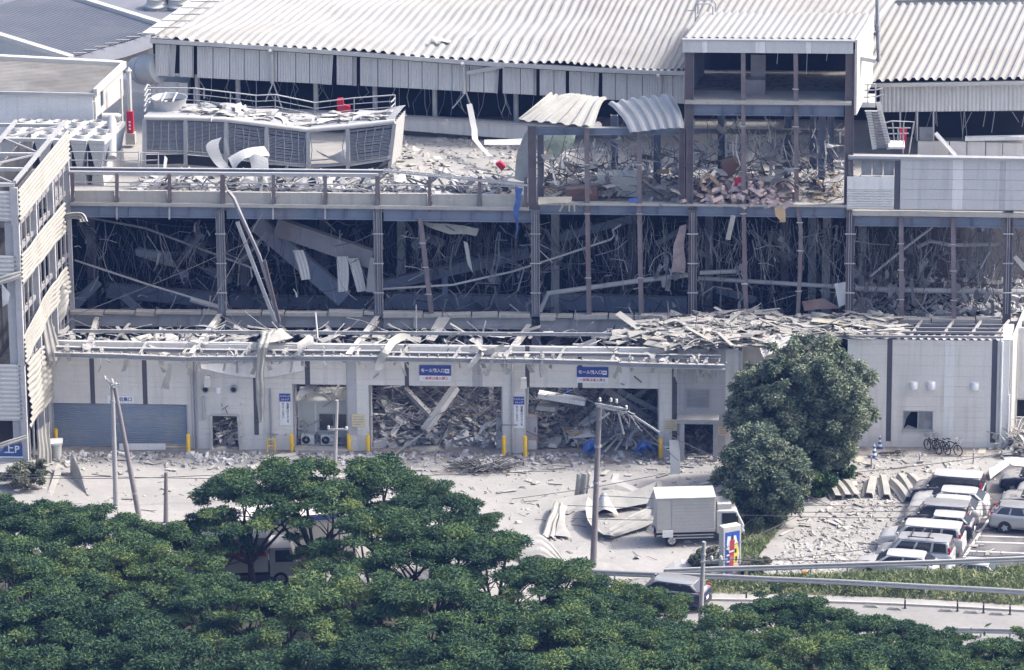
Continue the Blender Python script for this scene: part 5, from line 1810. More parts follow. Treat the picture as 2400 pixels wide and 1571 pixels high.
for px, lb_ in ((722, "left outdoor fan unit at the foot of the booth"), (768, "right outdoor fan unit at the foot of the booth")):
    p = at(px, 1056, Yb - .4)
    t = thing("fan_unit", lb_, "air conditioner", (p.x, Yb - .4, .1))
    MB().box(p.x - .4, p.x + .4, Yb - .5, Yb - .2, .12, .72).build("casing", M['plastic'], t)
    MB().lathe(V((p.x - .1, Yb - .502, .42)), [(.25, 0), (.25, .02), (.2, .02)], 14, ax=V((0, -1, 0))).build("fan_grille", M['black'], t)
    MB().lathe(V((p.x - .1, Yb - .525, .42)), [(.08, 0), (.07, .015)], 10, ax=V((0, -1, 0))).build("fan_hub", M['galvd'], t)
tag(MB().prism([gr(690, 1062), gr(815, 1063), gr(812, 1052), gr(690, 1050)], ZU * .18).build("loading_step", M['conc']), "low concrete step along the foot of the booth", "step")

# wreckage heap on the roof of the wing
def heap(y_lo, y_hi, x0, x1, n, m, name, label, Ll, Lh, wl, wh, dens=None, tilt=.3):
    g = MB()
    for _ in range(n):
        x = R.uniform(x0, x1)
        if dens and R.random() > dens(x):
            continue
        t = R.random()
        y = lerp(y_lo, y_hi, t)
        Y = lerp(-3.2, WY + .2, t)
        p = at(x - t * 60, y, Y)
        if R.random() < .55:
            strip(g, p, R.uniform(Ll, Lh), R.uniform(wl, wh), R.choice((0, 0, .9, -.7)))
        else:
            board(g, p, R.uniform(Ll, Lh) * .8, R.uniform(wl, wh) * .8, R.uniform(.015, .035), tilt, az=R.choice((0, 0, .9, -.7)))
    return tag(g.build(name, m, kind="stuff"), label, "rubble")


dn = lambda x: .2 + .8 * (math.exp(-((x - 560) / 110) ** 2) + math.exp(-((x - 1690) / 150) ** 2) * 1.3 + .5 * math.exp(-((x - 960) / 80) ** 2) + .5 * math.exp(-((x - 240) / 90) ** 2))
heap(778, 814, 170, 1790, 260, M['sheet'], "roof_boards", "pale boards and sheets strewn over the stripped wing roof", .4, 2.4, .08, .5, dn)
heap(776, 812, 170, 1790, 240, M['rubg'], "roof_grey_boards", "grey strips and battens strewn over the stripped wing roof", .3, 2.0, .05, .3, dn, .4)
g = MB()
for _ in range(260):
    x = R.uniform(160, 1790)
    if R.random() > dn(x):
        continue
    t = R.random()
    stick(g, at(x - t * 60, lerp(772, 810, t), lerp(-2.5, WY, t)), R.uniform(.6, 3), R.uniform(.012, .04), .5, .25)
tag(g.build("roof_rods", M['cablel'], kind="stuff"), "bent rods and wires strewn over the stripped wing roof", "rubble")
g = MB()
for _ in range(700):
    x = R.gauss(1690, 75)
    t = R.random()
    p = at(x - t * 40, lerp(752, 820, t) - abs(R.gauss(0, 8)), lerp(-.8, WY - .6, t))
    (strip(g, p, R.uniform(.5, 2.2), R.uniform(.1, .6), R.choice((0, .3, -.6))) if R.random() < .45 else board(g, p, R.uniform(.4, 2.0), R.uniform(.08, .5), R.uniform(.02, .05), .2, az=R.choice((0, .3, -.6))))
tag(g.build("corner_debris_pile", M['rub'], kind="stuff"), "cream heap of splintered boards above the tall dusty tree", "rubble")
g = MB()
for _ in range(260):
    x = R.uniform(1800, 2110)
    t = R.random()
    p = at(x, lerp(742, 792, t) + (2110 - x) * .02, lerp(-.8, RY, t))
    (strip(g, p, R.uniform(.5, 2.5), R.uniform(.08, .4), R.choice((0, .2, -.3))) if R.random() < .4 else board(g, p, R.uniform(.5, 2.4), R.uniform(.06, .35), R.uniform(.02, .05), .15, az=R.choice((0, .2, -.3))))
tag(g.build("side_roof_boards", M['rub'], kind="stuff"), "pale boards fallen over the side wing's roof left of the purlins", "rubble")

# named larger sheets on and over the canopy
def SO(label, A, B, m='sheet', cat="metal sheet", nm="torn_sheet", **kw):
    kw.setdefault('nu', 10)
    kw.setdefault('nv', 4)
    kw.setdefault('crumple', .1)
    kw.setdefault('cs', .9)
    return sheetobj(nm, label, cat, PP(*A), PP(*B), M[m], **kw)


F = WY - 2
SO("long crumpled white strip hanging down the wall by the doorway", ((612, 778, F + 3), (607, 800, F), (598, 860, F), (600, 930, F), (606, 992, F)), ((650, 770, F + 3), (632, 800, F), (620, 860, F), (622, 930, F), (616, 988, F)), nu=22, waves=2, amp=.07, along='v', crumple=.12)
SO("white crumpled sheet folded over the canopy edge above the doorway", ((600, 800, F + 1), (640, 775, F + 2), (665, 768, F + 3)), ((610, 812, F), (655, 800, F + 1), (690, 790, F + 2)), crumple=.25)
SO("white curled sheet drooping over the canopy left of the left blue sign", ((962, 783, F + 3), (930, 782, F + 2), (900, 815, F), (882, 850, F - .2), (876, 868, F - .3)), ((966, 800, F + 3), (940, 800, F + 2), (915, 822, F), (900, 855, F - .2), (893, 871, F - .3)), nu=16, crumple=.12)
SO("bright crumpled sheet lying behind the curled one on the wing roof", ((905, 790, -3), (945, 772, -2.5), (975, 790, -2.5)), ((915, 800, -5), (955, 795, -4.5), (985, 806, -4)), crumple=.25)
SO("white strip leaning over the canopy right of the left blue sign", ((1128, 815, F + 1), (1110, 838, F), (1081, 878, F - .3)), ((1142, 818, F + 1), (1124, 842, F), (1092, 880, F - .3)), nu=8, crumple=.04)
SO("white folded trim lying along the canopy right of the left blue sign", ((1110, 800, F + 2), (1130, 822, F), (1180, 806, F)), ((1124, 800, F + 2), (1138, 832, F), (1182, 814, F)), nu=8, crumple=.05)
SO("grey board leaning from the upper beam above the left blue sign", ((1028, 742, -.6), (996, 795, -4)), ((1056, 746, -.6), (1018, 800, -4)), 'sheetg', "board", "leaning_board", nu=3, nv=2, crumple=.02)
SO("thin torn strip dangling on the grey wall left of the doorway", ((396, 852, F), (388, 880, F), (384, 912, F)), ((404, 856, F), (400, 885, F), (396, 914, F)), nu=8, crumple=.1)
SO("second thin torn strip dangling on the grey wall by the dangling one", ((384, 884, F), (378, 914, F)), ((387, 884, F), (384, 908, F)), nu=4, crumple=.05)
SO("white crumpled sheet poised on the canopy above the booth", ((695, 806, F), (720, 790, F + 1), (735, 792, F + 1)), ((700, 828, F - .2), (722, 812, F), (740, 805, F)), crumple=.2)
SO("curved pale panel lying on the wing roof left of the sloping beam", ((372, 768, -3), (395, 775, -3.5), (420, 790, -4)), ((365, 790, -4.5), (390, 800, -5), (412, 806, -5)), 'sheetg', crumple=.1)
SO("pale crumpled panel on the wing roof beside the curved one", ((420, 772, -3), (450, 775, -3.2)), ((425, 800, -5), (462, 796, -5)), 'sheetg', crumple=.25)
SO("pale board tipped on the wing roof above the shutter", ((270, 766, -3), (295, 800, -5)), ((278, 764, -3), (304, 797, -5)), nu=2, nv=1, crumple=0)
SO("white tube-like gutter end at the left of the wing roof", ((130, 775, -4), (150, 772, -4), (160, 762, -3.5)), ((132, 782, -4.4), (152, 782, -4.4), (164, 770, -4)), crumple=.08)
SO("long pale deck board lying across the side wing's roof", ((1905, 745, -2), (2000, 752, -2), (2110, 765, -3)), ((1900, 754, -3), (2000, 764, -3), (2120, 774, -4)), 'insul', "board", "fallen_board", nu=8, nv=2, crumple=.06)
SO("broad cream board atop the debris pile by the column foot", ((1655, 748, -1.2), (1700, 735, -.8), (1745, 745, -.8)), ((1650, 765, -2.4), (1700, 768, -2.6), (1752, 762, -2.4)), 'insul', "board", "fallen_board", nu=6, nv=4, crumple=.12)
SO("grey corrugated sheet tipped at the debris pile's right end", ((1770, 800, -6), (1850, 772, -4)), ((1790, 838, -8), (1870, 796, -6)), 'sheetg', waves=5, amp=.06, along='v', nu=6, crumple=.1)
SO("pale long plank lying on the debris pile above the tree", ((1640, 785, -4), (1720, 778, -3.5)), ((1640, 792, -4.4), (1722, 788, -4)), 'insul', "board", "fallen_board", nu=4, nv=1, crumple=.03)
SO("clear crumpled film hanging on the wall above the louvred grille", ((1625, 854, F + 1.4), (1632, 880, F + 1.4), (1645, 898, F + 1.4)), ((1655, 852, F + 1.4), (1652, 880, F + 1.4), (1650, 896, F + 1.4)), 'sheetg', "plastic film", "torn_film", crumple=.12)
tag(MB().obox(at(1710, 748, -1), V((.3, .05, .05)), V((-.05, .25, 0)), V((0, 0, .2))).build("cardboard_box", M['card']), "small brown cardboard box on the debris pile", "box")
SO("dusty grey drape hanging behind the column right of the blue rag", ((1588, 530, .5), (1578, 600, .5), (1572, 640, .6)), ((1605, 530, .5), (1606, 600, .5), (1608, 642, .6)), 'insp', "drape", "torn_drape", crumple=.2)

# pieces on the roof deck
SO("curled white fan cowl standing on the deck before the cooling tower", ((494, 330, 4), (482, 345, 3.8), (500, 380, 3.4), (520, 400, 3)), ((520, 322, 4), (512, 340, 3.8), (525, 375, 3.4), (548, 402, 3)), 'white', "fan cowl", "fan_cowl", crumple=.05)
SO("narrow white fan blade beside the curled cowl", ((525, 330, 4), (528, 350, 4), (535, 365, 4)), ((528, 318, 4), (536, 345, 4), (538, 358, 4)), 'white', "fan blade", "cowl_fragment", crumple=.02)
SO("large bent white cowl plate with a flared edge before the cooling tower", ((535, 372, 3), (570, 350, 3.4), (618, 342, 3.6)), ((548, 402, 2.2), (575, 372, 2.4), (632, 366, 2.8)), 'white', "fan cowl", "fan_cowl", nu=10, crumple=.06)
SO("rounded white cowl plate standing right of the flared one", ((585, 372, 2.4), (600, 362, 2.4), (628, 372, 2.4)), ((590, 402, 2), (606, 398, 2), (630, 402, 2)), 'white', "fan cowl", "fan_cowl", crumple=.1)
for x0, y0, x1, y1, lb_ in ((562, 410, 600, 430, "white cowl shard behind the parapet rail, leftmost"), (600, 406, 625, 436, "white cowl shard leaning behind the parapet rail"), (688, 413, 720, 446, "white rounded shard behind the parapet panel"),
                            (718, 405, 752, 424, "flat white shard above the dark fan mark"), (745, 415, 776, 446, "grey rounded shard right of the dark fan mark"), (775, 436, 805, 449, "white perforated plate behind the parapet"),
                            (925, 408, 950, 420, "white hood standing on a pole behind the parapet"), (985, 445, 1040, 455, "white board resting on the parapet right part")):
    SO(lb_, ((x0, y1, .9), ((x0 + x1) / 2, (y0 + y1) / 2 - 6, 1.2), (x1, y0, 1.4)), ((x0 + 6, y1 + 4, .6), ((x0 + x1) / 2 + 5, (y0 + y1) / 2 + 10, .8), (x1 + 6, y1, 1)), 'white', "fragment", "cowl_fragment", crumple=.12)
tag(MB().lathe(at(732, 427, .9), [(.25, 0), (.25, .06), (.1, .08), (.1, .02)], 12, ax=V((0, -1, .2))).build("perforated_hub", M['black']), "dark perforated fan hub among white shards", "fan hub")
g = MB()
for _ in range(500):
    p = at(R.uniform(330, 1200), R.uniform(398, 450), R.uniform(.6, 3.6))
    p.z = Z3 + abs(R.gauss(0, .35))
    if R.random() < .5:
        board(g, p, R.uniform(.4, 2), R.uniform(.06, .5), .03, .5)
    else:
        stick(g, p, R.uniform(.5, 2), R.uniform(.02, .05), .5)
tag(g.build("deck_wreckage", M['rubg'], kind="stuff"), "grey splintered plates and rods behind the roof parapet", "rubble")


def deckpt():
    p = gr(R.uniform(880, 1240), R.uniform(318, 420), Z3)
    return p


scatter("deck_chips", "pale chips scattered on the open roof deck", M['rub'], deckpt, 700, .04, .4, .25, 3)
SO("pale long trough fallen from the hall wall onto the deck", ((1093, 245, 12.5), (1104, 300, 11), (1110, 330, 9.6), (1160, 385, 7)), ((1106, 243, 12.5), (1118, 300, 11), (1124, 332, 9.6), (1170, 383, 7)), 'white', "duct", "fallen_duct", nu=8, crumple=.05)
SO("white triangular plate hanging on the hall's sill wall", ((1032, 288, 13.4), (1048, 300, 13.4)), ((1050, 278, 13.4), (1051, 302, 13.4)), 'white', "plate", "torn_plate", nu=2, nv=2, crumple=.03)
SO("low white board edge along the deck before the annex", ((1135, 328, 8), (1230, 325, 8)), ((1135, 340, 7.6), (1240, 340, 7.6)), 'white', "board", "deck_board", nu=3, nv=1, crumple=.02)
SO("tall pale plate leaning against the annex column", ((1210, 360, 1), (1222, 330, 1.4), (1240, 300, 1.6)), ((1206, 420, .4), (1230, 425, .4), (1246, 405, .4)), 'sheet', "plate", "leaning_plate", crumple=.08)
SO("grey green panel slumped inside the annex by its left column", ((1275, 330, 2.5), (1330, 305, 3), (1350, 318, 3)), ((1290, 400, 1.5), (1310, 372, 1.8), (1345, 340, 2)), 'green', "panel", "slumped_sheeting", crumple=.2)
SO("pale board pile edge jutting over the annex floor's left end", ((1262, 462, -.6), (1340, 460, -.8)), ((1262, 478, -1.2), (1338, 474, -1.4)), 'insul', "board", "jutting_board", nu=4, nv=2, crumple=.05)
for k, (x0, x1) in enumerate(((1324, 1311), (1335, 1334), (1345, 1347))):
    tag(MB().beam(at(x0, 474, -1.1), at(x1, 496, -1.1), .1, .03, up=V((0, 1, 0))).build("dangling_lath", M['insul']), ("cream slat dangling under the annex floor, %s of three" % ("leftmost", "middle", "rightmost")[k]), "slat", "slats dangling under the annex floor")
# annex and tower storey wreckage
for nm, m, n, lb_ in (("annex_boards", 'rubg', 170, "grey boards and panels heaped in the wrecked annex"), ("annex_pale_boards", 'rub', 80, "pale boards heaped in the wrecked annex")):
    g = MB()
    for _ in range(n):
        px = R.uniform(1265, 1985)
        Y = R.uniform(.3, 6)
        p = at(px, 470, Y)
        p.z = Z3 + abs(R.gauss(0, 1.25)) * (1.2 if px > 1620 else 1)
        if R.random() < .5:
            strip(g, p + ZU * R.uniform(0, .8), R.uniform(.4, 2.2), R.uniform(.08, .6))
        else:
            board(g, p, R.uniform(.3, 1.5), R.uniform(.08, .6), R.uniform(.02, .05), .7)
    tag(g.build(nm, M[m], kind="stuff"), lb_, "rubble")
g = MB()
for _ in range(380):
    px = R.uniform(1265, 1985)
    p = at(px, 470, R.uniform(.2, 6))
    p.z = Z3 + abs(R.gauss(0, 1.4))
    stick(g, p, R.uniform(.8, 3.5), R.uniform(.01, .03), .7, .15)
tag(g.build("annex_rods", M['cable'], kind="stuff"), "pipes, rods and wires tangled through the wrecked annex", "rubble")
g = MB()
for _ in range(300):
    px = R.gauss(1730, 60)
    p = at(px, 466, R.uniform(-.3, 2))
    p.z = Z3 + abs(R.gauss(0, .7))
    chip(g, p, R.uniform(.08, .35), .6, 1.3)
tag(g.build("insulation_lumps", M['insp'], kind="stuff"), "pinkish insulation lumps spilling over the beam under the tower", "rubble")
wr = thing("wooden_crate_frame", "smashed wooden crate frame on the heap under the tower", "crate", at(1680, 455, .2))
c4 = [at(1640, 430, .3), at(1660, 408, .3), at(1702, 450, .3), at(1680, 465, .3)]
for a_, b_ in ((0, 1), (1, 2), (2, 3), (3, 0)):
    MB().beam(c4[a_], c4[b_], .4, .14).build("side_board", M['card'], wr)
for t in (.3, .6):
    MB().beam(c4[0].lerp(c4[3], t), c4[1].lerp(c4[2], t), .08, .05).build("slat", M['insul'], wr)
tag(MB().prism([at(1690, 385, 1.2), at(1720, 372, 1.2), at(1738, 400, 1.2), at(1700, 420, 1.2)], V((0, .3, .2))).build("brown_chest", M['brown']), "brown chest standing on the heap under the tower", "chest")
tag(MB().prism([at(1722, 420, .1), at(1740, 418, .1), at(1738, 432, .1), at(1720, 434, .1)], V((0, .25, 0))).build("red_sack", M['red']), "small dusty red sack on the heap under the tower", "sack")
tag(MB().prism([at(1326, 445, .6), at(1400, 440, .6), at(1400, 470, .4), at(1326, 470, .4)], V((0, .8, 0))).build("grey_locker", M['brown']), "dull brown locker lying in the annex", "locker")
tag(MB().prism([at(1400, 410, 1.4), at(1492, 412, 1.4), at(1492, 462, 1.4), at(1402, 460, 1.4)], V((0, .9, .1))).build("beige_tank", M['booth']), "boxy beige tank standing in the annex", "tank")
tag(MB().loft(PP((1815, 487, -1), (1838, 486, -1), (1841, 520, -1)), PP((1817, 505, -1.1), (1830, 520, -1.1), (1820, 521, -1.1)), nu=5, nv=3, crumple=.05).build("cardboard_flap", M['card']), "tan cardboard flap hanging from the beam under the tower", "cardboard")
sheetobj("blue_rag", "torn blue tarpaulin strip hanging from the roof edge by the column", "tarpaulin", PP((1206, 438, -.6), (1208, 470, -.7), (1203, 500, -.8), (1207, 520, -.8), (1209, 560, -.8)), PP((1225, 440, -.6), (1220, 470, -.7), (1213, 500, -.8), (1212, 525, -.8), (1211, 562, -.8)), M['blueb'], nu=14, nv=4, crumple=.15, cs=1.4)
SO("small blue tarpaulin lump on the annex edge", ((1470, 466, -.5), (1497, 464, -.6)), ((1472, 474, -.9), (1496, 476, -.9)), 'blueb', "tarpaulin", "blue_rag", crumple=.2)

# ------------------------------------------------------------------ inside the gutted middle storey
def pipe(label, pts, r, m='steell', nm="loose_pipe"):
    P = [at(*p) for p in pts]
    return tag(MB().tube(P, r, 8).build(nm, M[m], smooth=True), label, "pipe")


pipe("long thin pipe sloping down across the left dark bay", ((175, 610, 1.5), (350, 668, 1.2), (530, 722, 1.0)), .07)
pipe("second thin pipe crossing high in the left dark bay", ((180, 505, 4), (340, 535, 4), (520, 602, 3), (600, 632, 3)), .07)
pipe("thin pipe rising rightwards to the bent end past the middle column", ((895, 678, .8), (1060, 668, .8), (1200, 637, .9), (1300, 605, 1), (1432, 561, 1), (1440, 552, 1), (1435, 540, 1), (1455, 527, 1)), .07)
pipe("thick lagged pipe with a down-turned end lying across the fourth bay", ((1266, 730, 1.2), (1284, 688, 1.2), (1400, 672, 1.2), (1500, 658, 1.2), (1612, 645, 1.2)), .16)
pipe("thick lagged pipe continuing behind the fifth bay's column", ((1640, 640, 1.4), (1725, 636, 1.4)), .14)
pipe("second thick pipe below it running to the sixth column", ((1636, 652, 2), (1760, 660, 2), (1960, 672, 2)), .14)
pipe("dusty thick pipe sagging through the right end bays", ((2004, 676, 1.6), (2090, 680, 1.6), (2230, 682, 1.6), (2400, 685, 1.6), (2480, 684, 1.6)), .17)
pipe("short fat pipe stub at the left bay's lower right", ((446, 702, 1), (515, 723, 1)), .16)
pipe("slanting bar crossing up rightwards in the first right-end bay", ((2040, 648, 1.4), (2110, 590, 1.4), (2186, 532, 1.4)), .08)
pipe("drooping horizontal bar in the right-end bay", ((2150, 580, 2.4), (2180, 565, 2.4), (2230, 575, 2.4), (2345, 572, 2.4)), .12)


def dimbeam(label, a, b, w, h, m='steelb'):
    return plank("fallen_girder", label, "girder", at(*a), at(*b), w, h, M[m])


dimbeam("long box girder sloping down from the beam in the second bay", (648, 530, 2.6), (872, 607, 1.8), .5, 1.15, 'steel')
dimbeam("dim girder sloping steeply behind the hanging panels", (600, 520, 3.2), (808, 700, 2.8), .5, 1.1, 'steelb')
dimbeam("dim girder rising rightwards in the third bay", (900, 668, 5), (1240, 590, 6), .4, .7)
dimbeam("dim girder lying low along the left bay's back", (250, 680, 6), (515, 702, 6), .5, .9)
dimbeam("dim girder lying low along the second bay's back", (540, 705, 7), (880, 712, 7), .5, .8)
dimbeam("dim girder lying low along the third bay's back", (905, 703, 6), (1245, 712, 6), .5, 1.0)
dimbeam("dim girder lying low along the fourth bay's back", (1270, 705, 6), (1610, 715, 6), .5, 1.0)
dimbeam("dim sloped brace in the left bay by the first column", (230, 660, 4), (170, 720, 4), .4, .6)
dimbeam("dim forked brace low in the left bay", (285, 690, 4), (345, 745, 4), .35, .45)
dimbeam("dark slanting beam high in the fourth bay", (1300, 560, 6), (1480, 512, 6), .3, .5)
SO("torn concrete strip dangling under the beam in the third bay", ((990, 520, .8), (1050, 525, 1), (1125, 535, 1.2)), ((995, 528, .6), (1050, 548, .8), (1118, 552, 1)), 'conc', "concrete", "dangling_concrete", nu=14, crumple=.15)
SO("pale rectangular panel floating dim in the left bay", ((325, 578, 5), (400, 602, 5)), ((325, 602, 5), (410, 628, 5)), 'steell', "panel", "hanging_sheeting", nu=2, nv=1, crumple=0)
for x0, y0, x1, y1, x2, y2, w, lb_ in ((686, 587, 697, 620, 706, 657, 25, "ribbed pale panel hanging in the second bay, leftmost of three"), (789, 602, 791, 645, 792, 685, 27, "ribbed pale panel hanging upright in the second bay"), (815, 606, 825, 640, 837, 685, 25, "ribbed pale panel hanging askew by the upright one")):
    SO(lb_, ((x0, y0, 1.4), (x1, y1, 1.3), (x2, y2, 1.2)), ((x0 + w, y0 - 1, 1.4), (x1 + w, y1, 1.3), (x2 + w * .85, y2 - 3, 1.2)), 'cladp', "panel", "hanging_sheeting", waves=3, amp=.03, along='v', nu=6, crumple=.02)
SO("grey plate edge hanging beside the third column", ((868, 605, 1), (862, 640, 1), (858, 684, 1)), ((880, 605, .9), (880, 640, .9), (880, 686, .9)), 'sheetg', "panel", "hanging_sheeting", nu=4, nv=2, crumple=.02)
SO("narrow pointed panel hanging in the third bay", ((1086, 565, 1.4), (1096, 620, 1.4)), ((1096, 570, 1.3), (1108, 640, 1.3)), 'cladp', "panel", "hanging_sheeting", nu=4, nv=1, crumple=.03)
SO("white shard leaning at the right picture edge of the end bay", ((2374, 604, .2), (2420, 660, .2)), ((2382, 598, .2), (2430, 648, .2)), 'white', "panel", "leaning_shard", nu=2, nv=1, crumple=.02)
tag(MB().beam(at(1719, 505, -.3), at(1706, 562, -.4), .3, .03, up=V((0, 1, 0))).build("hanging_strip", M['sheet']), "cream strip hanging below the beam under the tower", "strip")
SO("brown board pile at the foot of the sixth column", ((1880, 705, .6), (1930, 700, .8)), ((1885, 728, .2), (1975, 722, .2)), 'brown', "board", "fallen_board", nu=3, nv=2, crumple=.1)
SO("pale grey tilted board before the brown one", ((1955, 665, .6), (1985, 660, .6)), ((1965, 720, .2), (1985, 712, .2)), 'panl', "board", "fallen_board", nu=3, nv=2, crumple=.05)
# fallen twin mullion leaning across the second bay
fm = thing("fallen_mullion", "pair of bent steel mullions leaning from the roof edge across the second bay", "mullion", at(655, 755, -1.2))
MB().tube(PP((535, 448, -.6), (548, 465, -.8), (565, 505, -1), (608, 600, -1.1), (655, 752, -1.2)), .12, 4).build("bar", M['steel'], fm)
MB().beam(at(556, 520, -1.1), at(645, 755, -1.4), .1, .22).build("bar", M['steell'], fm)
MB().beam(at(620, 610, -1.1), at(655, 756, -1.3), .12, .16).build("bar", M['steelp'], fm)


def cables(n, y0f, Y0, Y1, r0, r1, Lm, name, label, m, x0=172, x1=2395, dens=None):
    g = MB()
    for _ in range(n):
        px = R.uniform(x0, x1)
        if dens and R.random() > dens(px):
            continue
        Y = R.uniform(Y0, Y1)
        p = at(px, y0f(px), Y)
        p.z = min(p.z, Z3 - .76)
        L = Lm * R.uniform(.25, 1) ** 1.2
        k = R.randint(4, 8)
        wob = R.choice((.06, .12, .2, .35))
        pts = [p]
        d = V((R.gauss(0, .25), R.gauss(0, .1), -1)).normalized()
        for i in range(k):
            d = (d + V((R.gauss(0, wob), R.gauss(0, .15), R.gauss(-.12, .15)))).normalized()
            pts.append(pts[-1] + d * L / k)
        pp = [poly(pts, i / (k * 2)) for i in range(k * 2 + 1)]
        g.tube(pp, R.uniform(r0, r1), 4, cap=False)
    return tag(g.build(name, M[m], kind="stuff"), label, "cable")


top_y = lambda px: 512 if px < 1240 else 505 if px < 1990 else 528
dens2 = lambda px: .45 if px < 500 else .3 if px < 1000 else .55 if px < 1300 else 1.0
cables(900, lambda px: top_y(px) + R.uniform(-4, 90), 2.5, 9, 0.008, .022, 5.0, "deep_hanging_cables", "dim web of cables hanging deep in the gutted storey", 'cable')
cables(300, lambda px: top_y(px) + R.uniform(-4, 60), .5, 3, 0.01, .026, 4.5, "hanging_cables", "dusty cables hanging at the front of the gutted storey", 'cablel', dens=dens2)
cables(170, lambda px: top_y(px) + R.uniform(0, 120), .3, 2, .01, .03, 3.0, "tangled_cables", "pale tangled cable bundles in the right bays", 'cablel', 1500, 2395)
g = MB()
for _ in range(60):    # lumps of lagging caught in the cables
    px = R.choice((R.gauss(2120, 22), R.gauss(2243, 10), R.gauss(1735, 10), R.gauss(2290, 15), R.gauss(1560, 15), R.gauss(2040, 15)))
    p = at(px, R.uniform(600, 735), R.uniform(.3, 1.2))
    q = p + V((R.gauss(0, .15), 0, -R.uniform(.3, 1.0)))
    g.loft([p, p.lerp(q, .5) + V((R.gauss(0, .1), 0, 0)), q], [p + V((.12, 0, 0)), p.lerp(q, .5) + V((.25, 0, 0)), q + V((.15, 0, 0))], nu=5, nv=2, crumple=.12, cs=2)
tag(g.build("lagging_shreds", M['cablel'], kind="stuff"), "pale shreds of lagging caught in the hanging cables", "rubble")
for nm, m, n, Ya, Yb, lb_ in (("ceiling_strips", 'rubg', 260, .6, 5, "bent ceiling strips and channels hanging in the gutted storey"), ("ceiling_frames", 'cable', 380, 2, 9, "dim tangle of ceiling frame bars deep in the gutted storey")):
    g = MB()
    for _ in range(n):
        px = R.uniform(175, 2395)
        p = at(px, R.uniform(515, 700) if R.random() < .8 else R.uniform(690, 730), R.uniform(Ya, Yb))
        p.z = min(p.z, Z3 - 1.0)
        if R.random() < .55:
            d = V((R.gauss(0, .5), R.gauss(0, .3), -1)).normalized()
        else:
            d = V((R.choice((-1, 1)), R.gauss(0, .4), R.gauss(0, .45))).normalized()
        L = R.uniform(.3, 2.4)
        q = p + d * L
        w = R.uniform(.03, .16)
        mm = p.lerp(q, .5) + V((R.gauss(0, .12), 0, R.gauss(0, .12))) * L
        g.beam(p, mm, w, .025).beam(mm, q, w, .025)
    tag(g.build(nm, M[m], kind="stuff"), lb_, "debris")
g = MB()
for _ in range(34):    # cable bundles torn from the ceiling
    px = R.uniform(180, 2390)
    p = at(px, top_y(px) + R.uniform(-2, 50), R.uniform(.5, 5))
    p.z = min(p.z, Z3 - .8)
    L = R.uniform(1.2, 4.5)
    lean = V((R.gauss(0, .35), R.gauss(0, .1), -1)).normalized()
    spine = [p]
    d = lean
    for i in range(5):
        d = (d + V((R.gauss(0, .25), 0, R.gauss(-.05, .15)))).normalized()
        spine.append(spine[-1] + d * L / 5)
    for k in range(R.randint(5, 11)):
        o = V((R.gauss(0, .07), R.gauss(0, .07), 0))
        pts = [q + o * (1 + 1.2 * i / 5) + V((R.gauss(0, .03), 0, 0)) for i, q in enumerate(spine)]
        f = R.uniform(.6, 1)
        g.tube([poly(pts, f * i / 8) for i in range(9)], R.uniform(.009, .02), 4, cap=False)
    if R.random() < .5:
        q = spine[R.randint(2, 5)]
        for _k in range(3):
            chip(g, q + V((R.gauss(0, .12), 0, R.gauss(0, .2))), R.uniform(.08, .2), 1.2, 1.3)
tag(g.build("cable_bundles", M['cablel'], kind="stuff"), "torn cable bundles with dusty lumps hanging in the gutted storey", "cable")
g = MB()
for _ in range(26):    # broken box ducts deep inside
    px = R.uniform(200, 2380)
    p = at(px, R.uniform(540, 700), R.uniform(3, 8))
    d = V((R.uniform(-1, 1), R.gauss(0, .5), R.gauss(0, .4))).normalized()
    g.beam(p, p + d * R.uniform(.8, 2.6), R.uniform(.25, .6), R.uniform(.2, .45))
tag(g.build("duct_pieces", M['steelb'], kind="stuff"), "dim broken box ducts lodged deep in the gutted storey", "debris")
g = MB()
for _ in range(150):   # strips and hangers drooping from the annex roof
    px = R.uniform(1275, 1975)
    p = at(px, R.uniform(315, 360) if px < 1600 else R.uniform(272, 350), R.uniform(.4, 5))
    d = V((R.gauss(0, .35), R.gauss(0, .2), -1)).normalized()
    L = R.uniform(.4, 2.4)
    q = p + d * L
    mm = p.lerp(q, .5) + V((R.gauss(0, .2), 0, 0))
    w = R.uniform(.02, .12)
    g.beam(p, mm, w, .025).beam(mm, q, w, .025)
tag(g.build("annex_hangers", M['rubg'], kind="stuff"), "strips and hangers drooping from the wrecked annex roof", "debris")
for nm, m, lb_ in (("brown_fragments", 'brown', "brown board fragments mixed into the wreckage heaps"), ("tan_fragments", 'card', "tan cardboard fragments mixed into the wreckage heaps"), ("cream_fragments", 'insul', "cream board fragments mixed into the wreckage heaps")):
    g = MB()
    for _ in range(75):
        k = R.random()
        if k < .55:
            p = at(R.uniform(1270, 1980), 470, R.uniform(.1, 3))
            p.z = Z3 + abs(R.gauss(0, .8))
        else:
            p = V((wx(R.choice((R.uniform(870, 1175), R.uniform(1236, 1540)))), WY + R.uniform(.8, 4), R.uniform(.1, 1.4)))
        (board(g, p, R.uniform(.2, .9), R.uniform(.1, .4), .03, .6) if R.random() < .6 else chip(g, p, R.uniform(.06, .22), .7, 1.3))
    tag(g.build(nm, M[m], kind="stuff"), lb_, "rubble")
g = MB()
for _ in range(60):    # long taut wires criss-crossing the void
    x0 = R.uniform(170, 2300)
    a = at(x0, R.uniform(520, 720), R.uniform(.8, 7))
    b = a + V((R.uniform(-5, 5), R.uniform(-1, 1), R.uniform(-2, 2)))
    b.z = max(Z2, min(b.z, Z3 - 1))
    m_ = a.lerp(b, .5) - ZU * R.uniform(.1, .6)
    g.tube([poly([a, m_, b], i / 8) for i in range(9)], R.uniform(.015, .035), 4, cap=False)
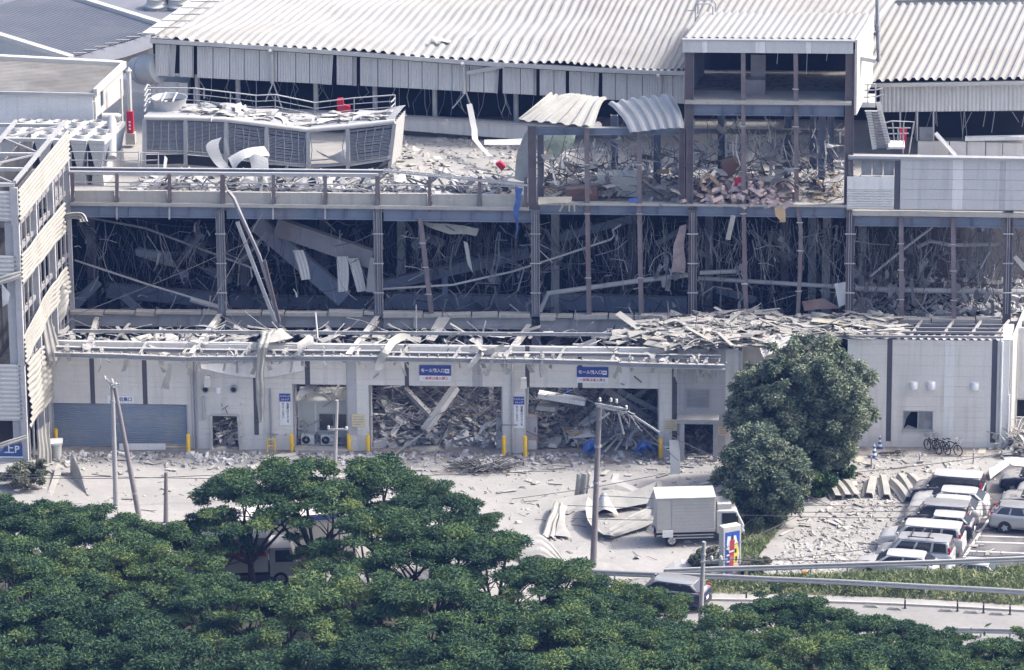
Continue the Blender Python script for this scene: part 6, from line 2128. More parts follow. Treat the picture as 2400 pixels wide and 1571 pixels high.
tag(g.build("slack_wires", M['cable'], kind="stuff"), "slack wires criss-crossing the gutted storey", "wire")
g = MB()
for _ in range(900):
    p = V((Xp(R.uniform(1995, 2420), 730, 1), R.uniform(.6, 9), Z2 - .28))
    p.z += abs(NZ.noise(V((p.x * .4, p.y * .4, 1)))) * .9
    if R.random() < .7:
        chip(g, p, .05 + .35 * R.random() ** 2.5, .7, 1.4)
    else:
        stick(g, p, R.uniform(.5, 2.2), R.uniform(.015, .04), .6)
tag(g.build("upper_floor_rubble", M['rubg'], kind="stuff"), "grey rubble carpeting the floor of the right-end bays", "rubble")
g = MB()
for _ in range(1400):
    p = V((Xp(R.uniform(170, 1985), 740, 1), R.uniform(.6, 10), 3.0))
    p.z = 3.0 + p.y * .07 + abs(NZ.noise(V((p.x * .3, p.y * .3, 4)))) * 2.2
    if R.random() < .5:
        board(g, p, R.uniform(.6, 3), R.uniform(.1, .7), .05, .5)
    else:
        stick(g, p, R.uniform(1, 4), R.uniform(.02, .06), .6)
tag(g.build("collapsed_floor_wreckage", M['rubd'], kind="stuff"), "dark wreckage of the collapsed floor seen through the frame", "rubble")
# ================================================================== signs
def text_part(body, size, loc, m, parent, name="lettering", align='CENTER', rot=(math.pi / 2, 0, 0), sx=1.0, bold=0.0):
    c = bpy.data.curves.new(name, 'FONT')
    c.body = body
    c.size = size
    c.align_x = align
    c.align_y = 'CENTER'
    c.extrude = 0.004
    c.offset = bold
    c.resolution_u = 3
    o = bpy.data.objects.new(name, c)
    COL.objects.link(o)
    dg = bpy.context.evaluated_depsgraph_get()
    me = bpy.data.meshes.new_from_object(o.evaluated_get(dg))
    bpy.data.objects.remove(o)
    me.transform(Matrix.Translation(V(loc)) @ Matrix.Rotation(rot[2], 4, 'Z') @ Matrix.Rotation(rot[0], 4, 'X') @ Matrix.Scale(sx, 4, V((1, 0, 0))))
    me.materials.clear()
    me.materials.append(m)
    t = bpy.data.objects.new(name, me)
    COL.objects.link(t)
    t.parent = parent
    if parent.parent is None:
        t.matrix_parent_inverse = parent.matrix_basis.inverted()
    return t


def board_sign(name, label, x0, y0, x1, y1, Y, m):
    a, b, c, d = rect(x0, y0, x1, y1, Y)
    t = thing(name, label, "sign", ((a + b) / 2, Y, c))
    MB().box(a, b, Y - .06, Y - .012, c, d).build("board", m, t)
    return t, a, b, c, d


for x0, y0, lb_ in ((983, 856, "blue and white mall entrance sign over the left delivery bay"), (1352, 860, "blue and white mall entrance sign over the right delivery bay")):
    t, a, b, c, d = board_sign("entrance_sign", lb_, x0, y0, x0 + 74, y0 + 24, WY, M['blue'])
    a2, b2, c2, d2 = rect(x0, y0 + 24, x0 + 74, y0 + 37, WY)
    MB().box(a, b, WY - .06, WY - .012, c2, c - .002).build("lower_board", M['signw'], t)
    text_part("モール搬入口", .262, (a + .81, WY - .065, c + .31), M['signw'], t, sx=.93, bold=.006)
    text_part("一般車は進入禁止", .2, ((a + b) / 2, WY - .065, (c + c2) / 2), M['signr'], t, bold=.003)
    MB().box(b - .36, b - .1, WY - .066, WY - .0605, c + .17, c + .43).build("truck_badge", M['signw'], t)
    MB().box(b - .32, b - .2, WY - .07, WY - .0665, c + .27, c + .35).build("truck_mark", M['blue'], t)
    MB().box(b - .19, b - .14, WY - .07, WY - .0665, c + .27, c + .33).build("truck_mark", M['blue'], t)
for x0, y0, lb_ in ((656, 923, "tall idling stop sign on the wall left of the first delivery bay"), (1204, 930, "tall idling stop sign on the pier between the large bays")):
    t, a, b, c, d = board_sign("idling_stop_sign", lb_, x0, y0 + 18, x0 + 25, y0 + 73, WY, M['signw'])
    a2, b2, c2, d2 = rect(x0, y0, x0 + 25, y0 + 18, WY)
    MB().box(a, b, WY - .06, WY - .012, d + .002, d2).build("blue_board", M['blue'], t)
    text_part("アイドリング", .125, ((a + b) / 2, WY - .065, d + (d2 - d) * .68), M['signw'], t, sx=.8, bold=.004)
    text_part("ストップ", .135, ((a + b) / 2, WY - .065, d + (d2 - d) * .27), M['signw'], t, sx=.9, bold=.004)
    for col, wd in ((.17, "納品時はエンジンを"), (-.12, "切ってください")):
        for k, chh in enumerate(wd):
            text_part(chh, .155, ((a + b) / 2 + col, WY - .065, d - .14 - k * .143), M['signk'], t, bold=.003)
t, a, b, c, d = board_sign("collection_sign", "small white refuse collection sign above the blue shutter", 252, 928, 314, 944, WY, M['signw'])
text_part("収集口", .27, (b - .5, WY - .065, (c + d) / 2), M['blue'], t, bold=.005)
for x0, y0, x1, y1, lb_ in ((825, 971, 855, 1000, "cream notice board on the pier right of the booth"), (1558, 983, 1587, 1009, "cream notice board on the wall by the side porch"), (1683, 1000, 1708, 1020, "pale notice board half behind the tree")):
    t, a, b, c, d = board_sign("notice_board", lb_, x0, y0, x1, y1, WY, M['signy'])
    for k in range(4):
        z = lerp(d, c, (k + 1) / 5)
        MB().box(a + .08, b - .08 - (.15 if k == 3 else 0), WY - .064, WY - .0605, z - .018, z + .018).build("text_line", M['steel'], t)
t, a, b, c, d = board_sign("plinth_sign", "tiny white sign on the porch plinth", 1559, 1046, 1580, 1055, WY - .65, M['signw'])
for k in range(2):
    MB().box(a + .06 + k * .3, a + .26 + k * .22, WY - .714, WY - .7105, c + .08, d - .08).build("print", M['signk'], t)
t, a, b, c, d = board_sign("parking_sign", "blue parking sign with white lettering at the foot of the ramp block", -60, 1040, 53, 1069, YC - .15, M['blueb'])
text_part("屋上P", .62, (b - .95, YC - .215, (c + d) / 2 + .05), M['signw'], t, bold=.01)
MB().box(a, b, YC - .24, YC - .2, c - .08, c - .002).build("edge_strip", M['signw'], t)

# pylon sign by the road
ps = thing("pylon_sign", "white pylon sign with a red and yellow picture on blue beside the rail", "sign", gr(1716, 1350))
pb = gr(1716, 1352)
ax = V((math.cos(.52), math.sin(.52), 0))
ay = V((-math.sin(.52), math.cos(.52), 0))
hgt = (1348 - 1238) / 36.5


def sgn(u, w, z, off=0.0):
    return pb + ax * u + ay * (w - off) + ZU * z


MB().hexa([sgn(-.56, 0, 0), sgn(.56, 0, 0), sgn(.56, .55, 0), sgn(-.56, .55, 0), sgn(-.56, 0, hgt), sgn(.56, 0, hgt), sgn(.56, .55, hgt), sgn(-.56, .55, hgt)]).build("body", M['white'], ps)


def prt(pts, m, off, nm="print"):
    MB().prism([sgn(u * .46, 0, lerp(.25, hgt - .3, z), off) for u, z in pts], ay * .004).build(nm, m, ps)


prt([(-1, 0), (1, 0), (1, 1), (-1, 1)], M['navy'], .01)
prt([(.1, .2), (.75, .2), (.95, .45), (.5, .9), (-.7, .9), (-.8, .7)], M['signw'], .017)
prt([(.15, .2), (.7, .2), (.9, .5), (.7, .76), (.25, .66)], M['lemon'], .024)
prt([(-.55, .02), (.1, .06), (.2, .5), (.3, .8), (-.35, .8), (-.45, .5)], M['signr'], .031)
prt([(-.2, .8), (.15, .81), (.15, .92), (-.2, .92)], M['signk'], .031)
prt([(.12, .0), (.9, .0), (.88, .2), (.12, .2)], M['pink'], .031)
prt([(.28, .48), (.55, .48), (.55, .58), (.28, .58)], M['signk'], .038)
prt([(.38, .28), (.65, .28), (.65, .39), (.38, .39)], M['signk'], .038)
for k in range(4):
    prt([(-.85, .1 + k * .16), (-.45, .11 + k * .16), (-.45, .15 + k * .16), (-.85, .14 + k * .16)], M['signw'], .038)
prt([(-.5, .5), (.2, .52), (.2, .56), (-.5, .54)], M['signw'], .045)
prt([(-.35, .3), (0, .31), (0, .41), (-.35, .4)], M['steel'], .038)

# ================================================================== bollards, bin, cones, posts
def lbl(n, seq):
    return seq[n]


bl = ["yellow bollard half hidden behind the white bin", "yellow bollard at the right edge of the blue shutter", "yellow bollard left of the site booth", "yellow bollard right of the site booth", "yellow bollard left of the left delivery bay",
      "yellow bollard on the left of the pier between the large bays", "yellow bollard on the right of the pier between the large bays", "yellow bollard at the right end of the right delivery bay"]
for (px, yb, h), lb_ in zip(((132, 1052, 1.25), (442, 1063, 1.2), (684, 1060, 1.1), (818, 1058, 1.05), (863, 1061, 1.1), (1181, 1068, 1.2), (1231, 1070, 1.25), (1548, 1074, 1.25)), bl):
    p = gr(px, yb)
    t = thing("bollard", lb_, "bollard", p, group="yellow bollards along the loading wing")
    MB().lathe(p, [(.12, 0), (.12, h), (.1, h + .04)], 12).build("post", M['yellow'], t, smooth=True)
    MB().lathe(p, [(.16, 0), (.16, .03)], 12).build("base_plate", M['steel'], t)
hq = thing("hoop_guard", "low yellow pipe guard hoop at the wall left of the first bay", "guard hoop", gr(636, 1062))
for x in (627, 645):
    p = gr(x, 1062)
    MB().tube([p, p + ZU * .9], .05, 6).build("post", M['yellow'], hq)
for z in (.45, .88):
    MB().tube([gr(627, 1062) + ZU * z, gr(645, 1062) + ZU * z], .045, 6).build("bar", M['yellow'], hq)
bn = thing("dust_bin", "dented white bin before the left edge of the shutter", "bin", gr(132, 1076))
p = gr(132, 1074)
MB().lathe(p, [(.3, 0), (.34, .3), (.35, 1.0)], 14).build("body", M['white'], bn, smooth=True)
MB().obox(p + ZU * 1.05, V((.42, .05, .02)), V((-.05, .42, .03)), V((0, 0, .05))).build("lid", M['panl'], bn)
for (px, py), lb_ in zip(((2062, 1052), (2049, 1073)), ("blue and white striped cone against the wall by the fallen bicycle", "blue and white striped cone standing forward of the other")):
    p = gr(px, py)
    t = thing("striped_cone", lb_, "traffic cone", p)
    MB().box(p.x - .2, p.x + .2, p.y - .2, p.y + .2, 0, .04).build("foot", M['blue'], t)
    for k in range(6):
        z0, z1 = .04 + k * .14, .04 + (k + 1) * .14
        MB().lathe(p, [(.17 - .145 * z0 / .9, z0), (.17 - .145 * z1 / .9, z1)], 12, cap=k == 5).build("band", M['blueb' if k % 2 == 0 else 'signw'], t)
dl = ["slim dark marker post nearest the tree foot", "slim marker post beside the drain grate", "slim banded marker post below the bicycles", "slim banded marker post behind the black van"]
for (px, py, h), lb_ in zip(((2042, 1098, .95), (2155, 1086, .7), (2281, 1086, .9), (2299, 1125, .75)), dl):
    p = gr(px, py)
    t = thing("marker_post", lb_, "marker post", p, group="slim marker posts by the side wall")
    MB().lathe(p, [(.1, 0), (.1, .03), (.045, .05), (.045, h)], 8).build("post", M['steel'], t)
    for z in (.75, .9):
        MB().lathe(p + ZU * h * z, [(.048, 0), (.048, .06)], 8).build("band", M['signw'], t)
rp = ["black road post nearest the foreground tree crown", "black road post second from the tree crown", "black road post third from the tree crown", "black road post at the right edge of the picture", "black road post by the kerb stones right of the dark car"]
for (px, py), lb_ in zip(((2121, 1426), (2244, 1433), (2305, 1437), (2367, 1441), (1749, 1406)), rp):
    p = gr(px, py, RZ)
    t = thing("road_post", lb_, "marker post", p, group="black posts along the road edge")
    MB().lathe(p, [(.1, 0), (.1, .03), (.05, .05), (.045, .62), (.03, .66)], 8).build("post", M['black'], t)
    MB().lathe(p + ZU * .5, [(.052, 0), (.052, .05)], 8).build("band", M['steell'], t)
ks = ["low white kerb block at the left of the road row", "low white kerb block second in the road row", "low white kerb block third in the road row", "low white kerb block fourth in the road row", "low white kerb block by the right picture edge"]
for px, py, lb_ in zip((2040, 2095, 2215, 2275, 2335), (1422, 1428, 1432, 1436, 1440), ks):
    a, b = gr(px - 17, py, RZ + .01), gr(px + 19, py + 1.5, RZ + .01)
    g = MB()
    g.hexa([a + V((0, -.1, 0)), b + V((0, -.1, 0)), b + V((0, .1, 0)), a + V((0, .1, 0)), a + V((.2, -.05, .12)), b + V((-.2, -.05, .12)), b + V((-.2, .05, .12)), a + V((.2, .05, .12))])
    tag(g.build("kerb_block", M['road']), lb_, "kerb block", "kerb blocks dividing the road")
gd = thing("drain_grate", "steel drain grate set in the dusty ground below the bicycles", "grate", gr(2150, 1076))
for k in range(16):
    a, b = gr(2112 + k * 4.6, 1082, .02), gr(2124 + k * 4.3, 1070, .02)
    MB().beam(a, b, .05, .03).build("bar", M['steel'], gd)
for y, x0, x1 in ((1082, 2110, 2184), (1070, 2122, 2190)):
    MB().beam(gr(x0, y, .02), gr(x1, y + 1, .02), .05, .03).build("frame_bar", M['steell'], gd)
oc = tag(MB().lathe(gr(1880, 1348), [(.16, 0), (.13, .2), (.06, .35)], 8, ax=V((.7, 0, .7))).build("orange_cone", M['orange']), "small toppled orange cone by the upper guard rail", "traffic cone")

# ================================================================== bicycles
def bicycle(label, px, py, rz, fallen=False, group=None):
    p = gr(px, py)
    t = thing("bicycle", label, "bicycle", p, rz, group)
    for x in (-.52, .52):
        pts = [V((x + .32 * math.cos(k * math.tau / 16), 0, .33 + .32 * math.sin(k * math.tau / 16))) for k in range(17)]
        w = MB().tube(pts, .035, 5, cap=False).build("wheel", M['rubber'], t, local=True)
        sp_ = MB()
        for k in range(6):
            a = k * math.pi / 6
            sp_.tube([V((x - .3 * math.cos(a), 0, .33 - .3 * math.sin(a))), V((x + .3 * math.cos(a), 0, .33 + .3 * math.sin(a)))], .008, 3, cap=False)
        sp_.build("spokes", M['galvd'], w, local=True)
    fr = MB()
    B, S_, H, Rw, Fw = V((-.05, 0, .3)), V((-.2, 0, .78)), V((.38, 0, .85)), V((-.52, 0, .33)), V((.52, 0, .33))
    for a, b in ((B, S_), (B, H), (S_, H + V((0, 0, -.12))), (B, Rw), (S_, Rw), (H, Fw)):
        fr.tube([a, b], .032, 6)
    fr.build("frame", M['black'], t, local=True)
    MB().tube([H, H + V((-.02, 0, .2)), H + V((-.1, .2, .24)), H + V((-.22, .26, .22))], .015, 5).build("handlebar", M['galv'], t, local=True)
    MB().tube([H + V((-.02, 0, .2)), H + V((-.1, -.2, .24)), H + V((-.22, -.26, .22))], .015, 5).build("handlebar", M['galv'], t, local=True)
    MB().hexa([S_ + V((-.14, -.07, .12)), S_ + V((.14, -.03, .12)), S_ + V((.14, .03, .12)), S_ + V((-.14, .07, .12)), S_ + V((-.14, -.07, .17)), S_ + V((.14, -.03, .16)), S_ + V((.14, .03, .16)), S_ + V((-.14, .07, .17))]).build("saddle", M['black'], t, local=True)
    bk = MB()
    c = H + V((.2, 0, .02))
    for k in range(4):
        z = k * .07
        s = .12 + .01 * k
        bk.tube([c + V((-s, -s, z)), c + V((s, -s, z)), c + V((s, s, z)), c + V((-s, s, z)), c + V((-s, -s, z))], .01, 4, cap=False)
    for sx_, sy_ in ((-1, -1), (1, -1), (1, 1), (-1, 1), (0, -1), (0, 1), (1, 0)):
        bk.tube([c + V((sx_ * .12, sy_ * .12, 0)), c + V((sx_ * .15, sy_ * .15, .21))], .008, 3, cap=False)
    bk.build("basket", M['steel'], t, local=True)
    MB().tube([V((-.35, .1, .02)), V((-.42, .08, .3))], .012, 4).build("stand", M['galv'], t, local=True)
    if fallen:
        t.rotation_euler = (math.radians(78), 0, rz)
        t.location.z = .12
    return t


bicycle("black bicycle with a front basket, left of the three at the wall", 2186, 1060, math.radians(128))
bicycle("black bicycle with a front basket, middle of the three at the wall", 2206, 1061, math.radians(130))
bicycle("black bicycle turned sideways, right of the three at the wall", 2229, 1064, math.radians(-38))
bicycle("fallen bicycle in the dust beside the striped cones", 2086, 1063, math.radians(20), True)

# ================================================================== poles and wires
def utility_pole(name, label, x0, y0, x1, y1, r, m, arms=(), base_depth=None):
    b = gr(x1, y1)
    t_ = at(x0, y0, b.y)
    t = thing(name, label, "pole", b)
    MB().tube([b, b.lerp(t_, .5), t_], r, 10, r2=r * .72).build("shaft", m, t, smooth=True)
    for kind, a, bb in arms:
        if kind == 'arm':
            MB().beam(at(a[0], a[1], b.y - .15), at(bb[0], bb[1], b.y - .15), .09, .1).build("crossarm", M['galv'], t)
        elif kind == 'ins':
            p = at(a[0], a[1], b.y - .15)
            MB().lathe(p, [(.05, -.12), (.09, -.05), (.06, 0), (.09, .05), (.05, .12)], 8).build("insulator", M['white'], t)
        elif kind == 'band':
            f = (y1 - a[1]) / (y1 - y0)
            c = b.lerp(t_, f)
            MB().lathe(c - ZU * .06, [(r * 1.02, 0), (r * 1.02, .12)], 10).build("band", M['galvd'], t)
    return t, t_


utility_pole("utility_pole", "upright concrete pole before the blue shutter", 263, 896, 272, 1185, .16, M['pole'], [('ins', (263, 893), 0), ('ins', (256, 908), 0), ('arm', (248, 888), (268, 912)), ('ins', (246, 886), 0), ('band', (0, 940), 0)])
utility_pole("utility_pole", "concrete pole leaning right before the blue shutter", 269, 908, 326, 1212, .17, M['poled'], [('band', (0, 1155), 0), ('ins', (272, 902), 0), ('arm', (262, 905), (280, 900))])
utility_pole("utility_pole", "short broken brown pole stump between the foreground crowns", 389, 1107, 389, 1225, .15, M['poled'])
utility_pole("lamp_pole", "grey camera pole before the site booth", 790, 938, 784, 1125, .13, M['pole'], [('arm', (770, 1007), (815, 1006)), ('ins', (770, 1002), 0), ('ins', (812, 1004), 0), ('band', (0, 1060), 0)])
pt, ptop = utility_pole("utility_pole", "tall brown pole with twisted crossarms in the middle of the yard", 1405, 950, 1390, 1336, .2, M['poled'],
                        [('arm', (1395, 946), (1470, 960)), ('arm', (1398, 952), (1488, 972)), ('arm', (1405, 985), (1428, 968)), ('ins', (1406, 937), 0), ('ins', (1432, 938), 0), ('ins', (1445, 940), 0), ('ins', (1468, 955), 0),
                         ('band', (0, 1045), 0), ('band', (0, 1130), 0), ('arm', (1448, 962), (1462, 1018)), ('arm', (1470, 965), (1545, 1014))])
utility_pole("utility_pole", "grey concrete pole rising from the trees at the lower right", 1650, 1270, 1640, 1500, .15, M['pole'], [('arm', (1642, 1318), (1705, 1312)), ('band', (0, 1300), 0), ('band', (0, 1440), 0), ('ins', (1668, 1308), 0), ('ins', (1690, 1308), 0)])
wires = [((0, 1112, -18), (1300, 1104, -14)), ((0, 1120, -18), (620, 1108, -16)), ((1405, 1162, -20), (2420, 1185, -18)), ((1330, 1185, -20), (2420, 1192, -19)), ((1660, 1205, -22), (2420, 1206, -19)),
         ((2000, 1108, -14), (2420, 1052, -12)), ((1470, 975, -14), (1960, 1190, -20)), ((1655, 1310, -30), (2420, 1300, -24)), ((1655, 1322, -30), (2050, 1285, -24)), ((1655, 1335, -30), (2420, 1440, -34)),
         ((1660, 1300, -30), (1880, 1205, -22)), ((1480, 975, -14), (1590, 1080, -16)), ((1060, 985, -8), (975, 1130, -20)), ((1200, 1170, -18), (1560, 1110, -14)), ((1800, 1120, -16), (1690, 1260, -22)), ((1860, 1140, -17), (1740, 1235, -22)),
         ((2050, 1290, -24), (2420, 1305, -24)), ((1340, 1215, -20), (1700, 1215, -22)), ((160, 745, -6), (600, 560, -1)), ((430, 820, -9), (615, 500, -1))]
WL = ['lower slack wire crossing the yard above the left crowns', 'upper slack wire above the left crowns ending at the brown stump', 'slack wire from the tall brown pole to the parked cars, upper', 'slack wire from the tall brown pole to the parked cars, second', 'slack wire passing behind the rounded tree to the right edge', 'dark wire crossing below the bicycles to the right edge', 'wire slanting from the twisted crossarms down past the rounded tree', 'wire leaving the lower pole towards the right along the rail', 'wire leaving the lower pole up towards the car row', 'wire drooping from the lower pole across the road', 'wire rising from the lower pole past the pylon sign', 'short wire dropping from the twisted crossarms to the yard', 'thin wire dropping from the pier to the yard before the left bay', "thin wire lying low between the yard's sheets and the porch", 'thin wire looping down over the rounded tree to the pylon sign', 'second thin wire looping down beside the pylon sign', 'wire sagging over the white minivan to the right edge', "wire passing in front of the box truck's side", 'cable slanting up across the first column from the wing roof', 'cable slanting up beside the fallen mullions']
for k, (a, b) in enumerate(wires):
    p, q = at(*a), at(*b)
    m_ = p.lerp(q, .5) - ZU * (p - q).length * .012
    o = MB().tube([poly([p, m_, q], i / 14) for i in range(15)], .02, 4, cap=False).build("overhead_wire", M['wire'])
    tag(o, WL[k], "wire", "slack wires over the yard")
# drooping wire bundles at the pole head
g = MB()
for _ in range(16):
    p = at(1400 + R.uniform(0, 80), 945 + R.uniform(0, 25), ptop.y)
    k = 6
    pts = [p]
    d = V((R.gauss(.4, .5), R.gauss(0, .2), -.6)).normalized()
    for i in range(k):
        d = (d + V((R.gauss(0, .4), R.gauss(0, .2), R.gauss(-.15, .3)))).normalized()
        pts.append(pts[-1] + d * R.uniform(.1, .35))
    g.tube([poly(pts, i / 12) for i in range(13)], .02, 4, cap=False)
tag(g.build("pole_head_wires", M['cablel'], kind="stuff"), "snarl of pale wires at the tall brown pole's head", "wire")

# ================================================================== guard rails
def guard_rail(name, label, pts, post_n, z=.62):
    P = [gr(*p) for p in pts]
    t = thing(name, label, "guard rail", P[0])
    n = 60
    prof = [(-.17, 0), (-.13, .05), (-.06, .05), (0, 0), (.06, .05), (.13, .05), (.17, 0)]
    Pg = []
    for i in range(n + 1):
        c = poly(P, i / n)
        dd = (poly(P, min(1, i / n + .01)) - poly(P, max(0, i / n - .01))).normalized()
        s = dd.cross(ZU)
        if s.y > 0:
            s = -s
        w = NZ.noise(c * .2) * .05
        Pg.append([c + s * (y + .03) + ZU * (z + zz + w) for zz, y in prof])
    MB().grid(Pg).build("rail", M['galv'], t)
    for k in range(post_n):
        c = poly(P, (k + .5) / post_n)
        MB().lathe(c + V((0, .08, -.1)), [(.06, 0), (.06, z + .12)], 8).build("post", M['galv'], t)


guard_rail("guard_rail", "far guard rail passing in front of the parked cars", [(1555, 1363, .85), (1700, 1358, .87), (1900, 1351, .92), (2150, 1344, .95), (2420, 1333, .95)], 11)
guard_rail("guard_rail", "near guard rail running below the grassy bank", [(1340, 1362, .4), (1500, 1370, .7), (1700, 1377, .75), (1950, 1388, .75), (2200, 1401, .75), (2420, 1413, .75)], 11)
guard_rail("guard_rail", "low guard rail on the near side of the road at the lower right", [(2230, 1494, .7), (2330, 1496, .7), (2480, 1500, .7)], 4, .45)

# ================================================================== vehicles
def wheel(t, x, y, r, w=.2):
    s = -1 if y < 0 else 1
    tl = MB().lathe(V((x, y - s * w, r)), [(r * .62, 0), (r * .96, .0), (r, .03), (r, w - .03), (r * .96, w), (r * .62, w)], 20, ax=V((0, s, 0)), cap=False).build("wheel", M['rubber'], t, local=True, smooth=True)
    MB().lathe(V((x, y - s * .03, r)), [(r * .63, 0), (r * .63, .015), (r * .2, .03)], 16, ax=V((0, s, 0))).build("rim", M['rim'], tl, local=True)
    sp_ = MB()
    for k in range(5):
        a = k * math.tau / 5
        c, d = math.cos(a), math.sin(a)
        sp_.obox(V((x + c * r * .34, y + s * .004, r + d * r * .34)), V((c, 0, d)) * r * .28, V((-d, 0, c)) * .035, V((0, s * .008, 0)))
    sp_.build("spokes", M['galvd'], tl, local=True)


def car(label, px, py, rz, paint, L=4.3, W=1.7, H=1.5, hood=.95, style='hatch', roof=None, col='car', plate=True, flip=False, z0=0.0):
    """front points to local -x (or +x with flip); (px, py) is the ground point at the middle of the car"""
    p = gr(px, py, z0)
    t = thing("parked_car", label, "car", p, rz + (math.pi if flip else 0), group=None)
    w = W / 2
    belt = hood + .08 if style != 'van' else hood + .12
    gz = .18
    # stations: x, bottom, top, half width
    if style == 'van':
        st_ = [(-.5, .3, .62, .80), (-.485, .22, .78, .93), (-.42, .2, hood - .04, .985), (-.31, .2, hood + .06, 1), (-.24, .2, belt, 1), (.3, .2, belt, 1), (.47, .22, belt, .985), (.5, .3, belt - .06, .93)]
        gh = [(-.30, -.17, .46, .49)]
    elif style == 'sedan':
        st_ = [(-.5, .3, .58, .78), (-.485, .2, .7, .92), (-.42, .18, hood - .1, .98), (-.22, .18, hood + .02, 1), (.28, .18, belt, 1), (.44, .2, belt + .02, .97), (.485, .22, belt - .08, .92), (.5, .3, belt - .25, .85)]
        gh = [(-.22, -.08, .22, .38)]
    elif style == 'suv':
        st_ = [(-.5, .34, .68, .80), (-.485, .26, .82, .93), (-.43, .24, hood - .06, .985), (-.25, .24, hood + .05, 1), (.25, .24, belt + .02, 1), (.45, .26, belt + .06, .98), (.49, .3, belt - .02, .94), (.5, .36, belt - .2, .9)]
        gh = [(-.25, -.10, .36, .47)]
    else:
        st_ = [(-.5, .3, .6, .78), (-.485, .2, .74, .92), (-.42, .18, hood - .08, .98), (-.25, .18, hood + .04, 1), (.25, .18, belt, 1), (.45, .2, belt + .03, .98), (.49, .24, belt - .04, .94), (.5, .32, belt - .2, .9)]
        gh = [(-.25, -.09, .34, .47)]
    g = MB()
    rings = []
    n_st = 22
    import bisect
    xs = [s[0] for s in st_]
    for i in range(n_st + 1):
        f = -0.5 + i / n_st
        # ease sampling towards the ends
        f = .5 * math.sin(f * math.pi)
        j = min(max(bisect.bisect_right(xs, f) - 1, 0), len(xs) - 2)
        u = (f - xs[j]) / (xs[j + 1] - xs[j])
        b, tt, hw = (lerp(st_[j][k], st_[j + 1][k], u) for k in (1, 2, 3))
        hw *= w
        x = f * L
        mid = b + (tt - b) * .45
        prof = [(hw * .86, b), (hw * .97, b + (tt - b) * .16), (hw * 1.0, mid), (hw * .985, tt - (tt - b) * .22), (hw * .95, tt - .05), (hw * .88, tt)]
        ring = [V((x, -y, z)) for y, z in prof] + [V((x, -prof[-1][0] * .5, tt + .025)), V((x, prof[-1][0] * .5, tt + .025))] + [V((x, y, z)) for y, z in reversed(prof)]
        rings.append(ring)
    nv = len(rings[0])
    base = len(g.v)
    for r_ in rings:
        g.v += [tuple(q) for q in r_]
    for i in range(n_st):
        for k in range(nv):
            g.f.append((base + i * nv + k, base + i * nv + (k + 1) % nv, base + (i + 1) * nv + (k + 1) % nv, base + (i + 1) * nv + k))
    g.f.append(tuple(base + k for k in reversed(range(nv))))
    g.f.append(tuple(base + n_st * nv + k for k in range(nv)))
    g.build("body", paint, t, local=True, smooth=True)
    x0, x1, x2, x3 = (v * L for v in gh[0])
    wb, wt = w * .90, w * (.74 if style != 'van' else .8)
    zb, zt = belt - .03, H
    # cabin shell with a crowned roof
    cab = MB()
    nseg = 8
    rows_ = []
    for x_b, x_t in ((x0, x1), (lerp(x0, x3, .5), lerp(x1, x2, .5)), (x3, x2)):
        pass
    cab.hexa([V((x0, -wb, zb)), V((x3, -wb, zb)), V((x3, wb, zb)), V((x0, wb, zb)), V((x1, -wt, zt - .07)), V((x2, -wt, zt - .07)), V((x2, wt, zt - .07)), V((x1, wt, zt - .07))])
    cab.build("cabin", paint, t, local=True, bevel=.15)
    rf = MB()
    P = []
    for i in range(9):
        u = i / 8
        x = lerp(x1 - .06, x2 + .05, u)
        cr = .05 * math.sin(math.pi * (.12 + u * .8))
        P.append([V((x, lerp(-wt, wt, j / 8) * (1.015 - .2 * abs(2 * u - 1) ** 5), zt - .068 + (cr + .045) * (1 - abs(2 * j / 8 - 1) ** 2.6))) for j in range(9)])
    rf.grid(P)
    rf.build("roof", roof or paint, t, local=True, smooth=True)

    def side_pt(s, x_f, zf):
        """x fraction along the cabin, height fraction -> point just outside the shell"""
        xb, xt = lerp(x0, x3, x_f), lerp(x1, x2, x_f)
        y = lerp(wb, wt, zf) + .008
        return V((lerp(xb, xt, zf), s * y, lerp(zb, zt - .07, zf)))
    cuts = [(.07, .36), (.40, .66), (.70, .93)] if style in ('van', 'suv') else [(.08, .44), (.49, .80), (.84, .95)]
    for s in (-1, 1):
        for fa, fb in cuts:
            g = MB()
            g.face([side_pt(s, fa, .14), side_pt(s, fb, .14), side_pt(s, fb, .88), side_pt(s, fa, .88)])
            g.build("side_window", M['glass'], t, local=True)

    def endq(xb, xt, off, nm):
        g = MB()
        a, b = .12, .9
        g.face([V((lerp(xb, xt, a) + off, -lerp(wb, wt, a) * .9, lerp(zb, zt - .07, a))), V((lerp(xb, xt, a) + off, lerp(wb, wt, a) * .9, lerp(zb, zt - .07, a))),
                V((lerp(xb, xt, b) + off, lerp(wb, wt, b) * .88, lerp(zb, zt - .07, b))), V((lerp(xb, xt, b) + off, -lerp(wb, wt, b) * .88, lerp(zb, zt - .07, b)))])
        g.build(nm, M['glass'], t, local=True)
    endq(x0, x1, -.012, "windscreen")
    endq(x3, x2, .012, "rear_window")
    r = .31 if H < 1.55 else .33
    for x in (-.31 * L, .29 * L):
        for s in (-1, 1):
            MB().lathe(V((x, s * (w * .9), r + .02)), [(r * 1.2, 0), (r * 1.2, w * .1 + .012)], 18, ax=V((0, s, 0))).build("wheel_arch", M['black'], t, local=True)
            wheel(t, x, s * (w + .02), r)
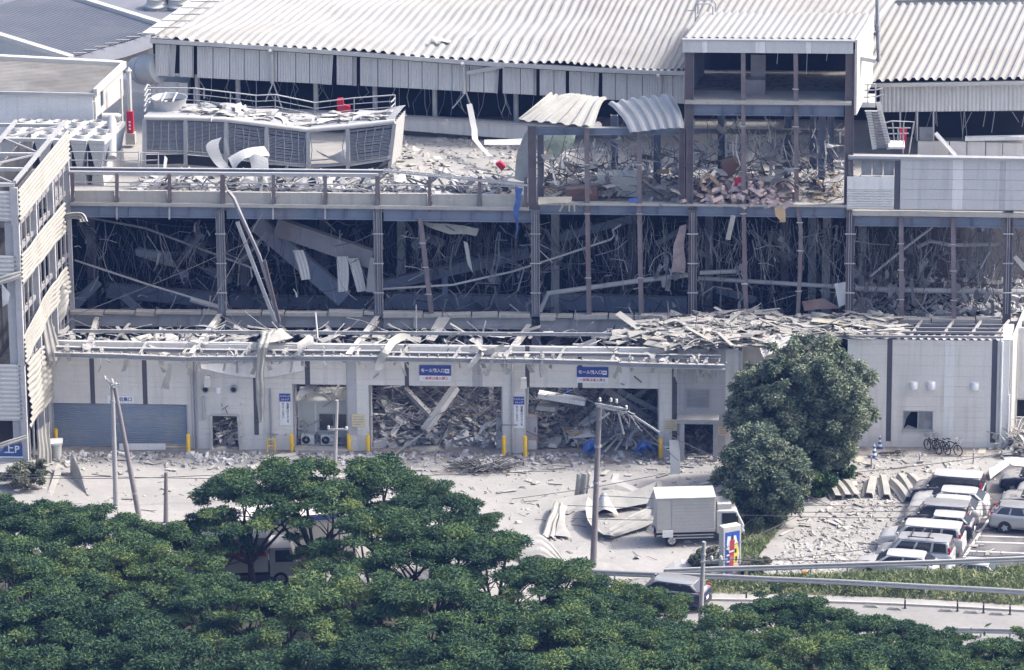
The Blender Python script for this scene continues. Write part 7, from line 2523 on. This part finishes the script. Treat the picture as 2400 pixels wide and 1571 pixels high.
    for s in (-1, 1):
        y0, y1 = sorted((s * w * .66, s * w * .86))
        MB().box(.45 * L, .497 * L, y0, y1, belt - (.36 if style == 'sedan' else .3), belt - (.22 if style == 'sedan' else .14)).build("tail_light", M['tail'], t, local=True)
        if style in ('van', 'suv'):
            y0, y1 = sorted((s * w * .76, s * w * .865))
            MB().box(.452 * L, .482 * L, y0, y1, belt - .1, H - .38).build("tail_light", M['tail'], t, local=True)
        MB().obox(V((-.462 * L, s * w * .72, hood - .3)), V((.05, 0, 0)) * 2, V((0, .17, 0)), V((0.02, 0, .07))).build("headlight", M['lens'], t, local=True)
        MB().obox(V((x0 + .22, s * (w + .09), belt + .1)), V((.06, 0, 0)), V((0, .09, 0)), V((0, 0, .06))).build("mirror", paint, t, local=True)
    MB().box(.488 * L, .5 * L + .03, -w * .85, w * .85, .26, .5).build("bumper", M['black'] if style == 'suv' else paint, t, local=True)
    MB().box(-.5 * L - .02, -.48 * L, -w * .7, w * .7, .3, .48).build("grille", M['black'], t, local=True)
    MB().box(.5 * L + .018, .5 * L + .04, -.17, .17, .58, .75).build("number_plate", M['signw'], t, local=True)
    return t


_d = gr(2480, 1276) - gr(2296, 1262)
HD = math.atan2(_d.y, _d.x)
car("black van with a dusty pale roof, farthest car of the left row", 2222, 1176, HD, M['cark'], 4.3, 1.75, 1.9, 1.0, 'van', M['carw'])
car("white hatchback next to the black van with the pale roof", 2226, 1199, HD, M['carw'], 4.5, 1.72, 1.5)
car("white compact car between the white hatchback and the maroon van", 2212, 1221, HD, M['carw'], 4.3, 1.72, 1.52)
car("maroon black van with a dusty roof in the middle of the left row", 2196, 1240, HD, M['carm'], 3.9, 1.68, 1.75, 1.0, 'van', M['cars'])
car("dark small car with a white roof in the left row", 2206, 1257, HD, M['cark'], 3.8, 1.68, 1.5, .95, 'hatch', M['carw'])
car("white minivan behind the silver van with the roof rack", 2160, 1288, HD, M['carw'], 4.9, 1.75, 1.72, 1.0, 'van')
cv = car("silver van with a roof rack and a white panel fallen across it", 2142, 1328, HD, M['carg'], 4.5, 1.72, 1.92, 1.05, 'van')
for x in (-.1, .9):
    MB().beam(V((x, -.62, 2.06)), V((x, .62, 2.06)), .05, .05).build("rack_bar", M['black'], cv, local=True)
for s in (-1, 1):
    MB().beam(V((-.3, s * .58, 2.02)), V((1.2, s * .58, 2.02)), .04, .05).build("rack_rail", M['black'], cv, local=True)
car("white car with a long roof just behind the far guard rail", 2100, 1350, HD, M['carw'], 4.7, 1.72, 1.5, .9, 'hatch')
car("white sedan half hidden by the bank grass", 2302, 1370, HD, M['carw'], 4.3, 1.7, 1.45, .9, 'sedan', flip=True)
car("black car at the right edge beyond the white hatchback", 2432, 1150, HD, M['cark'], 4.4, 1.75, 1.6, 1.0, 'suv')
car("white hatchback at the right edge below the black car", 2462, 1175, HD, M['carw'], 4.0, 1.7, 1.5)
car("dusty black car at the right edge above the silver wagon", 2432, 1196, HD, M['cark'], 4.4, 1.75, 1.45, .95, 'sedan', M['carg'])
car("silver grey wagon with star-shaped wheels at the right edge", 2412, 1242, HD, M['cars'], 4.5, 1.78, 1.6, 1.0, 'suv', flip=True)
car("dusty dark blue car on the road behind the foreground crowns", 1562, 1414, math.radians(-17), M['carb'], 4.7, 1.85, 1.6, 1.0, 'suv', M['cars'], z0=RZ + .01)
pn = SO("white rounded panel fallen across the silver van's roof", ((2126, 1232, -20.2), (2114, 1284, -21.6)), ((2142, 1238, -20.2), (2136, 1288, -21.6)), 'white', "panel", "fallen_cover", nu=3, nv=3, crumple=.02)
SO("crumpled pale bonnet plate beside the white compact car", ((2068, 1222, -17.5), (2100, 1200, -16.5)), ((2080, 1232, -18.4), (2130, 1222, -18)), 'sheetg', "plate", "fallen_plate", crumple=.1)
SO("grey flat plate lying beside the crumpled bonnet plate", ((2104, 1204, -16.8), (2135, 1202, -16.6)), ((2098, 1224, -18.2), (2132, 1224, -18.2)), 'sheetg', "plate", "fallen_plate", nu=3, nv=3, crumple=.03)
SO("grey plate and white frame lying behind the silver van", ((2216, 1252, -20), (2268, 1256, -20)), ((2212, 1268, -21), (2260, 1272, -21)), 'sheet', "plate", "fallen_plate", nu=4, nv=3, crumple=.08)

# box truck
tk = thing("box_truck", "small white box truck under the tree with a dented cargo box", "truck", gr(1618, 1268), math.radians(7))
_l = dict(local=True)
L0, L1, TW = -2.05, 1.35, .95
MB().box(L0, L1, -TW, TW, .95, 2.95).build("cargo_box", M['truckbox'], tk, bevel=.05, **_l)
MB().box(L0 - .03, L1 + .03, -TW - .03, TW + .03, 2.951, 3.0).build("box_roof", M['white'], tk, **_l)
for s in (-1, 1):
    MB().box(L0 + .02, L0 + .88, s * (TW + .012) - .01, s * (TW + .012) + .01, 1.1, 2.85).build("side_door", M['truckbox'], tk, **_l)
    for x in (L0 + .02, L0 + .86):
        MB().box(x, x + .03, s * (TW + .03) - .008, s * (TW + .03) + .008, 1.1, 2.85).build("door_seal", M['galvd'], tk, **_l)
    MB().box(L0, L1, s * (TW + .02) - .02, s * (TW + .02) + .02, .9, 1.06).build("side_sill", M['galv'], tk, **_l)
    for k in range(9):
        z = 1.15 + k * .2
        MB().box(L0 + .92, L1 - .02, s * (TW + .004) - .004, s * (TW + .004) + .004, z, z + .012).build("box_rib", M['galvd'], tk, **_l)
MB().box(L0, 2.6, -.4, .4, .55, .85).build("chassis", M['black'], tk, **_l)
cabp = [(1.42, .7), (2.95, .7), (3.0, 1.25), (2.62, 2.05), (2.45, 2.12), (1.5, 2.12), (1.42, 2.0)]
MB().prism([V((x, -.84, z)) for x, z in cabp], V((0, 1.68, 0))).build("cab", M['white'], tk, bevel=.08, **_l)
for s in (-1, 1):
    MB().prism([V((x, s * .845, z)) for x, z in ((1.75, 1.3), (2.72, 1.3), (2.52, 1.95), (1.75, 1.95))], V((0, s * .01, 0))).build("side_window", M['glass'], tk, **_l)
    MB().box(2.6, 2.66, s * .95 - .05, s * .95 + .05, 1.5, 1.8).build("mirror", M['black'], tk, **_l)
MB().prism([V((2.965, -.74, 1.32)), V((2.965, .74, 1.32)), V((2.66, .74, 1.98)), V((2.66, -.74, 1.98))], V((.03, 0, .01))).build("windscreen", M['glass'], tk, **_l)
MB().box(2.0, 2.2, -.852, -.846, 1.08, 1.13).build("door_handle", M['black'], tk, **_l)
MB().box(1.5, 2.3, -.7, .7, 2.125, 2.45).build("wind_deflector", M['white'], tk, **_l)
for x in (-1.15, 2.2):
    for s in (-1, 1):
        wheel(tk, x, s * .88, .36, .24)
MB().box(L0 + .35, L0 + .95, -TW - .14, -TW - .05, .65, 1.05).build("hanging_box", M['panl'], tk, **_l)
for s in (-1, 1):
    MB().box(L0 - .05, L0 - .03, s * .75 - .12, s * .75 + .12, .75, .88).build("tail_light", M['tail'], tk, **_l)

for s in (-1, 1):
    MB().box(2.985, 3.03, s * .6 - .13, s * .6 + .13, .95, 1.12).build("headlight", M['lens'], tk, **_l)
    MB().box(L0 + .95, L1 - .1, s * (TW - .05) - .02, s * (TW - .05) + .02, .5, .56).build("side_guard", M['galv'], tk, **_l)
    MB().box(L0 + .95, L1 - .1, s * (TW - .05) - .02, s * (TW - .05) + .02, .68, .74).build("side_guard", M['galv'], tk, **_l)
    MB().box(1.72, 1.74, s * .846 - .004, s * .846 + .004, .78, 1.98).build("door_seam", M['black'], tk, **_l)
    MB().box(2.72, 2.74, s * .846 - .004, s * .846 + .004, .78, 1.3).build("door_seam", M['black'], tk, **_l)
MB().box(2.98, 3.06, -.8, .8, .6, .82).build("front_bumper", M['panm'], tk, **_l)
MB().box(L0 - .08, L0 - .01, -.9, .9, .6, .7).build("rear_bumper", M['black'], tk, **_l)
MB().box(L0 - .1, L0 - .081, -.2, .2, .72, .86).build("number_plate", M['signw'], tk, **_l)
# vehicles glimpsed through the foreground crowns
def lorry(label, px, py, rz, L, H, m, stripe=None):
    t = thing("parked_lorry", label, "lorry", gr(px, py), rz)
    MB().box(-L / 2, L / 2 - 1.6, -1.1, 1.1, .9, H).build("cargo_box", m, t, **_l)
    MB().box(-L / 2 - .03, L / 2 - 1.57, -1.13, 1.13, H + .002, H + .06).build("box_roof", M['white'], t, **_l)
    MB().prism([V((x, -1.05, z)) for x, z in ((L / 2 - 1.5, .6), (L / 2, .6), (L / 2, 1.4), (L / 2 - .3, 2.3), (L / 2 - 1.5, 2.3))], V((0, 2.1, 0))).build("cab", M['white'], t, **_l)
    MB().prism([V((x, -1.056, z)) for x, z in ((L / 2 - 1.2, 1.45), (L / 2 - .2, 1.45), (L / 2 - .4, 2.15), (L / 2 - 1.2, 2.15))], V((0, .004, 0))).build("side_window", M['glass'], t, **_l)
    MB().box(-L / 2, L / 2, -.5, .5, .5, .88).build("chassis", M['black'], t, **_l)
    for x in (-L * .28, L * .36):
        for s in (-1, 1):
            wheel(t, x, s * 1.08, .42, .26)
    if stripe:
        for z, mm in stripe:
            MB().box(-L / 2 + .1, L / 2 - 1.7, -1.115, -1.102, z, z + .25).build("stripe", mm, t, **_l)
    return t


lorry("white lorry with green and red stripes glimpsed through the big crown", 560, 1362, math.radians(8), 6.5, 2.9, M['white'], ((2.2, M['green']), (1.85, M['red'])))
lorry("white lorry with a blue frame glimpsed behind the big crown's trunk", 700, 1300, math.radians(16), 7.5, 2.7, M['carw'], ((2.4, M['blueb']),))

# ------------------------------------------------------------------ torn roofing on the ground
def GS(label, A, B, m='sheet', **kw):
    """ground sheet: points are (px, py, height)"""
    kw.setdefault('nu', 12)
    kw.setdefault('nv', 5)
    kw.setdefault('crumple', .08)
    o = MB().loft([gr(x, y) + ZU * z for x, y, z in A], [gr(x, y) + ZU * z for x, y, z in B], **kw).build("roofing_sheet", M[m])
    return tag(o, label, "roof sheet")


GS("upright bent white sheet standing left of the tall brown pole", ((1346, 1168, 0), (1352, 1168, 1.5)), ((1376, 1168, 0), (1384, 1168, 1.5)), nv=8, waves=2, amp=.1, along='v', nu=4)
GS("long rolled white roofing sheet running behind the box truck's tail", ((1262, 1182, .1), (1330, 1176, .4), (1420, 1172, .5), (1480, 1172, .6), (1550, 1160, .9)), ((1270, 1195, .05), (1340, 1200, .1), (1430, 1205, .2), (1490, 1200, .3), (1560, 1190, .4)), nu=18, crumple=.22)
GS("crumpled white gutter sheet pair bending down at the yard's middle", ((1300, 1196, .5), (1290, 1225, .6), (1268, 1262, .1)), ((1320, 1196, .3), (1312, 1230, .3), (1300, 1266, .1)), waves=2, amp=.12, along='v', crumple=.12)
GS("second crumpled white strip right of the bent pair", ((1318, 1200, .7), (1310, 1230, .5), (1300, 1262, .2)), ((1332, 1205, .4), (1322, 1235, .4), (1340, 1266, .1)), crumple=.18)
GS("curved white trough sheet hugging the foot of the tall brown pole", ((1378, 1198, .9), (1372, 1230, .9), (1392, 1262, .6), (1440, 1270, .3)), ((1405, 1200, .2), (1400, 1232, .15), (1415, 1252, .1), (1448, 1258, .1)), nu=14, crumple=.08)
GS("long white trough sheet ending under the truck's tail", ((1430, 1268, .1), (1480, 1255, .25), (1540, 1240, .5)), ((1430, 1258, .5), (1480, 1236, .8), (1542, 1215, 1.0)), nu=12, waves=2, amp=.1, along='v', crumple=.12)
GS("large pale sheet propped against the truck's tail", ((1502, 1236, .1), (1520, 1215, 1.0), (1536, 1200, 1.9)), ((1540, 1262, .1), (1540, 1240, .8), (1540, 1220, 1.7)), crumple=.12)
GS("dark wrinkled sheet lump by the tall brown pole", ((1402, 1195, .3), (1420, 1190, 1.0), (1445, 1205, .3)), ((1402, 1208, .1), (1420, 1212, .5), (1448, 1212, .1)), 'sheetg', crumple=.2)
GS("grey beam-like trim tipped behind the rolled sheet", ((1432, 1150, .6), (1500, 1166, .2)), ((1438, 1142, .7), (1505, 1160, .3)), 'sheetg', nu=4, nv=2, crumple=.05)
GS("wide curled white sheet emerging beside the foreground crown", ((1215, 1300, .8), (1260, 1290, 1.0), (1300, 1305, .6), (1330, 1335, .2)), ((1220, 1320, .1), (1265, 1318, .5), (1300, 1330, .3), (1335, 1350, .1)), nu=14, waves=3, amp=.05, along='v', crumple=.06)
GS("flat white sheet among the grit below the pole", ((1340, 1335, .1), (1400, 1330, .4), (1460, 1340, .1)), ((1340, 1345, .05), (1400, 1346, .1), (1470, 1346, .05)), crumple=.1)
GS("grey tent-shaped plate before the pylon sign", ((1555, 1335, 0), (1595, 1325, .4), (1650, 1332, 0)), ((1555, 1340, 0), (1600, 1340, .2), (1650, 1340, 0)), 'sheetg', nu=6, nv=2, crumple=.02)
GS("white bent panel standing among the left crowns' edge", ((165, 1108, 0), (168, 1106, 1.2)), ((205, 1165, 0), (182, 1112, 1.0)), crumple=.1)
GS("long pale beam-like sheet sloping by the left crowns", ((110, 1160, 0), (135, 1100, .4)), ((122, 1165, 0), (150, 1105, .3)), nu=5, nv=2, crumple=.05)
GS("white folded sheets lying on the ground before the booth step", ((585, 1095, .05), (640, 1078, .3), (690, 1068, .2)), ((600, 1108, .02), (650, 1092, .1), (700, 1078, .05)), waves=2, amp=.06, along='v', crumple=.08)
GS("pale slab lying on the ground right of the booth", ((790, 1072, .1), (860, 1072, .15)), ((800, 1085, .05), (850, 1088, .05)), 'conc', nu=5, nv=4, crumple=.06)
GS("clear film flag caught on the truck's roof", ((1570, 1112, 0.0), (1570, 1108, 1.2), (1568, 1106, 2.0)), ((1594, 1112, 0), (1594, 1108, 1.2), (1590, 1106, 2.0)), 'sheetg', nu=6, nv=3, crumple=.08)
GS("long white beam lying before the blue shutter", ((280, 1058, .05), (388, 1056, .05)), ((280, 1058, .5), (388, 1056, .45)), 'panl', nu=4, nv=2, crumple=.02)
ch = [((1934, 1132), (1962, 1174)), ((1952, 1132), (1986, 1172)), ((1975, 1132), (2006, 1170)), ((2044, 1128), (2034, 1168)), ((2068, 1126), (2076, 1172)), ((2090, 1134), (2128, 1178)), ((2108, 1122), (2140, 1172)), ((2132, 1122), (2165, 1160))]
cl = ["U-shaped roofing strip nearest the tree in the pile by the cars", "U-shaped roofing strip second from the tree in the pile", "U-shaped roofing strip third from the tree in the pile", "flat broken roofing strip in the middle of the pile by the cars",
      "straight roofing channel beside the flat broken strip", "long roofing channel leaning towards the white hatchback", "long roofing channel beside the leaning one by the black van", "short roofing channel tucked against the black van"]
for ((x0, y0), (x1, y1)), lb_ in zip(ch, cl):
    a, b = gr(x0, y0), gr(x1, y1)
    d = (b - a).normalized()
    s = d.cross(ZU)
    P = []
    for i in range(7):
        c = a.lerp(b, i / 6) + ZU * (.12 * math.sin(i / 6 * math.pi) + .02)
        P.append([c - s * .34 + ZU * .02, c - s * .24 + ZU * .3, c + s * .1 + ZU * .34, c + s * .24 + ZU * .06, c + s * .38 + ZU * .03])
    tag(MB().grid(P).build("roofing_strip", M['sheet']), lb_, "roof sheet", "roofing strips piled by the cars")
GS("pale folded channel lying before the black car at the right edge", ((2322, 1128, .1), (2366, 1108, .5)), ((2318, 1118, .5), (2362, 1102, .8)), 'sheetg', nu=4, nv=3, crumple=.06)
GS("long pale slab edge at the right picture edge by the rubble", ((2345, 1072, .1), (2420, 1082, .2)), ((2372, 1092, .05), (2430, 1100, .05)), 'panl', nu=4, nv=2, crumple=.04)
g = MB()
for _ in range(260):
    p = gr(R.gauss(2410, 30), R.uniform(1035, 1075))
    p.z = abs(R.gauss(0, .5))
    if R.random() < .5:
        chip(g, p, R.uniform(.08, .35), .6, 1.5)
    else:
        stick(g, p, R.uniform(.5, 1.8), .03, .5)
tag(g.build("corner_rubble", M['rub'], kind="stuff"), "heap of pale rubble at the right picture edge by the return wall", "rubble")
g = MB()
for _ in range(500):
    p = gr(R.gauss(1128, 26), R.gauss(1100, 4))
    p.z = .02 + abs(R.gauss(0, .18))
    stick(g, p, R.uniform(.3, 1.3), R.uniform(.012, .03), .25, .2)
tag(g.build("brush_heap", M['rubd'], kind="stuff"), "low heap of dark brushwood on the yard before the left bay", "rubble")
tag(MB().obox(gr(1140, 1098) + ZU * .35, V((.35, .1, .05)), V((-.08, .3, .05)), V((0, 0, .12))).build("grey_block", M['conc']), "grey concrete block on the dark brushwood heap", "block")
for (px, py, w_, lb_) in ((2012, 1080, 22, "cream square board on the ground by the striped cones"), (2300, 1060, 20, "thin pale board leaning on the ground right of the bicycles")):
    a = gr(px - w_ / 2, py + 4)
    b = gr(px + w_ / 2, py - 4)
    tag(MB().prism([gr(px - w_ * .5, py + 6) + ZU * .02, gr(px + w_ * .35, py + 6) + ZU * .02, gr(px + w_ * .6, py - 8) + ZU * .02, gr(px - w_ * .2, py - 8) + ZU * .02], ZU * .05).build("ground_board", M['insul']), lb_, "board")
# ================================================================== trees
def leaf_quads(V_, F_, c, n, L, w, rnd):
    """one leaf: a folded rhombus"""
    d = V((rnd.gauss(0, 1), rnd.gauss(0, 1), rnd.gauss(0, .45))).normalized()
    d = (d + n * .35).normalized()
    s = d.cross(n + V((rnd.gauss(0, .5), rnd.gauss(0, .5), rnd.gauss(0, .5))))
    if s.length < 1e-3:
        return
    s.normalize()
    L *= rnd.uniform(.6, 1.3)
    w *= rnd.uniform(.7, 1.2)
    b = len(V_)
    V_ += [tuple(c), tuple(c + d * L * .45 + s * w), tuple(c + d * L + V((0, 0, -.12 * L))), tuple(c + d * L * .45 - s * w)]
    F_.append((b, b + 1, b + 2, b + 3))


def make_crown(seed, pads, per, L, w, up_bias=.2, fill=.25):
    rnd = random.Random(seed)
    g = MB()
    for (c, rx, rz, dens) in pads:
        n = int(per * dens)
        for _ in range(n):
            d = V((rnd.gauss(0, 1), rnd.gauss(0, 1), rnd.gauss(0, 1))).normalized()
            if d.z < -.15 and rnd.random() < .6 + up_bias:
                d.z = -d.z
            rr = 1 - fill * rnd.random() ** 1.5 * 2.2
            rr = max(.1, rr)
            bump = 1 + .22 * NZ.noise(V((c.x * 3 + d.x * 2.2, c.y * 3 + d.y * 2.2, seed + d.z * 2.2)))
            p = c + V((d.x * rx * rr * bump, d.y * rx * rr * bump, d.z * rz * rr * bump))
            leaf_quads(g.v, g.f, p, d, L, w, rnd)
    return g


def make_tree(seed, kind):
    """foreground tree, base at the origin; returns root with trunk, limbs, crown"""
    rnd = random.Random(seed)
    t = thing("foreground_tree", "x", "tree", (0, 0, 0))
    zc_, Rr = 5.6, 3.9
    pads = []
    umb = kind == 'umbrella'
    n = 40 if umb else 52
    for k in range(n):
        r_ = Rr * .95 * math.sqrt((k + .5) / n)
        a = k * 2.39996 + rnd.uniform(-.4, .4)
        if umb:
            z = zc_ + 1.4 - (r_ / Rr) ** 2 * 1.9 + rnd.gauss(0, .45)
        else:
            z = zc_ + rnd.uniform(-2.2, .6) * (1 - .4 * r_ / Rr) + 1.2 - (r_ / Rr) ** 2 * 1.5
        rx = rnd.uniform(.45, .95)
        rz = rx * rnd.uniform(.32, .5)
        pads.append((V((r_ * math.cos(a), r_ * math.sin(a), z)), rx, rz, rx * rx * rnd.uniform(.9, 1.3) * 1.6))
    trunk_top = V((rnd.gauss(0, .3), rnd.gauss(0, .3), 2.4 if umb else 3.0))
    MB().tube([V((0, 0, -.1)), V((rnd.gauss(0, .1), rnd.gauss(0, .1), 1.2)), trunk_top], .26, 8, r2=.17, cap=True).build("trunk", M['bark'], t, local=True, smooth=True)
    for k in range(9):
        c = pads[int(k * len(pads) / 9)][0]
        mid = trunk_top.lerp(c, .5) + V((rnd.gauss(0, .3), rnd.gauss(0, .3), rnd.gauss(-.1, .2)))
        pts = [trunk_top - ZU * .2, mid, c - ZU * .15]
        MB().tube([poly(pts, i / 6) for i in range(7)], .12, 5, r2=.035).build("limb", M['bark'], t, local=True)
        # twigs are part of the limb's look; add two forks
        for _ in range(2):
            q = mid + V((rnd.gauss(0, 1), rnd.gauss(0, 1), rnd.uniform(.3, 1.2)))
            MB().tube([mid, mid.lerp(q, .5) + V((0, 0, .1)), q], .05, 4, r2=.015).build("branch", M['bark'], t, local=True)
    make_crown(seed, pads, 760, .235, .04, .25, .32).build("crown", M['leaf'], t, local=True)
    return t, zc_


protos = {}
for sd in (1, 2, 3):
    protos['u%d' % sd] = make_tree(sd, 'umbrella')
for sd in (4, 5, 6):
    protos['b%d' % sd] = make_tree(sd, 'bushy')
rows_t = [
    ("top", [(20, 1222, .8, 'b'), (110, 1228, .85, 'b'), (245, 1275, .85, 'u'), (395, 1292, .8, 'b'), (490, 1262, .7, 'u'), (585, 1190, .95, 'u'), (730, 1168, 1.0, 'u'), (880, 1165, .95, 'u'), (1010, 1215, .85, 'u'), (1112, 1242, .5, 'u')]),
    ("second", [(60, 1345, 1.0, 'b'), (185, 1345, .9, 'b'), (300, 1352, .85, 'u'), (430, 1405, .65, 'b'), (755, 1312, .5, 'u'), (890, 1290, 1.0, 'u'), (1030, 1320, 1.0, 'u'), (1160, 1345, .95, 'u'), (1290, 1400, .85, 'u'), (1395, 1420, .8, 'b'), (1497, 1420, .72, 'b'), (1820, 1437, .65, 'b'), (1930, 1458, .7, 'b')]),
    ("third", [(90, 1465, 1.05, 'b'), (250, 1490, 1.0, 'b'), (520, 1440, .9, 'u'), (660, 1470, 1.0, 'u'), (830, 1425, 1.0, 'u'), (1000, 1455, 1.05, 'u'), (1160, 1470, .95, 'b'), (1290, 1505, 1.0, 'b'), (1440, 1520, .9, 'b'), (1580, 1525, .8, 'b'), (1710, 1505, .75, 'u'), (2050, 1505, .75, 'b'), (2165, 1515, .7, 'b')]),
    ("lowest", [(20, 1575, 1.0, 'b'), (180, 1600, 1.0, 'b'), (380, 1560, 1.1, 'b'), (700, 1600, 1.0, 'b'), (900, 1580, 1.0, 'u'), (1080, 1590, 1.1, 'b'), (1240, 1610, 1.0, 'b'), (1400, 1610, 1.0, 'b'), (1560, 1605, 1.0, 'b'), (1720, 1590, 1.0, 'b'), (1880, 1560, .95, 'b'), (2020, 1600, 1.0, 'b'), (2180, 1615, 1.0, 'b'), (2350, 1560, .75, 'b'), (2430, 1530, .7, 'b')]),
]
ORD = ["first", "second", "third", "fourth", "fifth", "sixth", "seventh", "eighth", "ninth", "tenth", "eleventh", "twelfth", "thirteenth", "fourteenth", "fifteenth", "sixteenth"]
used = set()
for rn, lst in rows_t:
    for k, (cx, cy, s, kind) in enumerate(lst):
        key = kind + str((k * 7 + len(rn)) % 3 + (1 if kind == 'u' else 4))
        root, zc_ = protos[key]
        o = root if key not in used else copy_tree(root)
        used.add(key)
        c = gr(cx, cy, zc_ * s)
        o.location = V((c.x, c.y, 0))
        o.rotation_euler = (0, 0, R.uniform(0, 6.28))
        o.scale = (s, s, s)
        o["label"] = "deep green foreground tree, %s from the left in the %s row of crowns" % (ORD[k], rn)
        o["group"] = "foreground trees"
# the undergrowth that closes the wood's floor
g = MB()
rnd = random.Random(5)
for _ in range(9000):
    x = rnd.uniform(-60, 2460)
    y = rnd.uniform(1400, 1720)
    lim = 1440 if x < 500 else 1470 if x < 1000 else 1530 if x < 2000 else 1515
    if y < lim + rnd.uniform(-10, 30):
        continue
    p = gr(x, y) + ZU * abs(rnd.gauss(.4, .5))
    leaf_quads(g.v, g.f, p, ZU, .45, .1, rnd)
tag(g.build("undergrowth", M['leaf'], kind="stuff"), "dark undergrowth beneath the foreground trees", "undergrowth")

# dusty broadleaf trees beside the wing
def round_tree(label, px, py, zc_, blobs, seed, per=700, m='leaf2', name="dusty_tree", L=.22):
    """blobs: (dx, dz, rx, rz, clump count) lobes of the crown round its centre"""
    rnd = random.Random(seed)
    c = gr(px, py, zc_)
    t = thing(name, label, "tree", (c.x, c.y, 0))
    pads = []
    for dx, dz, rx, rz, n in blobs:
        cc = c + V((dx, rnd.uniform(-.3, .3) * rx, dz))
        for k in range(n):
            z = 1 - 2 * (k + .5) / n
            r_ = math.sqrt(max(0, 1 - z * z))
            a = k * 2.39996 + rnd.uniform(-.5, .5)
            q = rnd.uniform(.55, 1.16)
            sz_ = rnd.uniform(.14, .38) * (1.0 if q < .95 else .6)
            pads.append((cc + V((r_ * math.cos(a) * rx * q, r_ * math.sin(a) * rx * q, z * rz * q)), rx * sz_, rz * sz_ * rnd.uniform(.8, 1.1), (sz_ / .27) ** 2 * rx * rx / 4))
    make_crown(seed, pads, per, L, .055, -.3, .3).build("crown", M[m], t)
    MB().tube([V((c.x, c.y, -.05)), V((c.x + .1, c.y, zc_ * .5)), c], .24 if zc_ > 2 else .06, 8, r2=.05).build("trunk", M['bark'], t, smooth=True)
    for k in range(7):
        q = pads[(k * 11) % len(pads)][0]
        MB().tube([c - ZU * zc_ * .3, c.lerp(q, .5), q], .08 if zc_ > 2 else .02, 5, r2=.02).build("limb", M['bark'], t)
    return t


round_tree("tall dusty grey green tree hiding the gap between the two walls", 1880, 950, 5.0, ((1.0, 2.3, 1.9, 1.9, 40), (-1.0, 1.6, 2.1, 2.1, 44), (2.2, .3, 2.1, 2.2, 44), (-2.2, -.2, 2.1, 2.1, 44), (.4, -.7, 2.5, 2.4, 50), (1.9, -2.0, 1.6, 1.6, 26), (3.0, 1.4, 1.1, 1.2, 20), (-2.9, 1.2, 1.3, 1.2, 22), (-2.6, -1.6, 1.6, 1.6, 26)), 21, 640)
round_tree("rounded dusty tree standing beside the box truck's cab", 1790, 1112, 3.3, ((0, .4, 2.2, 2.0, 44), (-.8, -.6, 1.9, 1.8, 34), (1.0, -.5, 1.9, 1.9, 34), (.2, 1.5, 1.3, 1.1, 20), (-1.4, .6, 1.1, 1.0, 16), (.3, -1.8, 1.8, 1.1, 20)), 22, 620)
round_tree("smaller dusty tree crown filling in below the tall one", 1925, 1052, 2.6, ((0, 0, 1.8, 1.7, 34), (.8, .7, 1.1, 1.1, 18), (-.9, -.5, 1.2, 1.2, 18)), 23, 620)
round_tree("dark low shrub at the foot of the tall dusty tree", 1972, 1108, .55, ((0, 0, .75, .75, 14), (.5, .15, 0.45, 0.45, 8), (-.55, -.1, 0.45, 0.45, 8)), 25, 4200, 'leaf', name="low_shrub", L=.16)
round_tree("dark shrub between the rounded tree and the roofing strips", 1905, 1135, .8, ((0, 0, 1.3, 1.0, 18), (.5, .15, 0.78, 0.60, 8), (-.55, -.1, 0.78, 0.60, 8)), 26, 2600, 'leaf', name="low_shrub", L=.16)
round_tree("dusty weed clump before the pylon sign", 1660, 1312, .5, ((0, 0, 1.0, .6, 16), (.5, .15, 0.60, 0.36, 8), (-.55, -.1, 0.60, 0.36, 8)), 27, 4200, 'shrub', name="weed_clump", L=.16)
round_tree("dusty weed clump right of the pylon sign", 1765, 1325, .4, ((0, 0, .9, .5, 14), (.5, .15, 0.54, 0.30, 8), (-.55, -.1, 0.54, 0.30, 8)), 28, 4200, 'shrub', name="weed_clump", L=.16)
round_tree("dusty shrub at the foot of the ramp block", 60, 1112, .9, ((0, 0, 1.1, .6, 16), (.5, .15, 0.96, 0.54, 8), (-.55, -.1, 0.96, 0.54, 8)), 29, 2600, 'shrub', name="low_shrub", L=.16)

# ================================================================== blue haze, added to lift the dark tones to navy
hz = MB().box(-720, 720, -520, 920, -1.0, 106.0)
hm = bpy.data.materials.new("navy_lift_haze")
hm.use_nodes = True
_n = hm.node_tree
_n.nodes.remove(_n.nodes["Principled BSDF"])
_pv = _n.nodes.new("ShaderNodeVolumePrincipled")
_pv.inputs["Color"].default_value = (0.17, 0.34, 0.95, 1)
_pv.inputs["Density"].default_value = 0.00012
_pv.inputs["Anisotropy"].default_value = 0.0
_n.links.new(_pv.outputs[0], _n.nodes["Material Output"].inputs["Volume"])
ho = hz.build("haze", hm, kind="stuff")
tag(ho, "thin blue haze added over the whole scene to turn darks navy", "haze")
